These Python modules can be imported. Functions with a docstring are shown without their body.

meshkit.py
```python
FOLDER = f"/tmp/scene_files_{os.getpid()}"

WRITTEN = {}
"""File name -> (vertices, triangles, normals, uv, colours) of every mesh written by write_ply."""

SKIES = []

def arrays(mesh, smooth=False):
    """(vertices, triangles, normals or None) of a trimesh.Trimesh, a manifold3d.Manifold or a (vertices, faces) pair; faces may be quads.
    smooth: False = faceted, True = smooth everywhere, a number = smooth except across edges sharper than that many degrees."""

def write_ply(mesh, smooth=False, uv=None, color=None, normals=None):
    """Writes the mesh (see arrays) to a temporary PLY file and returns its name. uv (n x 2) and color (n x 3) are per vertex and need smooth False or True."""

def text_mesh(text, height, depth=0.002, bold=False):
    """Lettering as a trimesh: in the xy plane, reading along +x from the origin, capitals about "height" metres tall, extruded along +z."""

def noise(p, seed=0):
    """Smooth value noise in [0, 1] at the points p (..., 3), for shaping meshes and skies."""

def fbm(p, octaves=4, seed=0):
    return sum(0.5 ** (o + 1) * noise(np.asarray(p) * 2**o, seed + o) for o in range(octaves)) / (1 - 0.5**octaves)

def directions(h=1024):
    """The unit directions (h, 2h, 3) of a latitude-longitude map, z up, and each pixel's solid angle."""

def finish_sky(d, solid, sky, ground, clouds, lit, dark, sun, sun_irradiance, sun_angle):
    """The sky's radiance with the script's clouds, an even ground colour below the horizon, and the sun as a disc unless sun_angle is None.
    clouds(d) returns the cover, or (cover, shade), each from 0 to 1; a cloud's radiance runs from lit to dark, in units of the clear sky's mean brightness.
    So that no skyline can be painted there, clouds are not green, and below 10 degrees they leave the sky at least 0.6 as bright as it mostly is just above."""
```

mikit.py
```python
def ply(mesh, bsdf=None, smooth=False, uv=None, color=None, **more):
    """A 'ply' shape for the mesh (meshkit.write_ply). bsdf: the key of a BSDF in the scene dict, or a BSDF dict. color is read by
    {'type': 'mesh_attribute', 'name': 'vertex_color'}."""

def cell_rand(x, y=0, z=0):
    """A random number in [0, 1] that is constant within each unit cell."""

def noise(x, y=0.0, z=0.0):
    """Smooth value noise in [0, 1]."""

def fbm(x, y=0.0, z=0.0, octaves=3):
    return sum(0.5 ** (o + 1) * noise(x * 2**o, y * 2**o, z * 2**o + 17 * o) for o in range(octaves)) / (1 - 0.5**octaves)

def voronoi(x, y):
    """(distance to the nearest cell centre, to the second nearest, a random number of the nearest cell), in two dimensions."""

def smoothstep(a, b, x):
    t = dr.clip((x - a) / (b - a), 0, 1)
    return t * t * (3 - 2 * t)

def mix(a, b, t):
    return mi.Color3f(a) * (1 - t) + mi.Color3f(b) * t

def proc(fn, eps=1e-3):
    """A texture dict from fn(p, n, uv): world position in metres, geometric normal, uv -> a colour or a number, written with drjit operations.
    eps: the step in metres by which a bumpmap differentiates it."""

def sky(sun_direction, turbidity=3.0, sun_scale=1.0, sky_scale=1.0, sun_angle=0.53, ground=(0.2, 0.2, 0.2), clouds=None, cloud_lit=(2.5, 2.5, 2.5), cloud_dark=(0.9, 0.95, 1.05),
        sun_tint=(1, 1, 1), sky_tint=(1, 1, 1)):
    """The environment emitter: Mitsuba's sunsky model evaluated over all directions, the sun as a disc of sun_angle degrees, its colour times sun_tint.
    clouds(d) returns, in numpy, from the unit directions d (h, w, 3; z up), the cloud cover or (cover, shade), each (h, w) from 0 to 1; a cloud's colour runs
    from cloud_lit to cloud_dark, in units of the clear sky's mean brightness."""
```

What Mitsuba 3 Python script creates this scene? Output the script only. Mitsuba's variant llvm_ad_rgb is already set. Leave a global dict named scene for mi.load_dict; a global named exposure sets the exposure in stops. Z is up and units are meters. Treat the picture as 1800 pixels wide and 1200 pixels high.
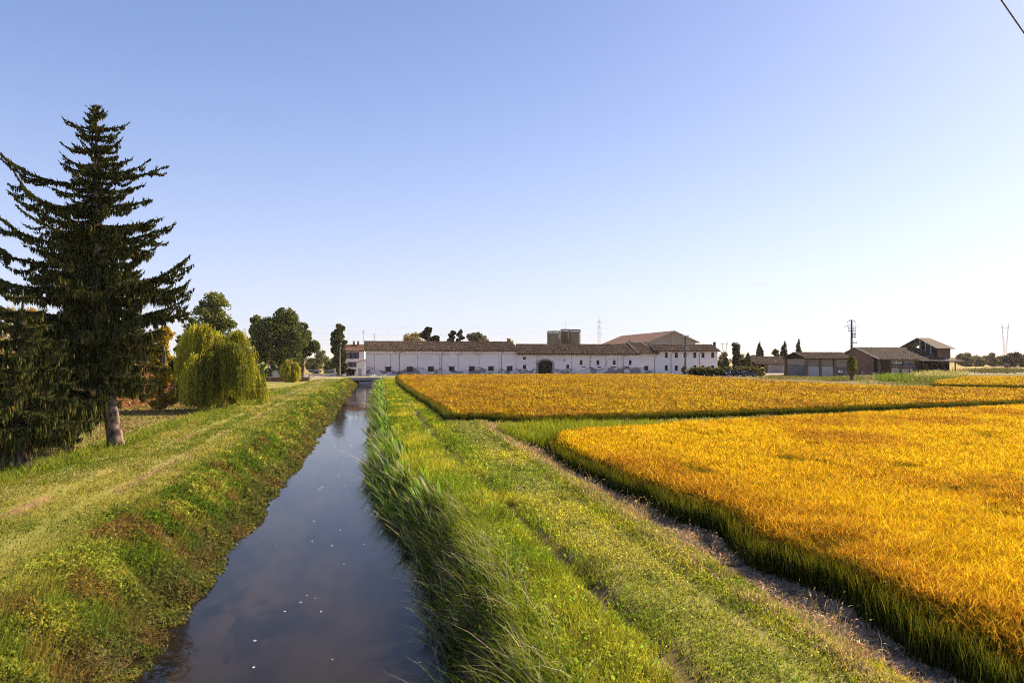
import math
import numpy as np
import trimesh
import shapely
import manifold3d as m3
import drjit as dr
import mitsuba as mi
import mikit
import meshkit
from mikit import proc, noise, fbm, cell_rand, smoothstep, mix

T = mi.ScalarTransform4f
rng = np.random.default_rng(7)

# ---------------------------------------------------------------- camera, sky, exposure
# World: x runs across the canal (to the right), y runs along the canal (away), z up, metres. The eye hangs 4.5 m above the bank.
EYE = np.array([0.0, 0.0, 4.5])
YAW = math.atan(0.1925)                       # the view is turned this much to the right of the canal's line
FWD = np.array([math.sin(YAW), math.cos(YAW)])
RGT = np.array([math.cos(YAW), -math.sin(YAW)])
HZ, FOC = 631.0, 1200.0                       # horizon row and focal length of the 1800 x 1200 photograph
camera = {
    'type': 'perspective', 'fov_axis': 'x', 'fov': math.degrees(2 * math.atan(900 / FOC)),
    'near_clip': 0.1, 'far_clip': 20000.0, 'principal_point_offset_y': -(HZ - 600.0) / 1200.0,
    'to_world': T().look_at(origin=EYE.tolist(), target=[FWD[0], FWD[1], 4.5], up=[0, 0, 1]),
}
SUN_AZ, SUN_EL = math.radians(69.0), math.radians(36.0)
SUN = np.array([math.sin(SUN_AZ) * math.cos(SUN_EL), math.cos(SUN_AZ) * math.cos(SUN_EL), math.sin(SUN_EL)])


def little_cloud(d):
    """A veil of pale mist that thins upwards all round the horizon, and one thin lens-shaped cloud low over the farm sheds."""
    veil = 0.62 * np.exp(-(np.maximum(np.degrees(np.arcsin(d[..., 2])), 0) / 10.0) ** 1.2)
    az = np.arctan2(d[..., 0], d[..., 1]) - (YAW + math.atan(437 / FOC))
    el = np.arcsin(d[..., 2]) - math.atan(132 / math.hypot(FOC, 437))
    r = (az / 0.0125) ** 2 + (el / 0.0030) ** 2
    return np.maximum(veil, np.clip(1.3 - r, 0, 1) * 0.95)


scene = {'type': 'scene', 'camera': camera,
         'sky': mikit.sky(SUN.tolist(), turbidity=2.5, sun_scale=1.4, sky_scale=1.0, sky_tint=(1.06, 0.915, 1.10), ground=(0.16, 0.15, 0.07), clouds=little_cloud,
                          cloud_lit=(1.95, 1.95, 1.95), sun_tint=(1.0, 0.95, 0.86))}
exposure = 2.5
labels = {}


# ---------------------------------------------------------------- helpers
def gp(px, py, z=0.0):
    """The point of the level z that the photograph shows at (px, py)."""
    d = (EYE[2] - z) * FOC / (py - HZ)
    return FWD * d + RGT * (px - 900) / FOC * d


def at_y(px, py, y):
    """(x, z) where the sight line through (px, py) meets the upright plane at y."""
    k = y / (FWD[1] + RGT[1] * (px - 900) / FOC)
    return k * (FWD[0] + RGT[0] * (px - 900) / FOC), EYE[2] + k * (HZ - py) / FOC


def at_x(px, py, x):
    k = x / (FWD[0] + RGT[0] * (px - 900) / FOC)
    return k * (FWD[1] + RGT[1] * (px - 900) / FOC), EYE[2] + k * (HZ - py) / FOC


def depth_of(xy):
    return np.asarray(xy) @ FWD


def seen(x, y, margin=2.0, wide=0.79):
    """Which ground points lie in the view or a little outside it."""
    d = x * FWD[0] + y * FWD[1]
    s = x * RGT[0] + y * RGT[1]
    return (np.abs(s) < wide * d + margin) & (d > 4)


def numbered(key):
    if key not in scene and key not in labels and not any(k.startswith(key + '__') for k in scene):
        return key
    i = 1
    while True:
        k = f'{key}_{i:03d}'
        if k not in scene and k not in labels and not any(q.startswith(k + '__') for q in scene):
            return k
        i += 1


def thing(name, label, cat=None, group=None, kind=None):
    key = numbered(name)
    labels[key] = {'label': label}
    if cat:
        labels[key]['category'] = cat
    if group:
        labels[key]['group'] = group
    if kind:
        labels[key]['kind'] = kind
    return key


class MB:
    """Collects triangles of ONE object."""

    def __init__(s):
        s.v, s.f, s.c, s.n = [], [], [], 0

    def add(s, v, f, c=None):
        v, f = np.asarray(v, float), np.asarray(f, int)
        if f.shape[1] == 4:
            f = np.vstack([f[:, [0, 1, 2]], f[:, [0, 2, 3]]])
        s.v.append(v)
        s.f.append(f + s.n)
        if c is not None:
            s.c.append(np.broadcast_to(np.asarray(c, float), v.shape))
        s.n += len(v)
        return s

    def mesh(s, m, c=None):
        if hasattr(m, 'to_mesh'):
            q = m.to_mesh()
            return s.add(q.vert_properties[:, :3], q.tri_verts, c)
        return s.add(m.vertices, m.faces, c)

    def box(s, x0, x1, y0, y1, z0, z1, c=None):
        v = [[x, y, z] for x in (x0, x1) for y in (y0, y1) for z in (z0, z1)]
        return s.add(v, [[0, 1, 3, 2], [4, 6, 7, 5], [0, 4, 5, 1], [2, 3, 7, 6], [0, 2, 6, 4], [1, 5, 7, 3]], c)

    def bar(s, a, b, w, h=None, c=None):
        """A square bar from a to b."""
        return s.tube([a, b], [w * 0.7071, w * 0.7071], 4, c)

    def tube(s, p, r, sides=6, c=None, caps=True):
        p = np.asarray(p, float)
        r = np.broadcast_to(np.asarray(r, float), (len(p),))
        t = np.gradient(p, axis=0)
        t /= np.linalg.norm(t, axis=1, keepdims=True) + 1e-12
        a = np.cross(t, np.where(np.abs(t[:, 2:]) < 0.9, [0, 0, 1.0], [1.0, 0, 0]))
        a /= np.linalg.norm(a, axis=1, keepdims=True) + 1e-12
        b = np.cross(t, a)
        g = np.arange(sides) * 2 * np.pi / sides + np.pi / 4
        v = p[:, None] + r[:, None, None] * (np.cos(g)[None, :, None] * a[:, None] + np.sin(g)[None, :, None] * b[:, None])
        i, j = np.meshgrid(np.arange(len(p) - 1), np.arange(sides), indexing='ij')
        q = np.stack([i * sides + j, i * sides + (j + 1) % sides, (i + 1) * sides + (j + 1) % sides, (i + 1) * sides + j], -1).reshape(-1, 4)
        f = np.vstack([q[:, [0, 1, 2]], q[:, [0, 2, 3]]])
        v = v.reshape(-1, 3)
        if caps:
            e = (len(p) - 1) * sides
            k = np.arange(1, sides - 1)
            f = np.vstack([f, np.stack([k * 0, k + 1, k], 1), np.stack([k * 0 + e, e + k, e + k + 1], 1)])
        return s.add(v, f, c)

    def out(s, key, bsdf, smooth=False, label=None, kind=None, raw=False):
        key = numbered(key)
        v, f = np.vstack(s.v), np.vstack(s.f)
        scene[key] = mikit.ply((v, f), bsdf, smooth=smooth, color=np.vstack(s.c) if s.c else None)
        if label or kind:
            labels[key] = {k: x for k, x in (('label', label), ('kind', kind)) if x}
        return key


def part(parent, name, mb, bsdf, smooth=False, label=None, kind=None):
    return mb.out(parent + '__' + name, bsdf, smooth, label, kind)


def facade(poly, y0, y1):
    """An upright wall: the outline (x, z) with its openings, from the plane y0 (front) to y1 (back)."""
    m = trimesh.creation.extrude_polygon(poly, y1 - y0, engine='earcut')
    v = np.array(m.vertices)
    m.vertices = np.stack([v[:, 0], y1 - v[:, 2], v[:, 1]], 1)
    return m


def sidewall(poly, x0, x1):
    """An upright wall whose outline is given as (y, z), between the planes x0 and x1."""
    m = trimesh.creation.extrude_polygon(poly, x1 - x0, engine='earcut')
    v = np.array(m.vertices)
    m.vertices = np.stack([x0 + v[:, 2], v[:, 0], v[:, 1]], 1)
    return m


def rect(x0, x1, z0, z1):
    return shapely.box(x0, z0, x1, z1)


def hull(points, radii, n=10):
    parts = [m3.Manifold.sphere(r, n).translate([float(x) for x in p]) for p, r in zip(points, np.broadcast_to(radii, (len(points),)))]
    return m3.Manifold.batch_hull(parts)


def chain(points, radii, n=10):
    return m3.Manifold.batch_boolean([hull(points[i:i + 2], radii[i:i + 2], n) for i in range(len(points) - 1)], m3.OpType.Add)


def srgb(r, g, b):
    """Linear colour of an sRGB triple 0-255."""
    c = np.array([r, g, b]) / 255.0
    return np.where(c < 0.04045, c / 12.92, ((c + 0.055) / 1.055) ** 2.4)


# ---------------------------------------------------------------- materials
def rgb(*c):
    return {'type': 'rgb', 'value': [float(x) for x in c]}


VC = {'type': 'mesh_attribute', 'name': 'vertex_color'}


def matte(name, c, rough=0.8, **more):
    scene[name] = {'type': 'twosided', 'bsdf': {'type': 'principled', 'base_color': rgb(*c) if not isinstance(c, dict) else c, 'roughness': rough, 'specular': 0.3, **more}}


scene['mat_leaf'] = {'type': 'principledthin', 'base_color': VC, 'roughness': 0.5, 'diff_trans': 1.0, 'eta': 1.35}
scene['mat_gloss_leaf'] = {'type': 'principledthin', 'base_color': VC, 'roughness': 0.36, 'diff_trans': 0.75, 'eta': 1.42}
scene['mat_needle'] = {'type': 'principledthin', 'base_color': VC, 'roughness': 0.6, 'diff_trans': 0.3, 'eta': 1.3}
matte('mat_vertex', VC, 0.85)
matte('mat_white_paint', (0.72, 0.72, 0.72), 0.5)
matte('mat_dark_glass', (0.010, 0.011, 0.014), 0.25, specular=0.2)
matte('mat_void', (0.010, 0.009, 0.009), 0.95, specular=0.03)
matte('mat_dark_wood', (0.024, 0.017, 0.013), 0.85, specular=0.1)
matte('mat_stain_shade', (0.17, 0.15, 0.145), 0.9)  # stained joints, and the painted shadow strip under the cornice
matte('mat_dark_metal', (0.05, 0.045, 0.045), 0.5)
matte('mat_grey_metal', (0.33, 0.34, 0.36), 0.45, metallic=0.3)
matte('mat_faint_steel', (0.55, 0.56, 0.58), 0.5)
matte('mat_concrete', (0.33, 0.31, 0.28), 0.85)
matte('mat_blue_door', proc(lambda p, n, uv: mix((0.055, 0.075, 0.115), (0.085, 0.10, 0.135), fbm(p.x * 3, p.y * 3, p.z * 0.4)) * (0.8 + 0.2 * smoothstep(0.0, 0.12, dr.abs(dr.sin(p.x * 9 + p.y * 9))))), 0.55)
matte('mat_panel_glass', proc(lambda p, n, uv: mix((0.17, 0.15, 0.115), (0.25, 0.23, 0.18), fbm(p.x * 1.2, p.y * 1.2, p.z * 0.8))), 0.5)


def plaster_fn(p, n, uv):
    q = p.x + p.y * 0.7
    big = fbm(q * 0.22, p.z * 0.35, 3.0, 3)
    fine = fbm(q * 2.2, p.z * 3.2, 9.0, 3)
    col = mix((0.72, 0.655, 0.645), (0.86, 0.80, 0.79), 0.5 * big + 0.5 * fine)
    course = smoothstep(0.66, 0.86, fbm(q * 0.16, p.z * 2.6, 1.0, 3))          # courses of brick that print through the lime wash
    col = mix(col, (0.42, 0.36, 0.35), 0.42 * course)
    warm = smoothstep(0.45, 0.75, fbm(q * 0.45, p.z * 0.9, 21.0, 3)) * smoothstep(4.2, 6.4, p.z)
    col = mix(col, (0.58, 0.47, 0.37), 0.65 * warm)                                        # rust-brown runs under the eaves
    edge = 1.55 + 1.9 * (fbm(q * 0.33, 4.0, 0.0, 3) - 0.42) + 0.5 * (fbm(q * 1.7, p.z * 1.7, 5.0, 2) - 0.5)
    bare = smoothstep(0.10, -0.12, p.z - edge)                                                # fallen plaster at the foot of the wall
    patch = smoothstep(0.47, 0.55, fbm(q * 0.6, p.z * 0.9, 13.0, 3))
    col = mix(col, mix((0.15, 0.135, 0.135), (0.30, 0.27, 0.27), fine), bare * (0.30 + 0.70 * patch))
    line = smoothstep(0.14, 0.03, dr.abs(p.z - edge - 0.05))
    col = mix(col, (0.16, 0.14, 0.14), 0.75 * line * smoothstep(0.4, 0.6, fbm(q * 1.1, p.z, 31.0, 2)))
    return col


matte('mat_plaster', proc(plaster_fn), 0.9)
matte('mat_house_wall', proc(lambda p, n, uv: mix((0.72, 0.67, 0.665), (0.82, 0.77, 0.765), fbm(p.x * 0.5 + p.y * 0.5, p.z * 0.8, 2.0, 4))), 0.9)
matte('mat_grey_wall', proc(lambda p, n, uv: mix((0.25, 0.22, 0.20), (0.36, 0.325, 0.30), fbm(p.x * 0.4 + p.y * 0.5, p.z * 0.8, 7.0, 4))), 0.9)
matte('mat_white_block', proc(lambda p, n, uv: mix((0.34, 0.33, 0.33), (0.46, 0.45, 0.45), fbm(p.x * 0.9 + p.y, p.z * 1.2, 7.0, 4)) * (1 - 0.2 * smoothstep(0.9, 0.97, dr.sin(p.z * 31.4)))), 0.9)


def silo_fn(p, n, uv):
    c = mix((0.12, 0.103, 0.08), (0.20, 0.175, 0.14), fbm(p.x * 0.9, p.y * 0.9, p.z * 0.22, 4))
    return c * (1 - 0.28 * smoothstep(0.93, 0.985, dr.sin(p.z * 5.2)))


matte('mat_silo', proc(silo_fn), 0.9)


def brick_fn(p, n, uv):
    q = p.x + p.y
    row = dr.floor(p.z / 0.075)
    r = cell_rand(dr.floor(q / 0.26 + 0.5 * (row - 2 * dr.floor(row / 2))), row, 3)
    c = mix((0.12, 0.066, 0.046), (0.21, 0.12, 0.082), r * 0.6 + 0.4 * fbm(q * 0.5, p.z * 0.6, 0.0, 3))
    return mix(c, (0.06, 0.045, 0.04), 0.5 * smoothstep(0.55, 0.75, fbm(q * 0.35, p.z * 0.4, 8.0, 3)))


matte('mat_brick', proc(brick_fn), 0.9)


def tile_fn(p, n, uv):
    a = cell_rand(dr.floor(p.x / 0.26), dr.floor(p.y / 0.37), 1)
    b = fbm(p.x * 0.35, p.y * 0.8, 2.0, 3)
    c = mix((0.042, 0.024, 0.018), (0.125, 0.074, 0.053), dr.square(a) * 0.7 + 0.3 * b)
    c = mix(c, (0.085, 0.08, 0.05), 0.6 * smoothstep(0.5, 0.72, fbm(p.x * 0.6, p.y * 0.6, 9.0, 3)))    # lichen
    return mix(c, (0.21, 0.16, 0.125), smoothstep(0.94, 0.97, a))                                       # a few replaced tiles


matte('mat_roof_tile', proc(tile_fn), 0.85)
matte('mat_red_roof', proc(lambda p, n, uv: mix((0.155, 0.085, 0.06), (0.23, 0.13, 0.09), fbm(p.x * 0.5, p.y * 0.2, 1.0, 4))), 0.85)
matte('mat_dark_roof', proc(lambda p, n, uv: mix((0.027, 0.020, 0.019), (0.068, 0.050, 0.045), fbm(p.x * 0.6, p.y * 0.25, 1.0, 4)) * (0.8 + 0.2 * smoothstep(-0.4, 0.4, dr.sin(p.x * 12.0)))), 0.8)
matte('mat_bark', proc(lambda p, n, uv: mix((0.035, 0.026, 0.022), (0.24, 0.18, 0.15), smoothstep(0.3, 0.7, fbm(p.x * 8 + 1.5 * fbm(p.z * 3.0), p.y * 8, p.z * 3.2, 4)))), 0.95)
matte('mat_pole_wood', proc(lambda p, n, uv: mix((0.06, 0.05, 0.045), (0.14, 0.115, 0.10), fbm(p.x * 8, p.y * 8, p.z * 0.7, 3))), 0.9)
matte('mat_car_paint', (0.014, 0.022, 0.06), 0.2, clearcoat=1.0, clearcoat_gloss=0.9)
matte('mat_tyre', (0.02, 0.02, 0.02), 0.9)

# ---------------------------------------------------------------- the lie of the land
U_END = 163.0                                     # the canal runs under the road here


def sstep(a, b, x):
    t = np.clip((np.asarray(x, float) - a) / (b - a), 0, 1)
    return t * t * (3 - 2 * t)


def wob(u, s, seed):
    u = np.asarray(u, float)
    return meshkit.fbm(np.stack([u * s, u * 0 + seed, u * 0], -1), 3, seed) - 0.5


def edge_l(u):
    return -4.75 - 0.75 * sstep(20, 110, u) + 0.75 * wob(u, 0.35, 3) + 0.35 * wob(u, 1.3, 13)


def edge_r(u):
    return 1.25 - 1.45 * sstep(17, 34, u) - 0.75 * sstep(34, 100, u) + 0.45 * wob(u, 0.35, 5) + 0.3 * wob(u, 1.2, 15)


WATER_Z = -1.3


def ground_z(x, y):
    x, y = np.broadcast_arrays(np.asarray(x, float), np.asarray(y, float))
    L, R = edge_l(y), edge_r(y)
    far = sstep(48, 66, y)
    drop = -0.45 * (1 - 0.6 * sstep(100, 160, y))
    knots = [(x * 0 - 1e5, drop), (x * 0 - 20, drop), (x * 0 - 16.5, drop), (x * 0 - 14.6, drop * 0.75), (x * 0 - 12.9, 0.0), (L - 2.6, 0.0), (L - 1.5, -0.28), (L - 0.15, -1.22),
             (L + 0.7, -1.9), (R - 0.7, -1.9), (R + 0.1, -1.28), (R + 0.9, -0.25), (R + 1.8, 0.03), (x * 0 + 6.9, 0.02), (x * 0 + 7.5, -0.24 * (1 - sstep(41, 45, y))), (x * 0 + 8.4, -0.24 * (1 - sstep(41, 45, y))),
             (x * 0 + 9.6, -0.08), (x * 0 + 1e5, -0.08)]
    z = np.zeros_like(x)
    for (a, za), (b, zb) in zip(knots[:-1], knots[1:]):
        m = (x >= a) & (x < b)
        t = np.where(m, (x - a) / np.maximum(b - a, 1e-6), 0)
        t = t * t * (3 - 2 * t) if False else t
        z = np.where(m, za + (zb - za) * t, z)
    chan = (x > L - 2.6) & (x < R + 1.8)
    z = np.where(chan, z * (1 - sstep(U_END + 0.3, U_END + 1.2, y)), z)
    rut = (1.7 * np.exp(-((x - rut_1(y)) / 0.26) ** 2) + 0.7 * np.exp(-((x - 6.1) / 0.25) ** 2)) * (y < 70)
    near = (y < 120) & (np.abs(x) < 40)
    bump = np.where(near, meshkit.fbm(np.stack([x * 0.9, y * 0.9, x * 0], -1), 3, 11) - 0.5, 0)
    return z + bump * 0.13 - rut * 0.10 * (0.4 + 1.2 * meshkit.noise(np.stack([y * 0.5, x * 0, x * 0], -1), 4))


def rut_1(y):
    return np.interp(y, [8, 12, 18, 27, 39, 55], [4.3, 4.2, 3.95, 3.55, 3.15, 2.9])


def lines(*runs):
    out = []
    for a, b, n in runs:
        out.append(np.linspace(a, b, n, endpoint=False))
    return np.concatenate(out)


gx = lines((-6000, -400, 12), (-400, -60, 16), (-60, -18, 30), (-18, 12, 150), (12, 40, 24), (40, 220, 36), (220, 800, 12), (800, 6001, 10))
gy = lines((-3000, -60, 8), (-60, 4, 24), (4, 40, 130), (40, 90, 90), (90, 150, 60), (150, 170, 60), (170, 260, 40), (260, 800, 30), (800, 8001, 24))
XX, YY = np.meshgrid(gx, gy, indexing='ij')
ZZ = ground_z(XX, YY)
ni, nj = XX.shape
I, J = np.meshgrid(np.arange(ni - 1), np.arange(nj - 1), indexing='ij')
q = np.stack([I * nj + J, (I + 1) * nj + J, (I + 1) * nj + J + 1, I * nj + J + 1], -1).reshape(-1, 4)


def ground_fn(p, n, uv):
    x, y, z = p.x, p.y, p.z
    big = fbm(x * 0.25, y * 0.25, 1.0, 3)
    fine = fbm(x * 3.1, y * 3.1, 2.0, 3)
    grass = mix((0.11, 0.125, 0.02), (0.23, 0.215, 0.045), 0.5 * big + 0.5 * fine)
    dry = mix((0.20, 0.17, 0.07), (0.30, 0.25, 0.12), fine)
    col = mix(grass, dry, 0.55 * smoothstep(0.48, 0.7, fbm(x * 0.5, y * 0.22, 7.0, 3)))
    earth = mix((0.13, 0.075, 0.042), (0.25, 0.155, 0.09), fine)
    # worn wheel tracks on the left bank
    wx = x + 0.6 * (fbm(y * 0.12, 3.0, 0.0, 2) - 0.5)
    t1 = dr.minimum(dr.abs(wx + 8.75 + 0.022 * (y - 18)), dr.abs(wx + 10.9 + 0.012 * (y - 40)))
    track = smoothstep(0.42, 0.12, t1) * smoothstep(0.48, 0.62, fbm(x * 0.9, y * 0.3, 5.0, 3)) * smoothstep(4.0, 10.0, y)
    col = mix(col, earth, 0.9 * track)
    # rut on the right-hand path
    rx = dr.select(y < 27, 3.55 + (27 - y) * 0.044, 3.55 - (y - 27) * 0.033)
    rut = smoothstep(0.42, 0.15, dr.abs(x - rx)) * smoothstep(0.36, 0.55, fbm(x * 0.6, y * 0.4, 8.0, 3)) * smoothstep(60.0, 45.0, y)
    col = mix(col, (0.085, 0.065, 0.03), 0.85 * rut)
    # banks and canal bed
    col = mix(col, mix((0.045, 0.03, 0.018), (0.11, 0.07, 0.038), fine), smoothstep(-0.12, -0.4, z) * smoothstep(-12.0, -9.0, x) * smoothstep(7.0, 6.5, x))
    # the dry ditch and the soil under the rice
    soil = mix((0.045, 0.035, 0.026), (0.30, 0.225, 0.15), dr.square(fbm(x * 5.0, y * 5.0, 3.0, 4)) * 1.6)
    col = mix(col, soil, smoothstep(6.9, 7.5, x) * smoothstep(45.0, 41.0, y))
    ric = smoothstep(8.0, 8.6, x) * smoothstep(180.0, 170.0, y)
    col = mix(col, (0.16, 0.12, 0.03), ric * smoothstep(41.0, 45.0, y))
    # meadow on the left under the trees: dead leaves
    leaf = smoothstep(-15.0, -18.0, x) * smoothstep(120.0, 100.0, y)
    col = mix(col, mix((0.13, 0.08, 0.035), (0.16, 0.17, 0.035), fbm(x * 0.7, y * 0.7, 4.0, 3)), 0.9 * leaf)
    # the farm road and yard: pale gravel
    grav = mix((0.24, 0.21, 0.175), (0.36, 0.32, 0.27), fine)
    yard = smoothstep(180.5, 182.0, y) * smoothstep(215.0, 210.0, y) * smoothstep(-45.0, -40.0, x)
    yard = dr.maximum(yard, smoothstep(163.8, 164.6, y) * smoothstep(171.0, 170.0, y) * smoothstep(76.0, 70.0, x) * smoothstep(-40.0, -36.0, x))
    col = mix(col, grav, yard)
    # the plain beyond: stubble and ripe fields in strips
    plain = smoothstep(215.0, 235.0, y)
    strip = cell_rand(dr.floor(y / 90.0), dr.floor(x / 260.0), 5)
    col = mix(col, mix((0.36, 0.25, 0.05), (0.40, 0.30, 0.12), strip) * (0.8 + 0.4 * big), plain * smoothstep(-60.0, 20.0, x))
    return col


matte('mat_ground', proc(ground_fn), 0.95)
scene['ground'] = mikit.ply((np.stack([XX, YY, ZZ], -1).reshape(-1, 3), q), 'mat_ground', smooth=True)
labels['ground'] = {'label': 'grassy banks, canal bed and farm plain reaching to the horizon', 'kind': 'structure', 'category': 'ground'}


def water_fn(p, n, uv):
    a = fbm(p.x * 0.7, p.y * 0.16, 1.0, 4)
    b = fbm(p.x * 1.6 + 3 * a, p.y * 0.9, 5.0, 3)
    c = mix((0.006, 0.006, 0.006), (0.031, 0.0225, 0.0105), smoothstep(0.20, 0.78, a + 0.10 * smoothstep(22.0, 10.0, p.y) - 0.05 * smoothstep(-3.0, 0.0, p.x)))      # silt
    return mix(c, (0.004, 0.005, 0.004), 0.75 * smoothstep(0.46, 0.70, b) * smoothstep(30.0, 12.0, p.y) * smoothstep(0.0, -3.0, p.x))                    # weed beds and weed shadow, painted as dark patches


def ripple_fn(p, n, uv):
    w = 0.004 * fbm(p.x * 3.0, p.y * 2.2, 0.0, 3) + 0.0012 * fbm(p.x * 13.0, p.y * 11.0, 4.0, 2)
    calm = smoothstep(0.25, 0.75, fbm(p.x * 0.35, p.y * 0.16, 9.0, 2))
    return w * (0.35 + 1.5 * calm)


scene['mat_water'] = {'type': 'bumpmap', 'arbitrary': proc(ripple_fn, eps=0.02), 'scale': 1.0,
                      'bsdf': {'type': 'plastic', 'int_ior': 1.333, 'diffuse_reflectance': proc(water_fn), 'specular_reflectance': 0.85, 'nonlinear': False}}
wy = np.linspace(-40, U_END + 0.2, 220)
wl, wr = edge_l(wy) - 0.4, edge_r(wy) + 0.4
wv = np.stack([np.stack([wl, wy, wy * 0 + WATER_Z], -1), np.stack([wr, wy, wy * 0 + WATER_Z], -1)], 1).reshape(-1, 3)
k = np.arange(len(wy) - 1) * 2
scene['water'] = mikit.ply((wv, np.stack([k, k + 1, k + 3, k + 2], 1)), 'mat_water')
labels['water'] = {'label': 'still dark canal water mirroring the blue sky', 'kind': 'structure', 'category': 'water'}


# ---------------------------------------------------------------- grass, crops and weeds
def blades(P, h, w, az, lean, c0, c1, seg=1, droop=0.0, power=1.6):
    """One tapering blade per row of P, standing h tall, its tip leaning lean*h towards az. Returns (vertices, triangles, colours)."""
    n = len(P)
    h, w, az, lean, droop = (np.broadcast_to(np.asarray(a, float), (n,)) for a in (h, w, az, lean, droop))
    c0, c1 = np.broadcast_to(c0, (n, 3)), np.broadcast_to(c1, (n, 3))
    d = np.stack([np.cos(az), np.sin(az), az * 0], -1)
    a2 = rng.uniform(0, 2 * np.pi, n)
    s = np.stack([np.cos(a2), np.sin(a2), a2 * 0], -1)
    V, C = [], []
    for k in range(seg + 1):
        t = k / seg
        p = P + d * (lean * h * t ** power)[:, None]
        p[:, 2] += h * (t - droop * t ** 3)
        ww = (w * (1 - t) ** 0.7 * 0.5)[:, None]
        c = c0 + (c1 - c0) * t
        if k < seg:
            V += [p - s * ww, p + s * ww]
            C += [c, c]
        else:
            V.append(p)
            C.append(c)
    m = 2 * seg + 1
    V, C = np.stack(V, 1).reshape(-1, 3), np.stack(C, 1).reshape(-1, 3)
    f = []
    for k in range(seg - 1):
        f += [[2 * k, 2 * k + 1, 2 * k + 3], [2 * k, 2 * k + 3, 2 * k + 2]]
    f.append([2 * seg - 2, 2 * seg - 1, 2 * seg])
    F = (np.arange(n) * m)[:, None, None] + np.array(f)[None]
    return V, F.reshape(-1, 3), C


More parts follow.
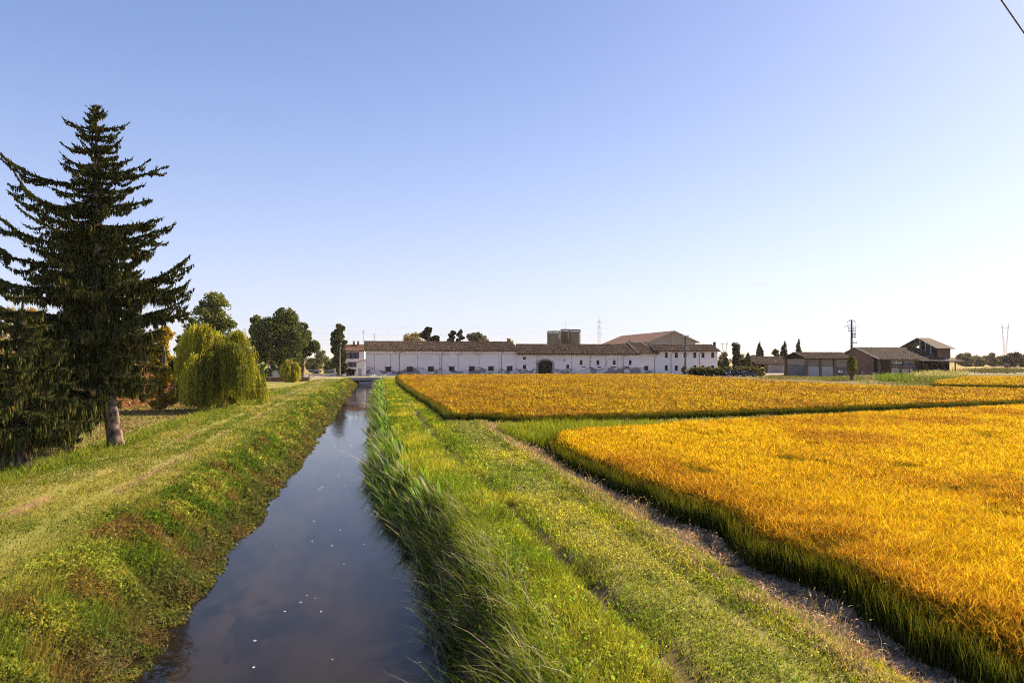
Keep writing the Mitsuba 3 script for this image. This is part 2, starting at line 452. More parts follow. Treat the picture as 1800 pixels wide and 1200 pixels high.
def cards(P, size, c, up=0.0, long=1.6, nrm=None):
    """One leaf (a lozenge of two triangles, slightly folded) at every row of P."""
    n = len(P)
    size = np.broadcast_to(np.asarray(size, float), (n,))[:, None]
    a = rng.normal(size=(n, 3))
    a[:, 2] = a[:, 2] * (1 - up) - up * 0.6
    a /= np.linalg.norm(a, axis=1, keepdims=True)
    b = np.cross(a, rng.normal(size=(n, 3)) if nrm is None else nrm)
    b /= np.linalg.norm(b, axis=1, keepdims=True) + 1e-9
    k = np.cross(a, b) * size * 0.12
    V = np.stack([P - a * size * long / 2, P + b * size / 2 + k, P + a * size * long / 2, P - b * size / 2 + k], 1).reshape(-1, 3)
    F = (np.arange(n) * 4)[:, None, None] + np.array([[0, 1, 2], [0, 2, 3]])[None]
    return V, F.reshape(-1, 3), np.repeat(np.broadcast_to(c, (n, 3)), 4, axis=0)


def jitter(base, n, amount=0.25, hue=0.1):
    base = np.broadcast_to(np.asarray(base, float), (n, 3))
    return np.clip(base * rng.lognormal(0, amount, (n, 1)) * rng.lognormal(0, hue, (n, 3)), 0.003, 0.95)


def mixc(a, b, t):
    t = np.asarray(t)[:, None]
    return np.asarray(a) * (1 - t) + np.asarray(b) * t


def nz(x, y, s, seed, octaves=3):
    return meshkit.fbm(np.stack([x * s, y * s, x * 0], -1), octaves, seed)


def scatter(x0, x1, y0, y1, density, full=16.0, power=2.0, floor=0.0):
    """Random ground points in view; the density (per square metre) holds up to the distance "full" and falls off beyond it."""
    out = []
    ys = np.geomspace(max(y0, 5.0), y1, 28)
    for a, b in zip(ys[:-1], ys[1:]):
        dens = max(density * min(1.0, (full / (0.5 * (a + b))) ** power), floor)
        n = int(dens * (x1 - x0) * (b - a))
        p = np.stack([rng.uniform(x0, x1, n), rng.uniform(a, b, n)], 1)
        out.append(p[seen(p[:, 0], p[:, 1])])
    p = np.vstack(out)
    return p[:, 0], p[:, 1]


def far_scale(x, y, full=16.0, most=6.0):
    """Blades grow wider with distance, as there are fewer of them."""
    return np.clip(depth_of(np.stack([x, y], -1)) / full, 1.0, most)


def on_ground(x, y, dz=0.0):
    return np.stack([x, y, ground_z(x, y) + dz], -1)


# the mown lawn of the left bank
g = MB()
x, y = scatter(-14.5, -6.2, 9, 160, 420, 15, 1.6, 5)
keep = x < edge_l(y) - 2.0
tr = np.minimum(np.abs(x + 8.75 + 0.022 * (y - 18)), np.abs(x + 10.9 + 0.012 * (y - 40)))
keep &= (rng.random(len(x)) < np.clip(tr / 0.5 + 2.2 * (nz(x, y * 0.35, 0.6, 23) - 0.42), 0.25, 1))
x, y = x[keep], y[keep]
m = nz(x, y * 0.5, 0.5, 21)
c = mixc((0.18, 0.24, 0.026), (0.42, 0.39, 0.08), np.clip((m - 0.36) * 3.0, 0, 1))
c = jitter(c, len(x), 0.28, 0.07)
s = far_scale(x, y, 15, 5)
h = rng.uniform(0.04, 0.11, len(x)) * (0.5 + 1.2 * nz(x, y, 1.1, 5)) * np.minimum(s, 1.6)
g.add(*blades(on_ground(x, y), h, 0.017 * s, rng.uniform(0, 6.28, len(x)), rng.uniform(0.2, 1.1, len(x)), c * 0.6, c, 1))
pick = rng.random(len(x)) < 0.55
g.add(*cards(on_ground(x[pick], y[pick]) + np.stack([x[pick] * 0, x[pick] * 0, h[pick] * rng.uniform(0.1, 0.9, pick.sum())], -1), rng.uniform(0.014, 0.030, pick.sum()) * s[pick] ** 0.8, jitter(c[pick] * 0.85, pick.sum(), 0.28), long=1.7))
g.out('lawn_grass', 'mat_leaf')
labels['lawn_grass'] = {'label': 'short sun-dried grass on the left bank of the canal', 'category': 'grass', 'kind': 'stuff'}

# the rough strip along the foot of the left bank
g = MB()
x, y = scatter(-17.5, -12.6, 10, 120, 260, 16, 1.6, 6)
dens = np.exp(-((x + 14.6) / 1.1) ** 2)
keep = rng.random(len(x)) < dens
x, y = x[keep], y[keep]
c = jitter(mixc((0.13, 0.22, 0.02), (0.34, 0.37, 0.05), nz(x, y, 0.6, 9)), len(x), 0.3)
s = far_scale(x, y, 16, 5)
g.add(*blades(on_ground(x, y), rng.uniform(0.15, 0.6, len(x)), 0.022 * s, rng.uniform(0, 6.28, len(x)), rng.uniform(0.2, 0.9, len(x)), c * 0.7, c, 2, 0.1))
g.out('rough_grass', 'mat_leaf')
labels['rough_grass'] = {'label': 'tall rough green grass along the foot of the left bank by the spruce', 'category': 'grass', 'kind': 'stuff'}

# the meadow under the trees: thin grass and fallen leaves
g = MB()
x, y = scatter(-75, -16.2, 22, 120, 30, 34, 1.3, 3)
s = far_scale(x, y, 30, 3)
c = jitter(mixc((0.15, 0.17, 0.03), (0.30, 0.24, 0.07), nz(x, y, 0.3, 9)), len(x), 0.3)
g.add(*blades(on_ground(x, y), rng.uniform(0.06, 0.22, len(x)), 0.05 * s, rng.uniform(0, 6.28, len(x)), rng.uniform(0.2, 1.0, len(x)), c * 0.7, c, 1))
pick = rng.random(len(x)) < 0.5 * (nz(x, y, 0.25, 12) > 0.45)
g.add(*cards(on_ground(x[pick], y[pick], 0.03), rng.uniform(0.06, 0.12, pick.sum()) * s[pick], jitter((0.34, 0.19, 0.085), pick.sum(), 0.35)))
g.out('meadow_grass', 'mat_leaf')
labels['meadow_grass'] = {'label': 'thin meadow grass strewn with fallen leaves beyond the spruces', 'category': 'grass', 'kind': 'stuff'}

# leafy weeds on the left bank's slope
g = MB()
x, y = scatter(-8.8, -4.2, 7, 162, 1900, 13, 1.6, 16)
L = edge_l(y)
hump = sstep(-3.0, -1.7, x - L) * sstep(0.65, 0.1, x - L + 0.6 * (nz(x, y, 1.2, 51) - 0.5))
keep = rng.random(len(x)) < hump
x, y, L = x[keep], y[keep], L[keep]
mound = 0.07 + 0.44 * np.clip(nz(x, y, 1.6, 31, 4) * 2.6 - 0.85, 0, 1.2) * sstep(-3.1, -1.2, x - L) + 0.10 * sstep(-1.0, 0, x - L)
zz = ground_z(x, y) + mound * (1 - rng.random(len(x)) ** 2.2) * (1.0 - 0.35 * sstep(-0.6, 0.2, x - L))
keep = nz(x, y, 2.4, 57) + 0.25 * rng.random(len(x)) > 0.46 - 0.1 * sstep(-1.2, -2.4, x - L)
x, y, L, zz = x[keep], y[keep], L[keep], zz[keep]
P = np.stack([x, y, np.maximum(zz, WATER_Z + 0.02)], -1)
k1, k2 = nz(x, y, 1.0, 41, 4), nz(x, y, 0.9, 43)
c = mixc((0.11, 0.175, 0.018), (0.35, 0.365, 0.055), np.clip((k1 - 0.47) * 4 + 0.15, 0, 1))
c = mixc(c, (0.24, 0.13, 0.05), np.clip((k2 - 0.58 - 0.05 * sstep(-0.8, -1.8, x - L)) * 6, 0, 0.7))
c = mixc(c, (0.125, 0.115, 0.045), 0.6 * sstep(-1.0, -0.1, x - L))
c = jitter(c, len(x), 0.32, 0.1)
s = far_scale(x, y, 13, 6)
g.add(*cards(P, rng.uniform(0.022, 0.055, len(x)) * s ** 0.85, c, long=2.1))
pick = rng.random(len(x)) < 0.20
Q = P[pick & (x - L < -0.1)].copy()
Q[:, 2] = ground_z(Q[:, 0], Q[:, 1])
cc = c[pick & (x - L < -0.1)] * 1.15
g.add(*blades(Q, rng.uniform(0.2, 0.7, len(Q)), 0.014 * s[pick & (x - L < -0.1)], rng.uniform(-1.2, 1.2, len(Q)), rng.uniform(0.1, 0.8, len(Q)), cc * 0.8, cc, 2, 0.1))
g.out('bank_weeds', 'mat_leaf')
labels['bank_weeds'] = {'label': 'thick green and rust-brown leafy weeds overhanging the left edge of the water', 'category': 'weeds', 'kind': 'stuff'}

# grass of the right-hand path
g = MB()
x, y = scatter(0.6, 8.2, 7, 165, 950, 13, 1.65, 10)
R = edge_r(y)
keep = (x > R + 0.8) & (x < 7.6)
x, y, R = x[keep], y[keep], R[keep]
worn = np.maximum(np.exp(-((x - rut_1(y)) / 0.36) ** 2) * (nz(x, y * 0.6, 0.7, 8) > 0.34), 0.7 * np.exp(-((x - 6.1) / 0.28) ** 2) * (nz(x, y * 0.6, 0.7, 18) > 0.42)) * (y < 60)
keep = rng.random(len(x)) > np.maximum(0.92 * worn, 0.45 * (nz(x, y * 0.8, 1.7, 95) > 0.64))
x, y, R = x[keep], y[keep], R[keep]
mid = np.exp(-((x - 5.4) / 1.0) ** 2) + 0.5 * np.exp(-((x - 2.9) / 0.25) ** 2)
tall = np.clip((4.6 - x) / 2.2, 0, 1) * sstep(60, 20, y)
m = nz(x, y * 0.6, 0.55, 61)
c = mixc((0.21, 0.31, 0.018), (0.54, 0.52, 0.045), np.clip((m - 0.38) * 3.0, 0, 1))
c = mixc(c, (0.36, 0.36, 0.12), np.clip(0.9 * mid * nz(x, y * 0.7, 0.5, 91), 0, 0.8))
c = mixc(c, (0.12, 0.15, 0.02), np.clip((nz(x, y * 0.7, 1.3, 93) - 0.56) * 5, 0, 0.6))
c = mixc(c, (0.50, 0.36, 0.15), np.clip((x - 6.3) * 0.8, 0, 0.75) * (nz(x, y, 1.1, 3) > 0.42))
c = jitter(c, len(x), 0.42, 0.09)
s = far_scale(x, y, 13, 6)
h = (rng.uniform(0.06, 0.16, len(x)) + 0.26 * tall * rng.random(len(x)) * (0.3 + 1.4 * nz(x, y, 0.9, 17))) * (1 - 0.45 * np.clip(mid, 0, 1)) * np.minimum(s, 1.5)
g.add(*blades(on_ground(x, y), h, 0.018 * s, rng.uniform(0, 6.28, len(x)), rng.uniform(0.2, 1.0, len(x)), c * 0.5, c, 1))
pick = rng.random(len(x)) < 0.6
g.add(*cards(on_ground(x[pick], y[pick]) + np.stack([x[pick] * 0, x[pick] * 0, h[pick] * rng.uniform(0.05, 0.8, pick.sum())], -1), rng.uniform(0.014, 0.030, pick.sum()) * s[pick] ** 0.8, jitter(c[pick] * 0.9, pick.sum(), 0.28), long=1.6))
# broad-leaved weeds between the blades
pick = rng.random(len(x)) < 0.22 * tall * (nz(x, y, 0.8, 77) > 0.47)
Q = on_ground(x[pick], y[pick]) + np.stack([x[pick] * 0, x[pick] * 0, rng.uniform(0.02, 0.22, pick.sum())], -1)
g.add(*cards(Q, rng.uniform(0.03, 0.06, len(Q)) * s[pick], jitter((0.30, 0.42, 0.05), len(Q), 0.3), long=1.5))
g.out('path_grass', 'mat_leaf')
labels['path_grass'] = {'label': 'bright green and yellow grass on the path between canal and rice field', 'category': 'grass', 'kind': 'stuff'}

# dry bristle grass along the ditch
g = MB()
x, y = scatter(6.7, 8.3, 7, 46, 130, 12, 1.4, 8)
keep = nz(x, y, 0.9, 19) > 0.47
x, y = x[keep], y[keep]
s = far_scale(x, y, 13, 4)
c = jitter((0.50, 0.37, 0.19), len(x), 0.3)
h = rng.uniform(0.15, 0.55, len(x))
az = rng.normal(0.4, 1.2, len(x))
ln = rng.uniform(0.2, 0.9, len(x))
P = on_ground(x, y)
g.add(*blades(P, h, 0.010 * s, az, ln, c * 0.6, c, 2, 0.2))
pick = rng.random(len(x)) < 0.25
tip = P[pick] + np.stack([np.cos(az[pick]) * ln[pick] * h[pick], np.sin(az[pick]) * ln[pick] * h[pick], h[pick] * 0.8], -1)
g.add(*blades(tip, rng.uniform(0.02, 0.06, len(tip)), 0.028 * s[pick], az[pick], rng.uniform(1.0, 2.8, len(tip)), c[pick] * 1.3, c[pick] * 1.5, 2, 0.5))
x, y = scatter(6.6, 8.6, 7, 46, 520, 12, 1.4, 8)
keep = rng.random(len(x)) < np.clip(1.25 - (x - 6.6) * 0.55 + 0.8 * (nz(x, y, 1.3, 81) - 0.5), 0.1, 1)
x, y = x[keep], y[keep]
g.add(*cards(on_ground(x, y, 0.03), rng.uniform(0.012, 0.035, len(x)) * far_scale(x, y, 13, 4), jitter((0.44, 0.33, 0.20), len(x), 0.5), long=5.0))
g.out('bristle_grass', 'mat_leaf')
labels['bristle_grass'] = {'label': 'dry straw-coloured bristle grass along the ditch beside the rice', 'category': 'grass', 'kind': 'stuff'}

# reeds on the right bank: long blades leaning out over the water
g = MB()
x, y = scatter(-2.6, 2.8, 18, 160, 105, 30, 1.3, 7)
R = edge_r(y)
keep = (x > R - 0.25) & (x < R + 1.15 + 1.0 * wob(y, 0.35, 8)) & (y > 20 + 2 * (x - R)) & (nz(x, y, 1.5, 27) > 0.47)
x, y, R = x[keep], y[keep], R[keep]
t = (x - R) / 2.0
s = far_scale(x, y, 30, 4)
n = len(x)
h = rng.uniform(0.45, 1.25, n) * (0.65 + 0.5 * nz(x, y, 0.5, 3)) * (1 - 0.12 * t)
lean = np.clip(rng.normal(0.65, 0.35, n) * (1 - 0.85 * np.clip(t, 0, 1)), 0.03, 1.7)
az = np.pi + rng.normal(0.1, 0.45, n) + 3.0 * (nz(x, y, 1.1, 37) - 0.5)
c = jitter(mixc((0.17, 0.26, 0.045), (0.19, 0.38, 0.02), np.clip(t, 0, 1)), n, 0.5)
pale = rng.random(n) < 0.22 * (1 - 0.7 * np.clip(t, 0, 1))
c[pale] = jitter((0.55, 0.50, 0.33), pale.sum(), 0.25)  # pale colour painted in as highlights, mostly on the water side
g.add(*blades(on_ground(x, y), h, rng.uniform(0.05, 0.10, n) * s ** 0.7, az, lean, c * 0.18, c * 1.25, 3, rng.uniform(0.0, 0.14, n), 1.35))  # blade feet darkened in colour so the gaps look dark
g.out('reeds', 'mat_gloss_leaf')
labels['reeds'] = {'label': 'dense green reeds with pale blades leaning over the right side of the canal', 'category': 'reeds', 'kind': 'stuff'}

# arching sedge on the near right bank
g = MB()
x, y = scatter(0.2, 3.2, 8, 24, 230, 12, 1.2, 20)
R = edge_r(y)
clump = nz(x, y, 1.1, 29)
keep = (x > R - 0.25) & (x < R + 1.5) & (clump > 0.42)
x, y, R = x[keep], y[keep], R[keep]
n = len(x)
t = np.clip((x - R) / 1.5, 0, 1)
h = rng.uniform(0.45, 1.15, n)
c = jitter(mixc((0.12, 0.17, 0.025), (0.28, 0.36, 0.03), t), n, 0.3)
pale = rng.random(n) < 0.22
c[pale] = jitter((0.58, 0.52, 0.33), pale.sum(), 0.2)
g.add(*blades(on_ground(x, y), h, 0.019, np.pi + rng.normal(-0.1, 0.9, n), rng.uniform(0.2, 1.1, n), c * 0.5, c, 4, rng.uniform(0.1, 0.5, n), 1.8))
x, y = scatter(0.2, 3.2, 8, 30, 420, 12, 1.2, 20)
R = edge_r(y)
keep = (x > R - 0.1) & (x < R + 1.6)
x, y, R = x[keep], y[keep], R[keep]
P = on_ground(x, y)
P[:, 2] += rng.uniform(0.02, 0.42, len(x))
g.add(*cards(P, rng.uniform(0.025, 0.06, len(x)), jitter(mixc((0.07, 0.09, 0.02), (0.26, 0.32, 0.03), np.clip((x - R) / 1.5, 0, 1)), len(x), 0.35), long=2.4))
g.out('sedge', 'mat_gloss_leaf')
labels['sedge'] = {'label': 'arching pale sedge and dark leafy weeds on the near right bank', 'category': 'sedge', 'kind': 'stuff'}


# the rice
def crop(key, label, poly, top, density, full, ripe, brown, green_side=True, blade=0.02, cell=0.22, far_cell=0.6, power=1.7, least=3):
    """A standing crop: a closed canopy over the polygon, with blades and ears rising from it and a fringe of green stems down its sides."""
    q = np.array(shapely.Polygon(poly).exterior.segmentize(0.7).coords)[:-1]
    k = np.clip(depth_of(q) / 60, 0, 1)
    q = q + (np.stack([wob(q[:, 0] * 0.3 + q[:, 1], 0.45, 21), wob(q[:, 0] + q[:, 1] * 0.3, 0.45, 23)], -1) * 0.75 + np.stack([wob(q[:, 0] + q[:, 1], 1.7, 25), wob(q[:, 1] - q[:, 0], 1.7, 27)], -1) * 0.35) * (1 - 0.5 * k)[:, None]
    poly = shapely.Polygon(q).buffer(0)
    x0, y0, x1, y1 = poly.bounds
    g = MB()
    step = np.concatenate([np.arange(x0, min(x1, 30), cell), np.arange(max(x0, min(x1, 30)), x1 + far_cell, far_cell)])
    sy = [y0]
    while sy[-1] < y1:
        sy.append(sy[-1] + np.clip(cell * (max(sy[-1], 1) / 20), cell, far_cell * 1.5))
    X, Y = np.meshgrid(step, np.array(sy), indexing='ij')
    shp = X.shape
    inside = shapely.contains_xy(poly, X.ravel(), Y.ravel()).reshape(shp)
    dist = np.zeros(shp)
    dist[inside] = shapely.distance(poly.exterior, shapely.points(X[inside], Y[inside]))
    Z = ground_z(X, Y) + (top - 0.27) * sstep(-0.05, 0.55, dist) ** 0.7 + (nz(X, Y, 2.2, 5) - 0.5) * 0.24
    ok = inside[:-1, :-1] & inside[1:, :-1] & inside[1:, 1:] & inside[:-1, 1:]
    c4 = (X[:-1, :-1], Y[:-1, :-1])
    ok &= seen(*c4, margin=6, wide=0.95)
    i, j = np.nonzero(ok)
    w = shp[1]
    f = np.stack([i * w + j, (i + 1) * w + j, (i + 1) * w + j + 1, i * w + j + 1], 1)
    used, inv = np.unique(f, return_inverse=True)
    V = np.stack([X, Y, Z], -1).reshape(-1, 3)[used]
    m = nz(V[:, 0], V[:, 1] * 0.6, 0.22, 13)
    C = mixc(np.asarray(ripe) * 0.28, np.asarray(brown) * 0.26, np.clip((m - 0.4) * 3.5, 0, 1))  # canopy darkened in colour to deepen the gaps between blades
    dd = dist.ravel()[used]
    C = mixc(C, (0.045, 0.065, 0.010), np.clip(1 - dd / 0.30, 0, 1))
    C = jitter(C, len(V), 0.15, 0.05)
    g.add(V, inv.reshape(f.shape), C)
    # blades and drooping ears
    x, y = scatter(x0, x1, y0, y1, density, full, power, least)
    keep = shapely.contains_xy(poly, x, y)
    x, y = x[keep], y[keep]
    d = shapely.distance(poly.exterior, shapely.points(x, y))
    s = far_scale(x, y, full, 5)
    n = len(x)
    m = nz(x, y * 0.6, 0.22, 13)
    row = nz(x, y * 0.5, 0.9, 71, 2)
    t = np.clip((m - 0.4) * 3.5 + rng.normal(0, 0.35, n), 0, 1)
    c = mixc(ripe, brown, t) * (0.75 + 0.5 * nz(x, y, 1.4, 73))[:, None]
    c = mixc(c, (0.20, 0.20, 0.015), np.clip((row - 0.74) * 6, 0, 0.6))
    c = mixc((0.09, 0.115, 0.012), c, np.clip((d - 0.12) / 0.45 + rng.normal(0, 0.2, n), 0, 1))
    c = jitter(c, n, 0.30, 0.07)
    lod = np.clip((row - 0.73) * 4.0, 0, 0.5)                                  # lodged hollows
    z0 = ground_z(x, y) + (top - 0.30) * (1 - 0.45 * lod) * sstep(-0.15, 0.50, d) ** 0.6
    P = np.stack([x, y, z0], -1)
    ear = rng.random(n) < 0.45
    g.add(*blades(P[~ear], rng.uniform(0.16, 0.33, (~ear).sum()), blade * s[~ear], rng.uniform(0, 6.28, (~ear).sum()), rng.uniform(0.1, 1.0, (~ear).sum()), c[~ear] * 0.75, c[~ear] * 1.05, 2, 0.1))
    ce = c[ear] * np.array([0.95, 0.80, 0.75])
    g.add(*blades(P[ear], rng.uniform(0.18, 0.32, ear.sum()), blade * 1.1 * s[ear], rng.uniform(0, 6.28, ear.sum()), rng.uniform(0.6, 1.5, ear.sum()), ce * 0.8, ce, 2, 0.55))
    # the side: green lower leaves
    if green_side:
        ring = poly.exterior
        L = ring.length
        q = np.array(ring.segmentize(0.5).coords)
        ok = seen(q[:, 0], q[:, 1])
        at = np.cumsum(np.r_[0, np.linalg.norm(np.diff(q, axis=0), axis=1)])
        pos = []
        for a, b, s0, k0 in zip(q[:-1], q[1:], at[:-1], ok[:-1]):
            if k0:
                dens = 700 * min(1, (full / max(depth_of(a), 1)) ** 1.2)
                pos.append(rng.uniform(0, np.linalg.norm(b - a), int(dens * np.linalg.norm(b - a))) + s0)
        pos = np.concatenate(pos)
        pt = shapely.get_coordinates(shapely.line_interpolate_point(ring, pos))
        pt = pt + rng.normal(0, 0.10, pt.shape) + 0.14 * np.stack([wob(pt[:, 0] + pt[:, 1], 0.8, 2), wob(pt[:, 1] - pt[:, 0], 0.8, 6)], -1) * 2
        n = len(pt)
        s = far_scale(pt[:, 0], pt[:, 1], full, 5)
        P = on_ground(pt[:, 0], pt[:, 1])
        hh = rng.uniform(0.30, 0.92, n) * top
        lo = jitter((0.028, 0.040, 0.007), n, 0.3)
        hi = mixc((0.075, 0.10, 0.010), np.asarray(ripe) * 0.7, np.clip((hh / top - 0.80) * 3.0, 0, 1))
        g.add(*blades(P, hh, blade * 0.95 * s, rng.uniform(0, 6.28, n), rng.uniform(0.05, 0.35, n), lo, jitter(hi, n, 0.2), 3, 0.05))
    g.out(key, 'mat_leaf')
    labels[key] = {'label': label, 'category': 'rice field', 'kind': 'stuff'}


RIPE, BROWN = (0.71, 0.465, 0.017), (0.47, 0.25, 0.023)
near_poly = [(8.6, 4), (8.6, 12), (8.75, 20), (8.4, 27), (8.3, 33), (9.4, 36.6), (13.5, 38.2), (18.9, 40.4), (36, 45.4), (55.5, 50.4), (100, 61), (100, 20), (40, 4)]
crop('near_rice', 'orange-gold ripe rice in the near field right of the ditch', near_poly, 0.85, 900, 14, RIPE, BROWN, blade=0.022)
far_poly = [(5.0, 49.6), (11.4, 46.6), (22.4, 48.4), (40, 51.9), (61, 55.9), (110, 66), (110, 72), (87, 79), (75.5, 90), (73.0, 100), (72.0, 125), (76, 160), (78, 178), (40, 180), (5, 178), (3.7, 160), (3.5, 140), (3.2, 120), (3.9, 85)]
crop('far_rice', 'golden rice in the far field in front of the white barn', far_poly, 0.85, 75, 22, (0.72, 0.47, 0.03), (0.58, 0.33, 0.04), cell=0.3, far_cell=1.0, power=1.5, least=6)


# ---------------------------------------------------------------- buildings
FY = 188.0                                         # the plane of the long white facades


def fx(px, y=FY):
    return at_y(px, HZ, y)[0]


def fz(px, py, y=FY):
    return at_y(px, py, y)[1]


def tiles(x0, x1, y_eave, z_eave, y_ridge, z_ridge, clip=None, w=0.26, l=0.40, sag=0.06):
    """A slope of barrel tiles, every tile a half round of its own; clip(x, t) says where the slope is covered (t from eave to ridge)."""
    n = max(1, int(round(abs(x1 - x0) / w)))
    L = math.hypot(y_ridge - y_eave, z_ridge - z_eave)
    m = max(1, int(round(L / l)))
    ix, it = np.meshgrid(np.arange(n), np.arange(m), indexing='ij')
    ix, it = ix.ravel(), it.ravel()
    xc = x0 + (ix + 0.5) * (x1 - x0) / n
    t0, t1 = it / m - 0.01, (it + 1.12) / m
    if clip is not None:
        ok = clip(xc, (it + 0.5) / m)
        xc, t0, t1 = xc[ok], t0[ok], t1[ok]
    k = len(xc)
    r = np.random.default_rng(int(abs(x0 * 10)) + n)
    g = np.linspace(0, np.pi, 4)
    jx, jz, tw = r.normal(0, 0.014, k), r.normal(0, 0.012, k), r.normal(0, 0.012, k)
    nrm = np.array([0, -(z_ridge - z_eave) / L, abs(y_ridge - y_eave) / L])
    if y_ridge < y_eave:
        nrm[1] *= -1
    wave = sag * (meshkit.fbm(np.stack([xc * 0.12, xc * 0, xc * 0], -1), 3, 3) - 0.6) * 2.5
    V = []
    for t, lift, rad in ((t0, 0.055, w * 0.46), (t1, 0.015, w * 0.38)):
        for a in g:
            off = (lift + rad * 0.75 * np.sin(a) + jz + wave * np.sin(np.pi * np.clip(t, 0, 1)) )[:, None] * nrm
            p = np.stack([xc + jx - rad * np.cos(a) + tw * (t - t0) * 40 * 0.2, y_eave + (y_ridge - y_eave) * t, z_eave + (z_ridge - z_eave) * t], -1) + off
            V.append(p)
    V = np.stack(V, 1).reshape(-1, 3)
    f = []
    for a in range(3):
        f += [[a, a + 1, a + 5], [a, a + 5, a + 4]]
    f += [[0, 3, 1], [1, 3, 2]]
    F = (np.arange(k) * 8)[:, None, None] + np.array(f)[None]
    return V, F.reshape(-1, 3)


def slab(mb, quad, th=0.12, c=None):
    """A roof slope: the quad (counter-clockwise seen from above) with the thickness th below it."""
    a = np.asarray(quad, float)
    b = a - [0, 0, th]
    k = len(a)
    f = [[0, i, i + 1] for i in range(1, k - 1)] + [[k, k + i + 1, k + i] for i in range(1, k - 1)]
    for i in range(k):
        j = (i + 1) % k
        f += [[i, i + k, j], [j, i + k, j + k]]
    mb.add(np.vstack([a, b]), f, c)


def window(parent, x0, x1, z0, z1, y, bars=0, sill=True, deep=0.22, frame_mat='mat_dark_wood', shutters=False, brick_lintel=False):
    """A window let into a front wall: the pane at the back of the reveal, a frame, and bars or a sill."""
    f = MB()
    b = 0.07
    yy = y + deep
    f.box(x0, x1, yy - 0.05, yy + 0.03, z0, z0 + b).box(x0, x1, yy - 0.05, yy + 0.03, z1 - b, z1)
    f.box(x0, x0 + b, yy - 0.047, yy + 0.027, z0 + b, z1 - b).box(x1 - b, x1, yy - 0.047, yy + 0.027, z0 + b, z1 - b)
    f.box((x0 + x1) / 2 - 0.03, (x0 + x1) / 2 + 0.03, yy - 0.043, yy + 0.024, z0 + b, z1 - b)
    w = part(parent, 'window', f, frame_mat)
    p = MB().box(x0 + b * 0.5, x1 - b * 0.5, yy, yy + 0.02, z0 + b * 0.5, z1 - b * 0.5)
    part(w, 'pane', p, 'mat_dark_glass')
    if bars:
        g = MB()
        for k in range(bars):
            xx = x0 + (k + 0.5) * (x1 - x0) / bars
            g.tube([[xx, y + 0.08, z0], [xx, y + 0.08, z1]], 0.014, 5)
        part(w, 'grille', g, 'mat_dark_metal')
    if sill:
        part(w, 'sill', MB().box(x0 - 0.12, x1 + 0.12, y - 0.07, y + 0.10, z0 - 0.09, z0 - 0.002), 'mat_concrete')
    if brick_lintel:
        part(w, 'lintel', MB().box(x0 - 0.45, x1 + 0.45, y - 0.025, y + 0.06, z1 + 0.02, z1 + 0.10), 'mat_brick')
    return w


def downspout(parent, x, z1, y, r=0.06, swan=0.75):
    m = MB()
    m.tube([[x + swan, y - 0.62, z1], [x + swan * 0.85, y - 0.55, z1 - 0.12], [x + swan * 0.1, y - 0.14, z1 - 0.75], [x, y - 0.10, z1 - 1.0], [x, y - 0.10, 0.05]], r, 8)
    for z in np.arange(1.0, z1 - 1.2, 1.6):
        m.box(x - r * 1.5, x + r * 1.5, y - 0.11, y - 0.002, z, z + 0.05)
    return part(parent, 'downspout', m, 'mat_dark_metal', 30)


def gutter(parent, x0, x1, y, z):
    g = np.linspace(np.pi, 2 * np.pi, 6)
    prof = np.stack([0.09 * np.cos(g), 0.09 * np.sin(g)], -1)
    V = np.array([[xx, y + a, z + b] for xx in (x0, x1) for a, b in prof])
    f = [[i, i + 1, i + 7, i + 6] for i in range(5)]
    m = MB().add(V, f)
    m.add(V + [0, 0, 0.012], [q[::-1] for q in f])
    return part(parent, 'gutter', m, 'mat_dark_metal')


# --- the long barn (left, taller) -------------------------------------------------
barn = thing('long_barn', 'long white-plastered barn at the far canal end with seven low dark windows', 'barn')
bx0, bx1 = fx(643), fx(911)
z_e, y_e = 6.86, FY - 0.65
BD = 11.0
y_r, z_r = FY + BD / 2, fz(760, 600.8, FY + BD / 2)
holes = []
wins = []
for px in (682.5, 720.5, 757.5, 794, 829.5, 863, 896):
    xx = fx(px)
    zc, hh = fz(px, 649.0 - (px - 682) * 0.006), 0.66
    wins.append((xx - 0.80, xx + 0.80, zc - hh, zc + hh))
wall = rect(bx0, bx1, -0.3, z_e - 0.05)
for w in wins:
    wall = wall.difference(rect(*w))
m = MB()
m.mesh(facade(wall, FY, FY + 0.4))
back_w = FY + BD
m.box(bx0, bx1, back_w - 0.4, back_w, -0.3, z_e - 0.05)
gab = shapely.Polygon([(FY + 0.4, -0.3), (back_w - 0.4, -0.3), (back_w - 0.4, z_e - 0.1), ((FY + back_w) / 2, z_r - 0.25), (FY + 0.4, z_e - 0.1)])
m.mesh(sidewall(gab, bx0, bx0 + 0.4)).mesh(sidewall(gab, bx1 - 0.4, bx1))
part(barn, 'wall', m, 'mat_plaster')
for x0, x1, z0, z1 in wins:
    window(barn, x0, x1, z0, z1, FY, bars=6, sill=False, deep=0.25, brick_lintel=True)
for px in (661, 701, 737, 775, 809, 845, 880, 910):                              # pilasters
    xx = fx(px)
    part(barn, 'pilaster', MB().box(xx - 0.42, xx + 0.42, FY - 0.07, FY - 0.001, -0.2, z_e - 0.95), 'mat_plaster')
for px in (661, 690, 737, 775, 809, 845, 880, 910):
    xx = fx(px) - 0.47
    part(barn, 'joint', MB().box(xx - 0.045, xx + 0.045, FY - 0.012, FY - 0.003, 0.0, z_e - 0.95), 'mat_stain_shade')
part(barn, 'cornice_shadow', MB().box(bx0 + 0.05, bx1 - 0.05, FY - 0.11, FY - 0.095, z_e - 0.97, z_e - 0.90), 'mat_stain_shade')  # dark strip that paints the ledge shadow under the cornice
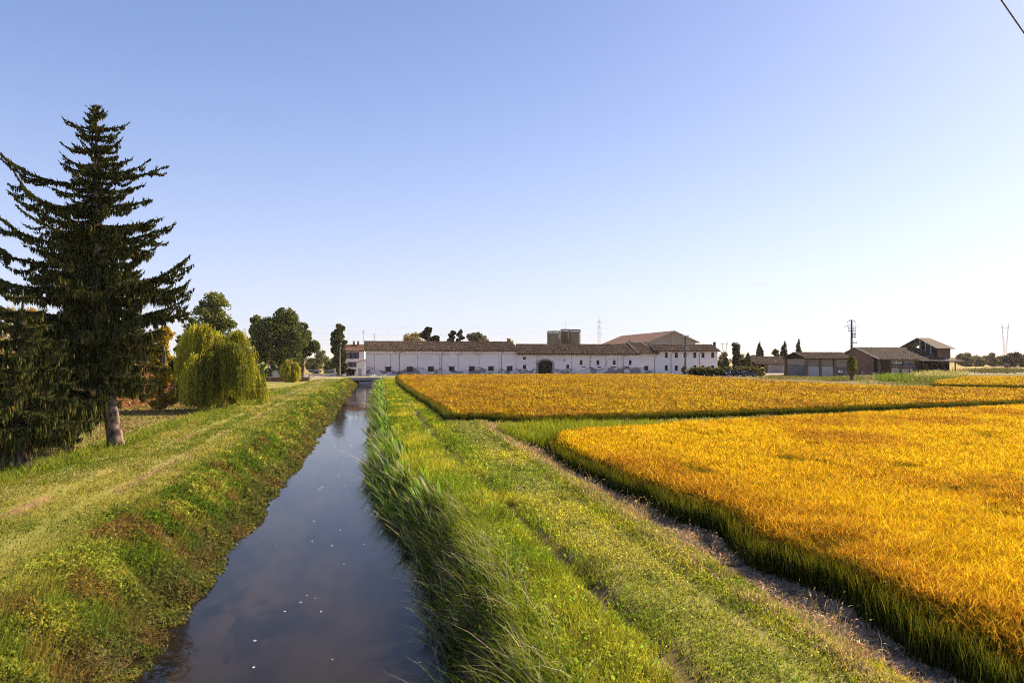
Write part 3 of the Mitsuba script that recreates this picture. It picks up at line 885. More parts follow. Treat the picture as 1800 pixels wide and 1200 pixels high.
part(barn, 'cornice_band', MB().box(bx0 + 0.02, bx1 - 0.02, FY - 0.09, FY - 0.002, z_e - 0.94, z_e - 0.12), 'mat_plaster')
r = MB()
e0, e1 = bx0 - 0.55, bx1 + 0.25
slab(r, [[e0, y_e, z_e], [e1, y_e, z_e], [e1 - 0.9, y_r, z_r], [e0, y_r, z_r]])
slab(r, [[e0, y_r, z_r + 0.004], [e1 - 0.9, y_r, z_r + 0.004], [e1, back_w + 0.6, z_e], [e0, back_w + 0.6, z_e]])
roof = part(barn, 'roof', r, 'mat_dark_wood')
hipclip = lambda xc, t: xc < e1 - 0.9 * t  # noqa: E731
t_ = MB().add(*tiles(e0, e1, y_e - 0.05, z_e + 0.02, y_r, z_r + 0.02, hipclip))
part(roof, 'roof_tile', t_, 'mat_roof_tile', kind='stuff')
t_ = MB().add(*tiles(e0, e1, back_w + 0.6, z_e + 0.02, y_r, z_r + 0.02, hipclip))
part(roof, 'roof_tile', t_, 'mat_roof_tile', kind='stuff')
rd = MB()
for a in np.arange(e0, e1 - 1.2, 0.42):
    rd.tube([[a, y_r, z_r + 0.06], [a + 0.46, y_r, z_r + 0.045]], [0.17, 0.14], 8)
part(roof, 'ridge_tile', rd, 'mat_roof_tile', kind='stuff')
bm = MB()
for a in np.arange(e0 + 0.3, e1, 0.9):
    bm.box(a, a + 0.10, y_e + 0.03, FY - 0.002, z_e - 0.24, z_e - 0.12)
part(roof, 'rafter_end', bm, 'mat_dark_wood', kind='stuff')
gutter(barn, e0 + 0.05, e1, y_e - 0.10, z_e - 0.03)
for px in (702, 776.5, 881):
    downspout(barn, fx(px), z_e - 0.1, FY - 0.06)

# --- the gatehouse wing with the arch ---------------------------------------------
wing = thing('gate_barn', 'lower white barn wing with a tall dark arched gateway and iron wall anchors', 'barn')
wx0, wx1 = bx1 + 0.002, fx(1121)
z_e2, y_e2 = 5.95, FY - 0.85
y_r2, z_r2 = FY + 5.2, fz(985, 605.6, FY + 5.2)
ax0, ax1 = fx(946), fx(971)
aw = (ax1 - ax0) / 2
arch_top = fz(958, 633.2)
arch = shapely.Polygon([(ax0, -0.4), (ax1, -0.4), (ax1, arch_top - 1.0)] + [((ax0 + ax1) / 2 + aw * math.cos(t), arch_top - 1.0 + 1.0 * math.sin(t)) for t in np.linspace(0, np.pi, 17)[1:-1]] + [(ax0, arch_top - 1.0)])
small = []
for px, p0, p1, wd in ((922, 627.0, 632.0, 0.42), (922, 641.0, 648.0, 0.46), (998, 640.5, 647.5, 0.44), (1021.5, 633, 641.3, 0.42), (1051, 633, 641.3, 0.42), (1080, 633, 641.3, 0.42), (1108, 633, 641.3, 0.42)):
    xx = fx(px)
    small.append((xx - wd, xx + wd, fz(px, p1), fz(px, p0)))
slots = []
for px in (1026, 1053, 1079, 1103):
    xx = fx(px)
    slots.append((xx - 0.62, xx + 0.62, fz(px, 645.4), fz(px, 643.9)))
wall = rect(wx0, wx1, -0.3, z_e2 - 0.05).difference(arch)
for w in small + slots:
    wall = wall.difference(rect(*w))
m = MB()
m.mesh(facade(wall, FY - 0.02, FY + 0.38))
m.box(wx0, wx1, FY + 10.0, FY + 10.4, -0.3, z_e2 - 0.05)
part(wing, 'wall', m, 'mat_plaster')
for i, (x0, x1, z0, z1) in enumerate(small):
    window(wing, x0, x1, z0, z1, FY - 0.02, bars=2 if i == 1 else 0, sill=i in (1, 2))
for x0, x1, z0, z1 in slots:
    part(wing, 'vent_slot', MB().box(x0, x1, FY + 0.10, FY + 0.13, z0, z1), 'mat_void')
# the arch: a surround that stands proud of the wall, and two plank doors coloured near black for the shade
outer = shapely.Polygon([(ax0 - 0.55, -0.2), (ax1 + 0.55, -0.2), (ax1 + 0.55, arch_top - 0.95)] + [((ax0 + ax1) / 2 + (aw + 0.55) * math.cos(t), arch_top - 0.95 + 1.45 * math.sin(t)) for t in np.linspace(0, np.pi, 17)[1:-1]] + [(ax0 - 0.55, arch_top - 0.95)])
part(wing, 'gate_surround', MB().mesh(facade(outer.difference(arch), FY - 0.10, FY - 0.022)), 'mat_grey_wall')
frm = rect(ax0 - 0.75, ax1 + 0.75, arch_top - 0.6, arch_top + 1.02).difference(outer)
part(wing, 'gate_dark_sheet', MB().box(ax0, ax1, FY + 0.36, FY + 0.375, -0.2, arch_top - 0.02), 'mat_void')  # added dark sheet, stops light from showing through the plank gaps
part(wing, 'gate_panel', MB().mesh(facade(frm, FY - 0.07, FY - 0.021)), 'mat_plaster')
n_pl = 14
for half in (0, 1):
    leaf = None
    for k in range(n_pl // 2):
        xa = ax0 + (half * (n_pl // 2) + k) * (ax1 - ax0) / n_pl
        xb = xa + (ax1 - ax0) / n_pl - 0.02
        pl = arch.intersection(rect(xa, xb, -0.02, arch_top - 0.02))
        if leaf is None:
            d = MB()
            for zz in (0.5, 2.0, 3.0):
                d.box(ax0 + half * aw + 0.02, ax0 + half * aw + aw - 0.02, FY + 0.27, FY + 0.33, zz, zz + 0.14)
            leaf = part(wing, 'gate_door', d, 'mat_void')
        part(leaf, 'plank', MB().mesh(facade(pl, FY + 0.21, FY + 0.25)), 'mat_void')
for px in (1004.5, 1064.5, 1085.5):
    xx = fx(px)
    part(wing, 'joint', MB().box(xx - 0.06, xx + 0.06, FY - 0.034, FY - 0.023, 0.0, z_e2 - 0.15), 'mat_stain_shade')
cx, cz = fx(991.5), fz(991.5, 633)
part(wing, 'wall_anchor', MB().bar([cx, FY - 0.06, cz - 0.75], [cx, FY - 0.06, cz + 0.75], 0.09).bar([cx - 0.62, FY - 0.05, cz - 0.05], [cx + 0.62, FY - 0.05, cz + 0.1], 0.09), 'mat_dark_metal', label='cross-shaped iron wall anchor')
for px in (1066, 1037.5):
    cx, cz = fx(px), fz(px, 638)
    part(wing, 'wall_anchor', MB().bar([cx - 0.25, FY - 0.06, cz - 0.7], [cx + 0.25, FY - 0.06, cz + 0.7], 0.10), 'mat_dark_metal')
e0, e1 = wx0 + 0.35, fx(1121) + 0.4
r = MB()
slab(r, [[e0 - 0.9, y_e2, z_e2], [e1, y_e2, z_e2], [fx(1105, FY + 5.2), y_r2, z_r2], [e0, y_r2, z_r2]])
slab(r, [[e0, y_r2, z_r2 + 0.004], [fx(1105, FY + 5.2), y_r2, z_r2 + 0.004], [e1, FY + 11.0, z_e2], [e0, FY + 11.0, z_e2]])
roof = part(wing, 'roof', r, 'mat_dark_wood')
xr_end = fx(1105, FY + 5.2)
clip2 = lambda xc, t: (xc < e1 + (xr_end - e1) * t) & (xc > e0 - 0.9 + 0.9 * t)  # noqa: E731
part(roof, 'roof_tile', MB().add(*tiles(e0 - 0.9, e1, y_e2 - 0.05, z_e2 + 0.02, y_r2, z_r2 + 0.02, clip2)), 'mat_roof_tile', kind='stuff')
part(roof, 'roof_tile', MB().add(*tiles(e0, e1, FY + 11.0, z_e2 + 0.02, y_r2, z_r2 + 0.02, clip2)), 'mat_roof_tile', kind='stuff')
rd = MB()
for a in np.arange(e0, xr_end, 0.42):
    rd.tube([[a, y_r2, z_r2 + 0.06], [a + 0.46, y_r2, z_r2 + 0.045]], [0.17, 0.14], 8)
part(roof, 'ridge_tile', rd, 'mat_roof_tile', kind='stuff')
bm = MB()
for a in np.arange(e0 - 0.3, e1, 1.05):
    bm.box(a, a + 0.16, y_e2 + 0.03, FY - 0.022, z_e2 - 0.30, z_e2 - 0.12)
part(roof, 'rafter_end', bm, 'mat_dark_wood', kind='stuff')
gutter(wing, e0 - 0.8, e1, y_e2 - 0.10, z_e2 - 0.03)
for px in (943.5, 1037, 1095):
    downspout(wing, fx(px), z_e2 - 0.1, FY - 0.06, swan=0.7)

# --- the corner block with the hipped roof -----------------------------------------
cor = thing('corner_block', 'white plastered corner building with a hipped brown tile roof between barn wing and farmhouse', 'building')
cx0, cx1 = wx1 + 0.003, fx(1152)
CD = 13.0
z_e3 = fz(1140, 621.2, FY - 0.8)
z_r3 = fz(1120, 602.0, FY + 6)
win = (fx(1136) - 0.62, fx(1136) + 0.62, fz(1136, 650.8), fz(1136, 642.8))
m = MB()
m.mesh(facade(rect(cx0, cx1, -0.3, z_e3 - 0.05).difference(rect(*win)), FY - 0.04, FY + 0.36))
m.box(cx1 - 0.4, cx1, FY + 0.36, FY + CD, -0.3, z_e3 - 0.05).box(cx0, cx1 - 0.4, FY + CD - 0.4, FY + CD, -0.3, z_e3 - 0.05)
m.mesh(sidewall(shapely.Polygon([(FY + 0.36, -0.3), (FY + CD - 0.4, -0.3), (FY + CD - 0.4, z_e3), (FY + 6.2, z_r3 - 0.3), (FY + 0.36, z_e3)]), cx0, cx0 + 0.35))
part(cor, 'wall', m, 'mat_plaster')
window(cor, *win, FY - 0.04)
r = MB()
ra, rb = fx(1103, FY + 6.2), fx(1126, FY + 6.2)
ex0, ex1 = cx0 - 0.25, fx(1160, FY - 0.9)
yf, yb = FY - 0.9, FY + CD + 0.8
ry0, ry1 = FY + 6.2, FY + 6.8
slab(r, [[ex0, yf, z_e3], [ex1, yf, z_e3], [rb, ry0, z_r3], [ra, ry0, z_r3]])
slab(r, [[ex1, yf, z_e3], [ex1, yb, z_e3], [rb, ry1, z_r3], [rb, ry0, z_r3]])
slab(r, [[ex1, yb, z_e3], [ex0, yb, z_e3], [ra, ry1, z_r3], [rb, ry1, z_r3]])
slab(r, [[ex0, yb, z_e3], [ex0, yf, z_e3], [ra, ry0, z_r3], [ra, ry1, z_r3]])
roof = part(cor, 'roof', r, 'mat_dark_wood')
clip3 = lambda xc, t: (xc > ex0 + (ra - ex0) * t) & (xc < ex1 + (rb - ex1) * t)  # noqa: E731
part(roof, 'roof_tile', MB().add(*tiles(ex0 - 1, ex1, yf - 0.05, z_e3 + 0.03, ry0, z_r3 + 0.03, clip3)), 'mat_roof_tile', kind='stuff')
V_, F_ = tiles(yf, yb, 0, z_e3 + 0.03, 1, z_r3 + 0.03, lambda xc, t: (xc > yf + (ry0 - yf) * t) & (xc < yb + (ry1 - yb) * t))
V2 = np.stack([ex1 + (rb - ex1) * V_[:, 1], V_[:, 0], V_[:, 2]], -1)
part(roof, 'roof_tile', MB().add(V2, F_[:, ::-1]), 'mat_roof_tile', kind='stuff')
hp = MB()
hp.tube([[ex1, yf, z_e3 + 0.08], [rb, ry0, z_r3 + 0.1]], 0.15, 6).tube([[ra, ry0, z_r3 + 0.1], [rb, ry0, z_r3 + 0.1]], 0.16, 6)
hp.tube([[ex0, yf, z_e3 + 0.08], [ra, ry0, z_r3 + 0.1]], 0.15, 6)
part(roof, 'hip_tile', hp, 'mat_concrete')
ch = MB()
xc_, zc_ = fx(1106.5, FY + 6.5), z_r3
ch.box(xc_ - 0.35, xc_ + 0.35, FY + 6.2, FY + 6.9, zc_ - 0.4, zc_ + 0.55).box(xc_ - 0.45, xc_ + 0.45, FY + 6.1, FY + 7.0, zc_ + 0.6, zc_ + 0.68)
part(roof, 'chimney', ch, 'mat_grey_wall')
downspout(cor, fx(1150.5), z_e3 - 0.1, FY - 0.05, swan=0.9)

# --- the two-storey farmhouse ---------------------------------------------------------
hs = thing('farmhouse', 'plain white two-storey farmhouse with six dark upper windows behind the hedge', 'farmhouse')
hx0, hx1 = cx1 + 0.003, fx(1262)
z_e4 = fz(1210, 617.0, FY - 0.5)
HD = 9.0
y_r4 = FY + HD / 2
z_r4 = fz(1210, 605.4, y_r4)
hw = []
for px in (1172, 1189.5, 1205, 1222, 1236.5, 1253.5):
    xx = fx(px)
    hw.append((xx - 0.48, xx + 0.48, fz(px, 628.2), fz(px, 619.4)))
    hw.append((xx - 0.48, xx + 0.48, fz(px, 650.8), fz(px, 642.0)))
wall = rect(hx0, hx1, -0.3, z_e4 - 0.05)
for w in hw:
    wall = wall.difference(rect(*w))
m = MB()
yh = FY + 0.25
m.mesh(facade(wall, yh, yh + 0.4))
m.box(hx1 - 0.4, hx1, yh + 0.4, FY + HD, -0.3, z_e4 - 0.05).box(hx0, hx1 - 0.4, FY + HD - 0.4, FY + HD, -0.3, z_e4 - 0.05)
part(hs, 'wall', m, 'mat_house_wall')
for w in hw:
    window(hs, *w, yh, sill=True, deep=0.16)
ha, hb = hx0 - 0.5, fx(1267, FY - 0.5)
rb4 = fx(1251, y_r4)
yf, yb = FY - 0.5, FY + HD + 0.6
r = MB()
slab(r, [[ha, yf, z_e4], [hb, yf, z_e4], [rb4, y_r4, z_r4], [ha, y_r4, z_r4]])
slab(r, [[hb, yf, z_e4], [hb, yb, z_e4], [rb4, y_r4, z_r4]])
slab(r, [[ha, y_r4, z_r4 + 0.004], [rb4, y_r4, z_r4 + 0.004], [hb, yb, z_e4], [ha, yb, z_e4]])
roof = part(hs, 'roof', r, 'mat_dark_wood')
part(roof, 'roof_tile', MB().add(*tiles(ha, hb, yf - 0.04, z_e4 + 0.02, y_r4, z_r4 + 0.02, lambda xc, t: xc < hb + (rb4 - hb) * t, sag=0.02)), 'mat_roof_tile', kind='stuff')
V_, F_ = tiles(yf, yb, 0, z_e4 + 0.02, 1, z_r4 + 0.02, lambda xc, t: (xc > yf + (y_r4 - yf) * t) & (xc < yb + (y_r4 - yb) * t), sag=0.02)
part(roof, 'roof_tile', MB().add(np.stack([hb + (rb4 - hb) * V_[:, 1], V_[:, 0], V_[:, 2]], -1), F_[:, ::-1]), 'mat_roof_tile', kind='stuff')
xc_ = fx(1255, y_r4 + 3)
part(roof, 'chimney', MB().box(xc_ - 0.3, xc_ + 0.3, y_r4 + 2.4, y_r4 + 3.0, z_e4 + 0.5, z_r4 + 0.75).box(xc_ - 0.38, xc_ + 0.38, y_r4 + 2.3, y_r4 + 3.1, z_r4 + 0.76, z_r4 + 0.86), 'mat_dark_wood')
gutter(hs, ha, hb, yf - 0.09, z_e4 - 0.03)
for px in (1180, 1230):
    downspout(hs, fx(px), z_e4 - 0.1, yh, swan=0.6)

# --- the warehouse behind ----------------------------------------------------------------
wh = thing('warehouse', 'large pale warehouse with a broad rust-red roof rising behind the farmhouse', 'warehouse')
U2 = 236.0
gx0, gx1, gm = at_y(1142, 597, U2)[0], at_y(1222, 597, U2)[0], at_y(1183, 581, U2)[0]
gze, gzr = at_y(1142, 598.5, U2)[1], at_y(1183, 581.2, U2)[1]
U3 = 290.0
m = MB()
gab = shapely.Polygon([(gx0, -0.3), (gx1, -0.3), (gx1, gze), (gm, gzr - 0.3), (gx0, gze)])
m.mesh(facade(gab, U2, U2 + 0.5))
m.box(gx0, gx0 + 0.5, U2 + 0.5, U3, -0.3, gze - 0.1).box(gx1 - 0.5, gx1, U2 + 0.5, U3, -0.3, gze - 0.1).box(gx0 + 0.5, gx1 - 0.5, U3 - 0.5, U3, -0.3, gze - 0.1)
part(wh, 'wall', m, 'mat_grey_wall')
for xx in (gx0 + 0.3, gm, gx1 - 0.3):
    part(wh, 'pilaster', MB().box(xx - 0.3, xx + 0.3, U2 - 0.15, U2 - 0.002, 0, gze - 0.1 if xx != gm else gzr - 0.6), 'mat_concrete')
for k in range(6):
    yy = U2 + 4 + k * 8.5
    part(wh, 'wall_panel', MB().box(gx0 - 0.06, gx0 - 0.003, yy, yy + 5.5, gze - 2.2, gze - 0.5), 'mat_dark_glass')
r = MB()
ov = 1.3
sl = (gzr - gze) / (gm - gx0)
slab(r, [[gm, U2 - 1.2, gzr], [gm, U3 + 1, gzr], [gx0 - ov, U3 + 1, gze - sl * ov], [gx0 - ov, U2 - 1.2, gze - sl * ov]], 0.25)
slab(r, [[gm, U3 + 1, gzr + 0.004], [gm, U2 - 1.2, gzr + 0.004], [gx1 + ov, U2 - 1.2, gze - sl * ov], [gx1 + ov, U3 + 1, gze - sl * ov]], 0.25)
part(wh, 'roof', r, 'mat_red_roof')
fb = MB()
for sx in (-1, 1):
    xe = gx0 - ov if sx < 0 else gx1 + ov
    fb.add([[gm, U2 - 1.25, gzr + 0.02], [xe, U2 - 1.25, gze - sl * ov + 0.02], [xe, U2 - 1.25, gze - sl * ov - 0.4], [gm, U2 - 1.25, gzr - 0.4],
            [gm, U2 - 1.21, gzr + 0.02], [xe, U2 - 1.21, gze - sl * ov + 0.02], [xe, U2 - 1.21, gze - sl * ov - 0.4], [gm, U2 - 1.21, gzr - 0.4]],
           [[0, 1, 2, 3], [7, 6, 5, 4], [0, 4, 5, 1], [3, 2, 6, 7]])
part(wh, 'barge_board', fb, 'mat_concrete')

# --- the silos ------------------------------------------------------------------------------
for i, (p0, p1, ptop, yy, lab) in enumerate(((965, 988.6, 581.2, 231, 'left concrete silo with a roofed rail on top behind the gateway wing'), (988.0, 1003.4, 578.2, 236, 'middle concrete silo, narrowest and set back between the other two'),
                                             (1003.2, 1023, 578.8, 230, 'right concrete silo with its right flank in the sun'))):
    s_ = thing('silo', lab, 'silo')
    xa, xb = at_y(p0, ptop, yy)[0], at_y(p1, ptop, yy)[0]
    zt = at_y(p0, ptop + 4.2, yy)[1]
    R_ = (xb - xa) / 2
    xc = (xa + xb) / 2
    a = np.arange(48) * 2 * np.pi / 48
    m = MB()
    m.tube([[xc, yy + R_, -0.3], [xc, yy + R_, zt]], R_, 48)
    part(s_, 'shell', m, 'mat_silo', 30)
    part(s_, 'cap_slab', MB().tube([[xc, yy + R_, zt + 0.01], [xc, yy + R_, zt + 0.16]], R_ * 1.06, 48), 'mat_silo', 30)
    zz = at_y(p0, ptop, yy)[1]
    rail = MB()
    for t in np.arange(16) * 2 * np.pi / 16:
        rail.box(xc + R_ * 0.98 * math.cos(t) - 0.06, xc + R_ * 0.98 * math.cos(t) + 0.06, yy + R_ + R_ * 0.98 * math.sin(t) - 0.06, yy + R_ + R_ * 0.98 * math.sin(t) + 0.06, zt + 0.17, zz)
    top_r = part(s_, 'railing', rail, 'mat_dark_metal')
    part(s_, 'top_ring', MB().tube([[xc, yy + R_, zz - 0.28], [xc, yy + R_, zz]], R_ * 1.0, 48), 'mat_dark_metal', 30)
    hoop = MB()
    for zh in np.arange(9.0, zt - 0.5, 1.25):
        hoop.tube(np.stack([xc + (R_ + 0.03) * np.cos(np.r_[a, a[0]]), yy + R_ + (R_ + 0.03) * np.sin(np.r_[a, a[0]]), np.full(49, zh)], -1), 0.035, 4, caps=False)
    part(s_, 'hoop', hoop, 'mat_silo')
    cg = MB()
    xg = xb + 0.22 if i < 2 else xa - 0.05
    for dx_ in (-0.2, 0.2):
        cg.box(xg + dx_ - 0.04, xg + dx_ + 0.04, yy + R_ * 0.5, yy + R_ * 0.5 + 0.08, 6.0, zt + 0.6)
    for zr_2 in np.arange(6.2, zt + 0.5, 0.32):
        cg.box(xg - 0.155, xg + 0.155, yy + R_ * 0.5 + 0.01, yy + R_ * 0.5 + 0.07, zr_2, zr_2 + 0.09)
    part(s_, 'gap_shade_ladder', cg, 'mat_dark_metal')  # invented dark rails and rungs, standing in for the shaded gaps between silos
    if i == 1:
        zb = at_y(p0, 601, yy)[1]
        bl = MB().tube([[xc, yy + R_, zb], [xc, yy + R_, zb + 0.15]], R_ * 1.25, 32)
        for t in np.linspace(np.pi, 2 * np.pi, 9):
            bl.tube([[xc + R_ * 1.22 * math.cos(t), yy + R_ + R_ * 1.22 * math.sin(t), zb], [xc + R_ * 1.22 * math.cos(t), yy + R_ + R_ * 1.22 * math.sin(t), zb + 1.0]], 0.05, 4)
        tt = np.linspace(np.pi, 2 * np.pi, 17)
        for hh in (0.5, 1.0):
            bl.tube(np.stack([xc + R_ * 1.22 * np.cos(tt), yy + R_ + R_ * 1.22 * np.sin(tt), tt * 0 + zb + hh], -1), 0.05, 4)
        part(s_, 'balcony', bl, 'mat_dark_metal')
        part(s_, 'antenna_rod', MB().tube([[xc, yy + R_, zz], [xc, yy + R_, zz + 2.3]], 0.035, 5), 'mat_dark_metal')

# --- left of the barn: the old house, the lean-to, the culvert -------------------------------
oh = thing('old_house', 'white old house with green-grey shutters half hidden left of the long barn', 'house')
OY = 205.0
ox0, ox1 = at_y(608, HZ, OY)[0], at_y(640, HZ, OY)[0]
oze, ozr = at_y(620, 616.5, OY)[1], at_y(620, 605.5, OY + 4)[1]
ow = []
for px, p0, p1 in ((617.5, 619, 630), (624.5, 618.5, 630), (617.5, 636, 645), (624.5, 636, 645)):
    xx = at_y(px, HZ, OY)[0]
    ow.append((xx - 0.45, xx + 0.45, at_y(px, p1, OY)[1], at_y(px, p0, OY)[1]))
wall = rect(ox0, ox1, -0.3, oze)
for w in ow:
    wall = wall.difference(rect(*w))
m = MB().mesh(facade(wall, OY, OY + 0.4)).box(ox0, ox0 + 0.4, OY + 0.4, OY + 9, -0.3, oze).box(ox1 - 0.4, ox1, OY + 0.4, OY + 9, -0.3, oze)
part(oh, 'wall', m, 'mat_house_wall')
for x0, x1, z0, z1 in ow:
    w_ = window(oh, x0, x1, z0, z1, OY)
    part(w_, 'shutter', MB().box(x0 - 0.62, x0 - 0.04, OY - 0.05, OY - 0.003, z0, z1).box(x1 + 0.04, x1 + 0.62, OY - 0.05, OY - 0.003, z0, z1), 'mat_blue_door')
r = MB()
slab(r, [[ox0 - 0.6, OY - 0.6, oze], [ox1 + 0.4, OY - 0.6, oze], [ox1 + 0.4, OY + 4.5, ozr], [ox0 - 0.6, OY + 4.5, ozr]])
slab(r, [[ox0 - 0.6, OY + 4.5, ozr + 0.004], [ox1 + 0.4, OY + 4.5, ozr + 0.004], [ox1 + 0.4, OY + 9.6, oze], [ox0 - 0.6, OY + 9.6, oze]])
roof = part(oh, 'roof', r, 'mat_dark_wood')
part(roof, 'roof_tile', MB().add(*tiles(ox0 - 0.6, ox1 + 0.4, OY - 0.65, oze + 0.02, OY + 4.5, ozr + 0.02)), 'mat_red_roof', kind='stuff')
for px in (622, 629.5):
    xx = at_y(px, HZ, OY + 3.5)[0]
    part(roof, 'chimney', MB().box(xx - 0.3, xx + 0.3, OY + 3.2, OY + 3.8, ozr - 0.6, ozr + 0.85).box(xx - 0.4, xx + 0.4, OY + 3.1, OY + 3.9, ozr + 0.95, ozr + 1.02).box(xx - 0.05, xx + 0.05, OY + 3.4, OY + 3.6, ozr + 0.85, ozr + 0.95), 'mat_brick')
for px, ptop in ((638.5, 580), (658.5, 586)):
    xx, zt = at_y(px, ptop, OY + 4)
    an = thing('roof_antenna', 'tall thin television antenna above the left end of the barn roof' if px < 650 else 'shorter television antenna, right of the taller one over the barn roof', 'antenna')
    part(an, 'mast', MB().tube([[xx, OY + 4, ozr - 0.6 if px < 650 else 3.0], [xx, OY + 4, zt]], 0.05, 5), 'mat_dark_metal')
    for k, zz in enumerate((zt - 0.15, zt - 0.9)):
        el_ = MB().tube([[xx - 0.6, OY + 4, zz], [xx + 0.6, OY + 4, zz]], 0.03, 4)
        for q_ in np.linspace(-0.55, 0.55, 5):
            el_.tube([[xx + q_, OY + 3.7, zz + 0.04], [xx + q_, OY + 4.3, zz + 0.04]], 0.02, 4)
        part(an, 'dipole', el_, 'mat_dark_metal')
lt = thing('lean_to_shed', 'small white lean-to with a red tiled roof against the left end of the barn', 'shed')
LY = 184.5
lx0, lx1 = at_y(626.5, HZ, LY)[0], bx0 - 0.02
lz = at_y(630, 637.3, LY)[1]
lzt = at_y(641, 630.5, LY)[1]
m = MB()
m.mesh(facade(shapely.Polygon([(lx0, -0.3), (lx1, -0.3), (lx1, lz + 0.9), (lx0, lz)]), LY, LY + 0.3))
m.box(lx0, lx0 + 0.3, LY + 0.3, LY + 6, -0.3, lz)
part(lt, 'wall', m, 'mat_house_wall')
part(lt, 'door', MB().box(lx0 + 0.4, lx0 + 1.4, LY - 0.03, LY - 0.002, 0, 1.9), 'mat_grey_metal')
part(lt, 'ledge', MB().box(lx0, lx1 - 0.05, LY - 0.05, LY - 0.003, 1.93, 2.0), 'mat_concrete')
r = MB()
slab(r, [[lx0 - 0.4, LY - 0.5, lz + 0.02], [lx1, LY - 0.5, lz + 1.0], [lx1, LY + 6.3, lz + 1.0], [lx0 - 0.4, LY + 6.3, lz + 0.02]], 0.14)
part(lt, 'roof', r, 'mat_red_roof')

br = thing('culvert_bridge', 'low concrete bridge carrying the farm road over the far end of the canal', 'bridge')
by0 = U_END - 0.7
bl, brr = float(edge_l(by0)) - 1.6, float(edge_r(by0)) + 1.6
part(br, 'deck', MB().box(bl, brr, by0, by0 + 7.0, -0.28, 0.12), 'mat_concrete')
part(br, 'edge_beam', MB().box(bl - 0.2, brr + 0.2, by0 - 0.25, by0 - 0.003, -0.42, 0.22), 'mat_concrete')
for xx in (bl, brr - 0.9):
    part(br, 'abutment', MB().box(xx, xx + 0.9, by0 + 0.05, by0 + 6.8, -2.0, -0.285), 'mat_grey_wall')
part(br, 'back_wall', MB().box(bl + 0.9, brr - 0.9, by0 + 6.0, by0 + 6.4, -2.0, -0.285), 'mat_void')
part(br, 'rail', MB().tube([[bl, by0 + 6.6, 0.55], [brr, by0 + 6.6, 0.55]], 0.05, 6).tube([[bl, by0 + 6.6, 0.12], [bl, by0 + 6.6, 0.55]], 0.05, 6).tube([[brr, by0 + 6.6, 0.12], [brr, by0 + 6.6, 0.55]], 0.05, 6), 'mat_dark_metal')
sl_ = thing('sluice_frame', 'white sluice gate frame under the low bridge at the canal\'s end', 'sluice gate')
xm = (edge_l(by0) + edge_r(by0)) / 2
for sx in (-1, 1):
    part(sl_, 'post', MB().box(xm + sx * 1.5 - 0.09, xm + sx * 1.5 + 0.09, by0 - 0.55, by0 - 0.36, -1.8, -0.45), 'mat_concrete')
part(sl_, 'panel', MB().box(xm - 1.4, xm + 1.4, by0 - 0.50, by0 - 0.42, -1.25, -0.78), 'mat_white_block')

# --- sheds on the right ----------------------------------------------------------------------
sh = thing('open_shed', 'low open-gabled shed with brown tiles and grey side wall beyond the cars', 'shed')
SY = 205.0
sx0, sx1 = at_y(1350, HZ, SY)[0], at_y(1392, HZ, SY)[0]
sze = at_y(1360, 640, SY)[1]
szr = at_y(1360, 626.5, SY + 5)[1]
m = MB().box(sx0, sx1, SY, SY + 0.3, -0.3, sze).box(sx0, sx1, SY + 10, SY + 10.3, -0.3, sze)
part(sh, 'wall', m, 'mat_grey_wall')
gx_ = at_y(1330, HZ, SY)[0]
for yy in (SY + 0.2, SY + 5.1, SY + 10.0):
    part(sh, 'post', MB().box(gx_ - 0.15, gx_ + 0.15, yy - 0.15, yy + 0.15, 0, sze), 'mat_brick')
part(sh, 'tie_beam', MB().box(gx_ - 0.1, gx_ + 0.1, SY + 0.2, SY + 10.0, sze - 0.02, sze + 0.2), 'mat_dark_wood')
r = MB()
slab(r, [[gx_ - 0.8, SY - 0.6, sze], [sx1 + 0.5, SY - 0.6, sze], [sx1 + 0.5, SY + 5.1, szr], [gx_ - 0.8, SY + 5.1, szr]])
slab(r, [[gx_ - 0.8, SY + 5.1, szr + 0.004], [sx1 + 0.5, SY + 5.1, szr + 0.004], [sx1 + 0.5, SY + 10.9, sze], [gx_ - 0.8, SY + 10.9, sze]])
roof = part(sh, 'roof', r, 'mat_dark_wood')
part(roof, 'roof_tile', MB().add(*tiles(gx_ - 0.8, sx1 + 0.5, SY - 0.65, sze + 0.02, SY + 5.1, szr + 0.02)), 'mat_roof_tile', kind='stuff')

bs = thing('bay_shed', 'long brick-pillared shed with grey-blue sliding doors and white block bays', 'shed')
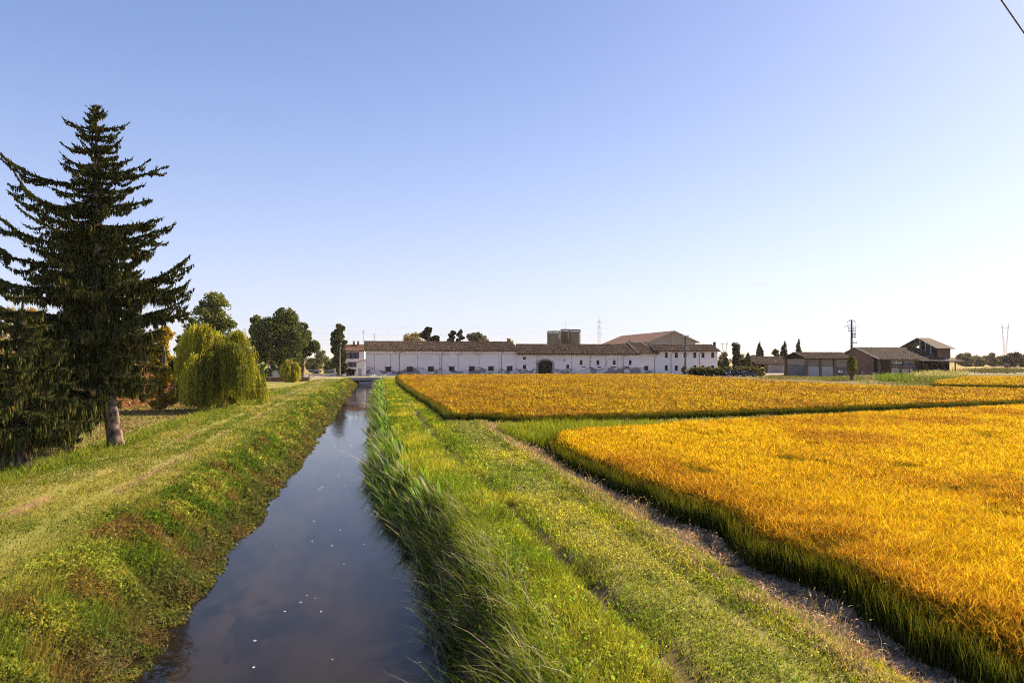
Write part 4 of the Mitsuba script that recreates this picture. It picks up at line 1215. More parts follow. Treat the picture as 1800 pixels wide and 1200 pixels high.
# its gable end stands on the line x = SX, its front on y = BY
BX0, BY = gp(1418, 660.3)[0], gp(1418, 660.3)[1]
b_end = at_y(1500, HZ, BY)[0]
bze = at_y(1450, 630.3, BY - 0.5)[1]
yb_g, zr_ = at_x(1399, 619.2, BX0)
yb_b = 2 * yb_g - BY
bzr = zr_
b_back = yb_b
for px in (1418.5, 1442.5, 1467.5):
    xx = at_y(px, HZ, BY)[0]
    part(bs, 'pillar', MB().box(xx - 0.35, xx + 0.35, BY - 0.1, BY + 0.5, -0.3, bze - 0.1), 'mat_brick')
bays = [(1420.5, 1440.5, 'mat_white_block'), (1444.5, 1465, 'mat_white_block'), (1470, 1493, 'mat_blue_door')]
for p0, p1, mt in bays:
    xa, xb = at_y(p0, HZ, BY)[0], at_y(p1, HZ, BY)[0]
    zs = at_y(p0, 644.0 if mt == 'mat_white_block' else 645.5, BY)[1]
    part(bs, 'bay_wall' if mt == 'mat_white_block' else 'door', MB().box(xa, xb, BY + 0.15, BY + 0.35, -0.2, zs), mt)
    k = 3
    for j in range(k):
        part(bs, 'pane', MB().box(xa + (xb - xa) * j / k + 0.03, xa + (xb - xa) * (j + 1) / k - 0.03, BY + 0.2, BY + 0.24, zs + 0.03, bze - 0.12), 'mat_panel_glass')
    part(bs, 'rail', MB().box(xa, xb, BY + 0.1, BY + 0.28, zs + 0.0, zs + 0.06), 'mat_dark_wood')
# the gable end with its tall sliding doors and open truss
gy0, gy1 = BY, b_back
zs = at_x(1405, 641.2, BX0)[1]
for j in range(4):
    a, b = gy0 + 0.6 + (gy1 - gy0 - 1.2) * j / 4, gy0 + 0.6 + (gy1 - gy0 - 1.2) * (j + 1) / 4
    part(bs, 'door', MB().box(BX0 + 0.05, BX0 + 0.13, a + 0.02, b - 0.02, 0.0, zs), 'mat_blue_door')
    part(bs, 'pane', MB().box(BX0 + 0.07, BX0 + 0.11, a + 0.03, b - 0.03, zs + 0.05, bze - 0.1), 'mat_panel_glass')
part(bs, 'pillar', MB().box(BX0 - 0.3, BX0 + 0.3, gy1 - 0.3, gy1 + 0.3, -0.3, bze - 0.1), 'mat_brick')
part(bs, 'back_wall', MB().box(BX0, b_end, gy1 - 0.02, gy1 + 0.25, -0.3, bze - 0.1), 'mat_brick')
tr_ = MB().bar([BX0 + 0.2, gy0, bze - 0.05], [BX0 + 0.2, gy1, bze - 0.05], 0.2).bar([BX0 + 0.2, yb_g, bze], [BX0 + 0.2, yb_g, bzr - 0.2], 0.16)
tr_.bar([BX0 + 0.2, yb_g, bze + 0.3], [BX0 + 0.2, (yb_g + gy0) / 2, (bze + bzr) / 2 - 0.1], 0.13).bar([BX0 + 0.2, yb_g, bze + 0.3], [BX0 + 0.2, (yb_g + gy1) / 2, (bze + bzr) / 2 - 0.1], 0.13)
part(bs, 'truss', tr_, 'mat_dark_wood')
r = MB()
slab(r, [[BX0 - 0.8, BY - 0.6, bze], [b_end, BY - 0.6, bze], [b_end, yb_g, bzr], [BX0 - 0.8, yb_g, bzr]])
slab(r, [[BX0 - 0.8, yb_g, bzr + 0.004], [b_end, yb_g, bzr + 0.004], [b_end, b_back + 0.6, bze], [BX0 - 0.8, b_back + 0.6, bze]])
roof = part(bs, 'roof', r, 'mat_dark_wood')
part(roof, 'roof_tile', MB().add(*tiles(BX0 - 0.8, b_end, BY - 0.65, bze + 0.02, yb_g, bzr + 0.02, sag=0.12)), 'mat_roof_tile', kind='stuff')
part(roof, 'roof_tile', MB().add(*tiles(BX0 - 0.8, b_end, b_back + 0.6, bze + 0.02, yb_g, bzr + 0.02, sag=0.12)), 'mat_roof_tile', kind='stuff')

# the dark brick barn with the raised drying tower
db = thing('brick_barn', 'dark brick barn with a long roof and a raised open tower on the right', 'barn')
DX, DY = gp(1545, 658.0)
dze = 4.5
dyr, dzr = at_x(1505, 610.2, DX)
d_back = 2 * dyr - DY
dx_r = at_y(1602, HZ, dyr)[0]
dx_e = at_y(1628, HZ, DY)[0]
slp = (dzr - dze) / (dyr - DY)
gabp = shapely.Polygon([(DY + 2.2, -0.3), (d_back, -0.3), (d_back, dze - 0.1), (dyr, dzr - 0.25), (DY + 2.2, dze + slp * 2.2 - 0.25)])
part(db, 'gable_wall', MB().mesh(sidewall(gabp, DX, DX + 0.4)), 'mat_brick')
part(db, 'pillar', MB().box(DX, DX + 0.5, DY, DY + 0.6, -0.3, dze - 0.05), 'mat_brick')
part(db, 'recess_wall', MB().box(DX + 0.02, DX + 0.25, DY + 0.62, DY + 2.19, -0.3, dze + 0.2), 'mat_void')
x_a, x_b = at_y(1565, HZ, DY)[0], at_y(1610, HZ, DY)[0]
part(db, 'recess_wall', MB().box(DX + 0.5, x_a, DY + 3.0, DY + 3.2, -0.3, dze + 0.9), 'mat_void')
z_s = at_y(1590, 638.3, DY)[1]
for j in range(4):
    a, b = x_a + (x_b - x_a) * j / 4, x_a + (x_b - x_a) * (j + 1) / 4
    part(db, 'door', MB().box(a + 0.03, b - 0.03, DY + 0.1, DY + 0.2, 0, z_s - 0.05), 'mat_blue_door')
    part(db, 'pane', MB().box(a + 0.06, b - 0.06, DY + 0.12, DY + 0.16, z_s, dze - 0.15), 'mat_panel_glass')
for xx in (x_a, (x_a + x_b) / 2, x_b):
    part(db, 'post', MB().box(xx - 0.15, xx + 0.15, DY + 0.02, DY + 0.3, 0, dze - 0.1), 'mat_dark_wood')
part(db, 'back_wall', MB().box(DX + 0.4, at_y(1655, HZ, DY)[0], d_back - 0.3, d_back, -0.3, dze - 0.1), 'mat_brick')
t_x1 = at_y(1672, HZ, DY)[0]
part(db, 'side_wall', MB().box(t_x1 - 0.3, t_x1, DY + 0.91, d_back - 0.31, -0.3, dze - 0.4), 'mat_brick')
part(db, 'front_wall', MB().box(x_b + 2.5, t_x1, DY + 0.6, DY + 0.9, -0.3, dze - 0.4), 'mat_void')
r = MB()
slab(r, [[DX - 0.5, DY - 0.7, dze], [dx_e + 6, DY - 0.7, dze], [dx_r + 2, dyr, dzr], [DX - 0.5, dyr, dzr]], 0.14)
slab(r, [[DX - 0.5, dyr, dzr + 0.004], [dx_r + 2, dyr, dzr + 0.004], [dx_e + 6, d_back + 0.8, dze], [DX - 0.5, d_back + 0.8, dze]], 0.14)
part(db, 'roof', r, 'mat_dark_roof')
cr = MB()
n_c = 46
for k in range(n_c):
    xa = DX - 0.45 + k * (dx_r + 2 - DX) / n_c
    cr.tube([[xa, DY - 0.72, dze + 0.02], [xa, dyr, dzr + 0.02]], 0.07, 4)
part(db, 'roof_rib', cr, 'mat_dark_roof', kind='stuff')
fb = MB().bar([DX - 0.52, DY - 0.75, dze - 0.02], [DX - 0.52, dyr, dzr - 0.02], 0.22).bar([DX - 0.52, d_back + 0.8, dze - 0.02], [DX - 0.52, dyr, dzr - 0.02], 0.22)
part(db, 'barge_board', fb, 'mat_concrete')
# the tower: ridge along y, its long roof sloping right; the left slope falls towards the main roof
TY = DY + 1.2
txr, tzr = at_y(1634, 596.5, TY + 6)
tx1, tz1 = at_y(1671, 612.0, TY)                  # right eave, near corner
tx0 = at_y(1582, 610.5, dyr)[0]
twr = MB()
tw_l, tw_r = at_y(1649, HZ, TY)[0], at_y(1670.5, HZ, TY)[0]
tw_zt = at_y(1660, 612.5, TY)[1]
tw_zb = at_y(1660, 629.0, TY)[1]
part(db, 'tower_wall', MB().box(tw_l, tw_r, TY, TY + 0.3, tw_zb - 0.2, tw_zt), 'mat_brick')
part(db, 'tower_wall', MB().box(tw_r - 0.3, tw_r, TY + 0.3, TY + 14, tw_zb - 0.2, tw_zt), 'mat_brick')
# its open left side: a sloping gable of posts with gaps of sky between them
lx_, ly_ = tw_l, TY
ra_y, ra_z = at_x(1614, 594.0, tw_l)
part(db, 'tower_wall', MB().mesh(sidewall(shapely.Polygon([(ly_ + 0.31, tw_zb - 0.4), (ra_y - 0.7, dze + 2.4), (ra_y - 0.7, ra_z - 0.75), (ly_ + 0.31, tw_zt - 0.1)]), tw_l, tw_l + 0.25)), 'mat_void')  # near-black infill standing in for the dark tower interior
for t in (0.35, 0.62, 0.9):
    yy = ly_ + (ra_y - ly_) * t
    part(db, 'tower_post', MB().box(tw_l - 0.12, tw_l - 0.003, yy - 0.25, yy + 0.25, dze + 0.6, tw_zt + (ra_z - tw_zt) * t - 0.3), 'mat_grey_wall')
r = MB()
d_r = at_x(1582, 611, tw_l)[0]
e_z = at_x(1582, 611, tw_l)[1]
rx2, _ = at_y(1634, 594, ra_y)
slab(r, [[tw_l - 0.5, ly_ - 0.6, tw_zt + 0.05], [tx1 + 1.0, ly_ - 0.6, tw_zt + 0.05], [rx2, ra_y, ra_z + 0.05], [tw_l - 0.5, ra_y, ra_z + 0.05]], 0.16)
slab(r, [[tw_l - 0.5, ra_y, ra_z + 0.054], [rx2, ra_y, ra_z + 0.054], [tx1 + 1.0, d_r, e_z], [tw_l - 0.5, d_r, e_z]], 0.16)
part(db, 'tower_roof', r, 'mat_dark_roof')
# the canopy along the foot of the tower
c_x0, c_x1 = at_y(1618, HZ, DY - 2.0)[0], at_y(1689, HZ, DY - 1.0)[0]
r = MB()
slab(r, [[c_x0, DY - 2.6, dze - 0.42], [c_x1, DY - 2.6, dze - 0.55], [c_x1, DY + 3.2, dze + 0.1], [c_x0, DY + 3.2, dze + 0.35]], 0.14)
part(db, 'canopy', r, 'mat_dark_roof')
part(db, 'canopy_edge', MB().bar([c_x0, DY - 2.65, dze - 0.45], [c_x1, DY - 2.65, dze - 0.58], 0.12), 'mat_concrete')
part(db, 'side_roof', (lambda q_: (slab(q_, [[dx_e - 1.5, DY - 0.4, dze + 0.02], [tw_r, DY + 1.0, dze + 0.06], [tw_l + 2, dyr, dzr - 0.4], [dx_r + 1.6, dyr, dzr - 0.1]], 0.1), q_)[1])(MB()), 'mat_grey_metal')
for xx in (c_x0 + 1.0, (c_x0 + c_x1) / 2, c_x1 - 3.0):
    part(db, 'post', MB().box(xx - 0.12, xx + 0.12, DY - 2.2, DY - 1.95, 0, dze - 0.6), 'mat_dark_wood')

# the little hut in front
hut = thing('garden_hut', 'little whitewashed hut with a flat tiled roof in front of the brick barn', 'hut')
hy = DY - 8.0
x0, x1 = at_y(1579, HZ, hy)[0], at_y(1603, HZ, hy)[0]
zt = at_y(1590, 646.5, hy)[1]
wall = rect(x0, x1, -0.2, zt)
dr_ = rect(x0 + 0.35, x0 + 1.15, -0.05, zt - 0.35)
wn = rect(x1 - 1.1, x1 - 0.6, zt - 1.4, zt - 0.5)
part(hut, 'wall', MB().mesh(facade(wall.difference(dr_).difference(wn), hy, hy + 0.2)).box(x0, x0 + 0.2, hy + 0.2, hy + 2.6, -0.2, zt).box(x1 - 0.2, x1, hy + 0.2, hy + 2.6, -0.2, zt), 'mat_white_block')
part(hut, 'door', MB().box(x0 + 0.37, x0 + 1.13, hy + 0.1, hy + 0.15, -0.03, zt - 0.37), 'mat_void')
part(hut, 'window', MB().box(x1 - 1.08, x1 - 0.62, hy + 0.1, hy + 0.13, zt - 1.38, zt - 0.52), 'mat_dark_glass')
r = MB()
slab(r, [[x0 - 0.6, hy - 0.7, zt + 0.02], [x1 + 0.5, hy - 0.7, zt + 0.02], [x1 + 0.3, hy + 3.0, zt + 0.5], [x0 - 0.4, hy + 3.0, zt + 0.5]], 0.1)
roof = part(hut, 'roof', r, 'mat_dark_wood')
part(roof, 'roof_tile', MB().add(*tiles(x0 - 0.6, x1 + 0.5, hy - 0.7, zt + 0.04, hy + 3.0, zt + 0.52)), 'mat_roof_tile', kind='stuff')

# the far house behind the oaks
fh = thing('cottage', 'low white cottage with a red roof seen beneath the dark oaks', 'house')
cy = 190.0
x0, x1 = at_y(474, HZ, cy)[0], at_y(505, HZ, cy)[0]
zt = at_y(490, 634, cy)[1]
part(fh, 'wall', MB().box(x0, x1, cy, cy + 7, -0.6, zt), 'mat_house_wall')
zr = at_y(490, 627.5, cy + 3.5)[1]
r = MB()
slab(r, [[x0 - 0.5, cy - 0.5, zt], [x1 + 0.5, cy - 0.5, zt], [x1 + 0.5, cy + 3.5, zr], [x0 - 0.5, cy + 3.5, zr]])
slab(r, [[x0 - 0.5, cy + 3.5, zr + 0.004], [x1 + 0.5, cy + 3.5, zr + 0.004], [x1 + 0.5, cy + 7.5, zt], [x0 - 0.5, cy + 7.5, zt]])
part(fh, 'roof', r, 'mat_red_roof')
xx = at_y(499, HZ, cy + 3)[0]
part(fh, 'chimney', MB().box(xx - 0.9, xx + 0.9, cy + 2, cy + 3.4, zr - 0.6, zr + 0.6), 'mat_red_roof')
for px in (480, 488):
    xx = at_y(px, HZ, cy)[0]
    part(fh, 'window', MB().box(xx - 0.5, xx + 0.5, cy - 0.04, cy - 0.003, 1.0, 2.3), 'mat_dark_glass')


# ---------------------------------------------------------------- trees
def limb(mb, a, b, r0, r1, bend=0.12, n=5, sides=6):
    a, b = np.asarray(a, float), np.asarray(b, float)
    t = np.linspace(0, 1, n)[:, None]
    off = rng.normal(0, bend, 3) * np.linalg.norm(b - a) * 0.5
    p = a + (b - a) * t + off * np.sin(np.pi * t)
    mb.tube(p, np.linspace(r0, r1, n), sides)
    return p


def foliage(blobs, n, size, c_in, c_out, clumps=26, spread=0.24, hue=0.09, up=0.15):
    """Leaves gathered in clumps over the shells of the blobs (x, y, z, rx, ry, rz)."""
    blobs = np.asarray(blobs, float)
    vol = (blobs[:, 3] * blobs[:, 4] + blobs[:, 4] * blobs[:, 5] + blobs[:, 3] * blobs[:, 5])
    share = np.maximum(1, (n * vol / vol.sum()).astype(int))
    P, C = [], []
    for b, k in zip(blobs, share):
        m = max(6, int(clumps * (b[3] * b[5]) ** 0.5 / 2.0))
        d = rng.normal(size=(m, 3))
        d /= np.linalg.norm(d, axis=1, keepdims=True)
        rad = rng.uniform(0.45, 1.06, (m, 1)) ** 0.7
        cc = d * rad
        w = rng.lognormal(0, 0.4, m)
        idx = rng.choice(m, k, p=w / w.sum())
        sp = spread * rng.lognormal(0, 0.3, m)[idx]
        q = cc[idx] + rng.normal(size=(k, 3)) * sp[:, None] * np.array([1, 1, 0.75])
        q *= np.minimum(1, 1.12 / np.maximum(np.linalg.norm(q, axis=1, keepdims=True), 1e-6))
        P.append(b[:3] + q * b[3:6])
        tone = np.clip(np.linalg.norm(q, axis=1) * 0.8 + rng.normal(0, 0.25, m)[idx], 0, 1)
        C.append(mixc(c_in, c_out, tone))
    P, C = np.vstack(P), np.vstack(C)
    s = size * rng.lognormal(0, 0.25, len(P))
    return cards(P, s, jitter(C, len(P), 0.22, hue), up=up, long=1.5)


def tree(name, label, base, h, blobs, n, size, c_in, c_out, trunk_r, cat='tree', group=None, trunk_h=None, **kw):
    t = thing(name, label, cat, group)
    m = MB()
    b = np.asarray(base, float)
    blobs = np.asarray(blobs, float)
    top = b + [rng.normal(0, 0.03) * h, rng.normal(0, 0.03) * h, trunk_h or h * 0.72]
    tt = np.linspace(0, 1, 6)[:, None]
    p = b + (top - b) * tt
    p[1:, :2] += rng.normal(0, trunk_r * 0.35, (5, 2))
    p[0, 2] -= 0.3
    m.tube(p, trunk_r * np.array([1.35, 1.0, 0.85, 0.7, 0.5, 0.25]), 8)
    part(t, 'trunk', m, 'mat_bark', True)
    lm = MB()
    for q_ in blobs[:14]:
        k = np.clip((q_[2] - b[2]) / h * 0.75, 0.2, 0.9)
        limb(lm, b + (top - b) * k, q_[:3], trunk_r * 0.4, trunk_r * 0.08)
    part(t, 'limbs', lm, 'mat_bark', True, kind='stuff')
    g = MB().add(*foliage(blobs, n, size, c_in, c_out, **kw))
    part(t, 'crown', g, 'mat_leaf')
    return t


def crown_blobs(cx, cy, z0, z1, r, n, seed=0, flat=0.8, egg=0.0):
    """n overlapping blobs filling an upright ellipsoid."""
    q = np.random.default_rng(seed)
    out = []
    for k in range(n):
        a, t = q.uniform(0, 2 * np.pi), (k + 0.5) / n
        w = math.sin(math.pi * min(max(t * 0.86 + 0.10, 0), 1)) ** 0.7 * (1 - egg * t)
        rr = r * w * q.uniform(0.35, 0.72)
        s = r * q.uniform(0.34, 0.52) * (0.6 + 0.5 * w)
        out.append((cx + rr * math.cos(a), cy + rr * math.sin(a), z0 + (z1 - z0) * t * 0.9 + 0.05 * (z1 - z0), s, s, s * flat))
    return out


def px_tree(name, label, px, py_top, py_bot, half_w, D, n=5000, size=None, c_in=(0.02, 0.03, 0.008), c_out=(0.06, 0.085, 0.02), nb=9, seed=1, base_z=0.0, cut=None, egg=0.0, **kw):
    """A tree standing at the distance D along the view whose crown is seen between the rows py_top and py_bot, half_w columns to each side."""
    k = D / FOC
    x, y = FWD * D + RGT * (px - 900) * k
    z1, z0 = EYE[2] + (HZ - py_top) * k, EYE[2] + (HZ - py_bot) * k
    r = half_w * k
    size = size or max(0.10, 0.9 * k * 1.75)
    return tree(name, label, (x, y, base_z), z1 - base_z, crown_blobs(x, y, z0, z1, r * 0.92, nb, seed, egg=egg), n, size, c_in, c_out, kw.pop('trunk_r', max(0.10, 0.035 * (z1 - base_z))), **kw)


# --- the big spruce
SPX, SPY = gp(205, 780)
SPZ = float(ground_z(SPX, SPY))
sp = thing('spruce_tree', 'tall dark spruce with drooping boughs and a bare pale lower trunk on the left bank', 'tree')
SPD = depth_of((SPX, SPY))
KP = SPD / FOC                                        # metres per photograph pixel at the spruce


def sp_axis(z):
    """The trunk leans a little: it stands right of its top."""
    t = np.clip((np.asarray(z, float) - SPZ) / 18.0, 0, 1)
    off = np.interp(t, [0, 0.12, 0.3, 0.55, 0.8, 1.0], [0, -0.35, -0.75, -1.0, -1.12, -1.05])
    return np.stack([SPX + RGT[0] * off, SPY + RGT[1] * off, np.asarray(z, float) + 0 * off], -1)


SP_TOP = EYE[2] + (HZ - 184) * KP
zz = np.linspace(SPZ - 0.2, SP_TOP, 30)
rad = np.interp((zz - SPZ) / (SP_TOP - SPZ), [-0.02, 0, 0.03, 0.1, 0.3, 0.6, 0.85, 1], [0.52, 0.45, 0.40, 0.36, 0.30, 0.20, 0.09, 0.02])
part(sp, 'trunk', MB().tube(sp_axis(zz), rad, 14), 'mat_bark', True)


def bough(z0, az, length, rise, sag, hang, dense=1.0, wood=0.05):
    """One spruce bough: the wood, its side branches and the curtain of hanging twigs, as one mesh. rise: height of the tip over the root; sag: depth of the dip."""
    g = MB()
    d = np.array([math.cos(az), math.sin(az), 0])
    s = np.array([-d[1], d[0], 0])
    root = sp_axis(z0)
    n = 12
    t = np.linspace(0, 1, n)
    kink = rng.normal(0, 0.07, 2)
    p = root + d * (length * t)[:, None] + s * (length * (kink[0] * np.sin(np.pi * t) + kink[1] * t))[:, None]
    p[:, 2] += rise * (0.30 * t + 0.70 * t ** 3) - sag * np.sin(np.pi * t ** 0.9) + rng.normal(0, 0.012, n) * length * t
    g.tube(p, np.linspace(wood, wood * 0.2, n), 5, (0.06, 0.045, 0.035))
    axes = [(p, 1.0)]
    for k in range(int(2 + length * 1.7)):
        ts = rng.uniform(0.18, 0.88)
        ls = length * rng.uniform(0.16, 0.42) * (1.05 - 0.7 * ts)
        sd = rng.choice([-1, 1])
        b0 = np.array([np.interp(ts, t, p[:, q_]) for q_ in range(3)])
        u = np.linspace(0, 1, 6)
        dirn = d * rng.uniform(0.45, 0.95) + s * sd * rng.uniform(0.45, 1.0)
        pp_ = b0 + dirn / np.linalg.norm(dirn) * (ls * u)[:, None]
        pp_[:, 2] += ls * (-0.26 * np.sin(np.pi * u) * rng.uniform(0.3, 1.2) + rng.uniform(-0.15, 0.22) * u ** 2)
        g.tube(pp_, np.linspace(wood * 0.4, 0.006, 6), 4, (0.06, 0.045, 0.035))
        axes.append((pp_, 0.75))

    def spike(a, b, w, c, double=False):
        """A needle-clad twig: a sliver, or two crossed ones."""
        k = len(a)
        ax = b - a
        ax /= np.linalg.norm(ax, axis=1, keepdims=True) + 1e-9
        e = np.cross(ax, rng.normal(size=(k, 3)))
        e /= np.linalg.norm(e, axis=1, keepdims=True) + 1e-9
        mid = a + (b - a) * 0.35
        for q in ((e, np.cross(ax, e)) if double else (e,)):
            v = np.stack([a, mid + q * w[:, None], b, mid - q * w[:, None]], 1).reshape(-1, 3)
            g.add(v, ((np.arange(k) * 4)[:, None, None] + np.array([[0, 1, 2], [0, 2, 3]])[None]).reshape(-1, 3), np.repeat(c, 4, axis=0))

    for ax_p, scale in axes:
        la = np.linalg.norm(np.diff(ax_p, axis=0), axis=1).sum()
        u = np.linspace(0, 1, len(ax_p))
        L = max(int(la * 58 * dense), 10)
        tt = rng.uniform(0.04, 1.0, L)
        at = np.stack([np.interp(tt, u, ax_p[:, k]) for k in range(3)], -1)
        dv = ax_p[-1] - ax_p[0]
        dv = dv / (np.linalg.norm(dv) + 1e-9)
        sv = np.array([-dv[1], dv[0], 0])
        out = np.clip(0.20 * la * (1.05 - tt), 0.05, 0.42) * rng.uniform(0.3, 1.0, L) * scale
        tip = at + sv * (rng.choice([-1, 1], L) * out)[:, None] + dv * (out * rng.uniform(0.2, 0.9, L))[:, None]
        tip[:, 2] += rng.normal(-0.02, 0.04, L)
        spike(at, tip, np.full(L, 0.034), jitter((0.050, 0.062, 0.018), L, 0.35), True)
        m = int(L * 1.5)
        pick = rng.integers(0, L, m)
        a = at[pick] + (tip[pick] - at[pick]) * rng.uniform(0, 1, m)[:, None]
        mod = 0.25 + 1.3 * meshkit.noise(np.stack([tt[pick] * la * 2.2, np.full(m, z0 * 7.3), np.full(m, az * 3.1 + scale)], -1), 5)
        ln = hang * rng.uniform(0.2, 1.0, m) * (1.0 - 0.75 * tt[pick]) * mod * (scale if scale < 1 else 1.0)
        b = a + np.stack([rng.normal(0, 0.10, m) * ln, rng.normal(0, 0.10, m) * ln, -ln], -1)
        c = jitter((0.056, 0.066, 0.018), m, 0.4, 0.08)
        young = rng.random(m) < 0.10
        c[young] = jitter((0.18, 0.13, 0.05), young.sum(), 0.3)
        spike(a, b, rng.uniform(0.022, 0.048, m), c)
        m = max(3, int(7 * la))
        t2 = rng.uniform(0.35, 1.0, m)
        a = np.stack([np.interp(t2, u, ax_p[:, k]) for k in range(3)], -1)
        b = a + dv * rng.uniform(0.02, 0.2, m)[:, None] + sv * rng.normal(0, 0.10, m)[:, None] + np.stack([t2 * 0, t2 * 0, rng.uniform(0.05, 0.20, m)], -1)
        spike(a, b, np.full(m, 0.026), jitter((0.09, 0.10, 0.03), m, 0.3), True)
    return part(sp, 'bough', g, 'mat_needle')


A_R = math.atan2(RGT[1], RGT[0])                      # azimuth of "right in the picture"
A_L = A_R + math.pi


def tip_bough(px, py, py_root, turn=0.0, hang=0.6, dense=1.2):
    """A bough of the outline: root row on the trunk and the tip's place."""
    z0, zt = EYE[2] + (HZ - py_root) * KP, EYE[2] + (HZ - py) * KP
    ax = sp_axis(z0)
    pr = 900 + (ax[:2] @ RGT) / KP
    ln = abs(px - pr) * KP / math.cos(turn)
    az = (A_R if px > pr else A_L) + turn
    bough(z0, az, ln, zt - z0, ln * float(rng.uniform(0.03, 0.14)), hang * float(rng.uniform(0.5, 1.1)), dense)


for a in ((118, 213, 222), (217, 212, 224), (234, 255, 262), (108, 250, 262), (190, 196, 205), (150, 200, 208), (217, 235, 243), (235, 282, 288), (110, 272, 290), (12, 258, 322), (297, 292, 305), (0, 294, 350), (255, 275, 300),
          (250, 322, 332), (270, 352, 362), (307, 390, 412), (4, 355, 392), (278, 380, 396), (308, 416, 440), (-10, 380, 420), (262, 440, 455), (350, 456, 488), (345, 480, 500), (350, 497, 516), (-30, 420, 450), (336, 520, 540),
          (330, 548, 560), (300, 580, 586), (-40, 470, 500), (-60, 520, 540)):
    tip_bough(*a, turn=float(rng.uniform(-0.35, 0.35)), hang=0.30 + 0.75 * min(1, max(0, (a[2] - 215) / 260)), dense=1.15)
# whorls that fill the crown
z = SP_TOP - 0.35
while z > 2.3:
    t = (SP_TOP - z) / (SP_TOP - SPZ)
    R_ = np.interp(t, [0, 0.06, 0.15, 0.25, 0.4, 0.6, 0.8, 1.0], [0.25, 1.0, 1.75, 2.5, 3.4, 4.5, 4.9, 4.6])
    k = 4 if t < 0.08 else 6 if t < 0.30 else 8
    a0 = rng.uniform(0, 2 * math.pi)
    for j in range(k):
        az = a0 + j * 2 * math.pi / k + rng.normal(0, 0.25)
        right = math.cos(az - A_R)
        low = sstep(6.5, 3.0, z)
        if right > 0.25 and z < 3.2:
            continue
        ln = R_ * rng.choice([rng.uniform(0.25, 0.6), rng.uniform(0.55, 0.95)]) * (1 - 0.12 * right) * (1.0 - 0.25 * low * max(right, 0))
        bough(z + rng.normal(0, 0.2), az, ln, ln * (0.20 - 0.52 * t) * rng.uniform(0.4, 1.6), ln * rng.uniform(0.04, 0.16), min((0.28 + 1.5 * t) * rng.uniform(0.45, 1.3), z - 0.5), rng.uniform(0.7, 1.1), 0.045)
    z -= np.interp(t, [0, 0.2, 0.6, 1], [0.36, 0.48, 0.62, 0.72])
for a in range(16):                                     # fuller on the side away from the canal
    z = float(rng.uniform(4.5, 11.5))
    ln = float(np.interp(z, [4.5, 11.5], [5.0, 3.4]) * rng.uniform(0.6, 1.0))
    bough(z, A_L + float(rng.uniform(-0.9, 0.9)), ln, ln * float(rng.uniform(-0.25, 0.12)), 0.1 * ln, float(rng.uniform(0.7, 1.5)), 1.0, 0.045)
for a in range(7):                                      # the leader
    z = SP_TOP - 0.1 - 0.12 * a
    bough(z, rng.uniform(0, 6.28), 0.25 + 0.06 * a, 0.08, 0.0, 0.16, 1.4, 0.012)

# --- the second spruce, at the left edge, lower and without a visible top
S2X, S2Y = gp(66, 806)
S2Z = float(ground_z(S2X, S2Y))
main = (sp, sp_axis, SP_TOP)
sp = thing('spruce_tree', 'broad dark spruce at the left photo edge, its boughs sweeping nearly to the grass', 'tree')
S2_TOP = 7.6


def sp_axis(z):  # noqa: F811
    z = np.asarray(z, float)
    return np.stack([S2X - 0.6 + 0 * z, S2Y + 0 * z, z], -1)


zz = np.linspace(S2Z - 0.2, S2_TOP, 16)
part(sp, 'trunk', MB().tube(sp_axis(zz), np.linspace(0.36, 0.03, 16), 10), 'mat_bark', True)
z = S2_TOP - 0.3
while z > 0.8:
    t = (S2_TOP - z) / (S2_TOP - S2Z)
    R_ = np.interp(t, [0, 0.1, 0.3, 0.6, 1.0], [0.4, 1.2, 2.4, 3.6, 3.9])
    a0 = rng.uniform(0, 2 * math.pi)
    for j in range(5):
        az = a0 + j * 2 * math.pi / 5 + rng.normal(0, 0.25)
        ln = R_ * rng.uniform(0.65, 1.0)
        bough(z, az, ln, -ln * 0.20 * t * min(1, z / 3), 0.08 * ln * min(1, z / 3), min(0.5 + 1.6 * t, z + 0.3), 0.9, 0.04)
    z -= 0.62
# a thinner trunk beside it
S3X, S3Y = gp(122, 784)
st = thing('spruce_tree', 'slender dark spruce between the tall one and the left edge, curtained to the ground', 'tree')
sp = st
S3Z = float(ground_z(S3X, S3Y))


def sp_axis(z):  # noqa: F811
    z = np.asarray(z, float)
    return np.stack([S3X + 0 * z, S3Y + 0 * z, z], -1)


zz = np.linspace(S3Z - 0.2, 7.4, 12)
part(sp, 'trunk', MB().tube(sp_axis(zz), np.linspace(0.24, 0.03, 12), 8), 'mat_bark', True)
z = 7.1
while z > 0.8:
    t = (7.4 - z) / 7.4
    for j in range(4):
        ln = np.interp(t, [0, 0.3, 1], [0.5, 1.8, 1.7]) * rng.uniform(0.7, 1.0)
        bough(z, rng.uniform(0, 6.28), ln, -ln * 0.15 * min(1, z / 3), 0.05 * ln, min(0.5 + 1.4 * t, z + 0.2), 1.0, 0.03)
    z -= 0.7


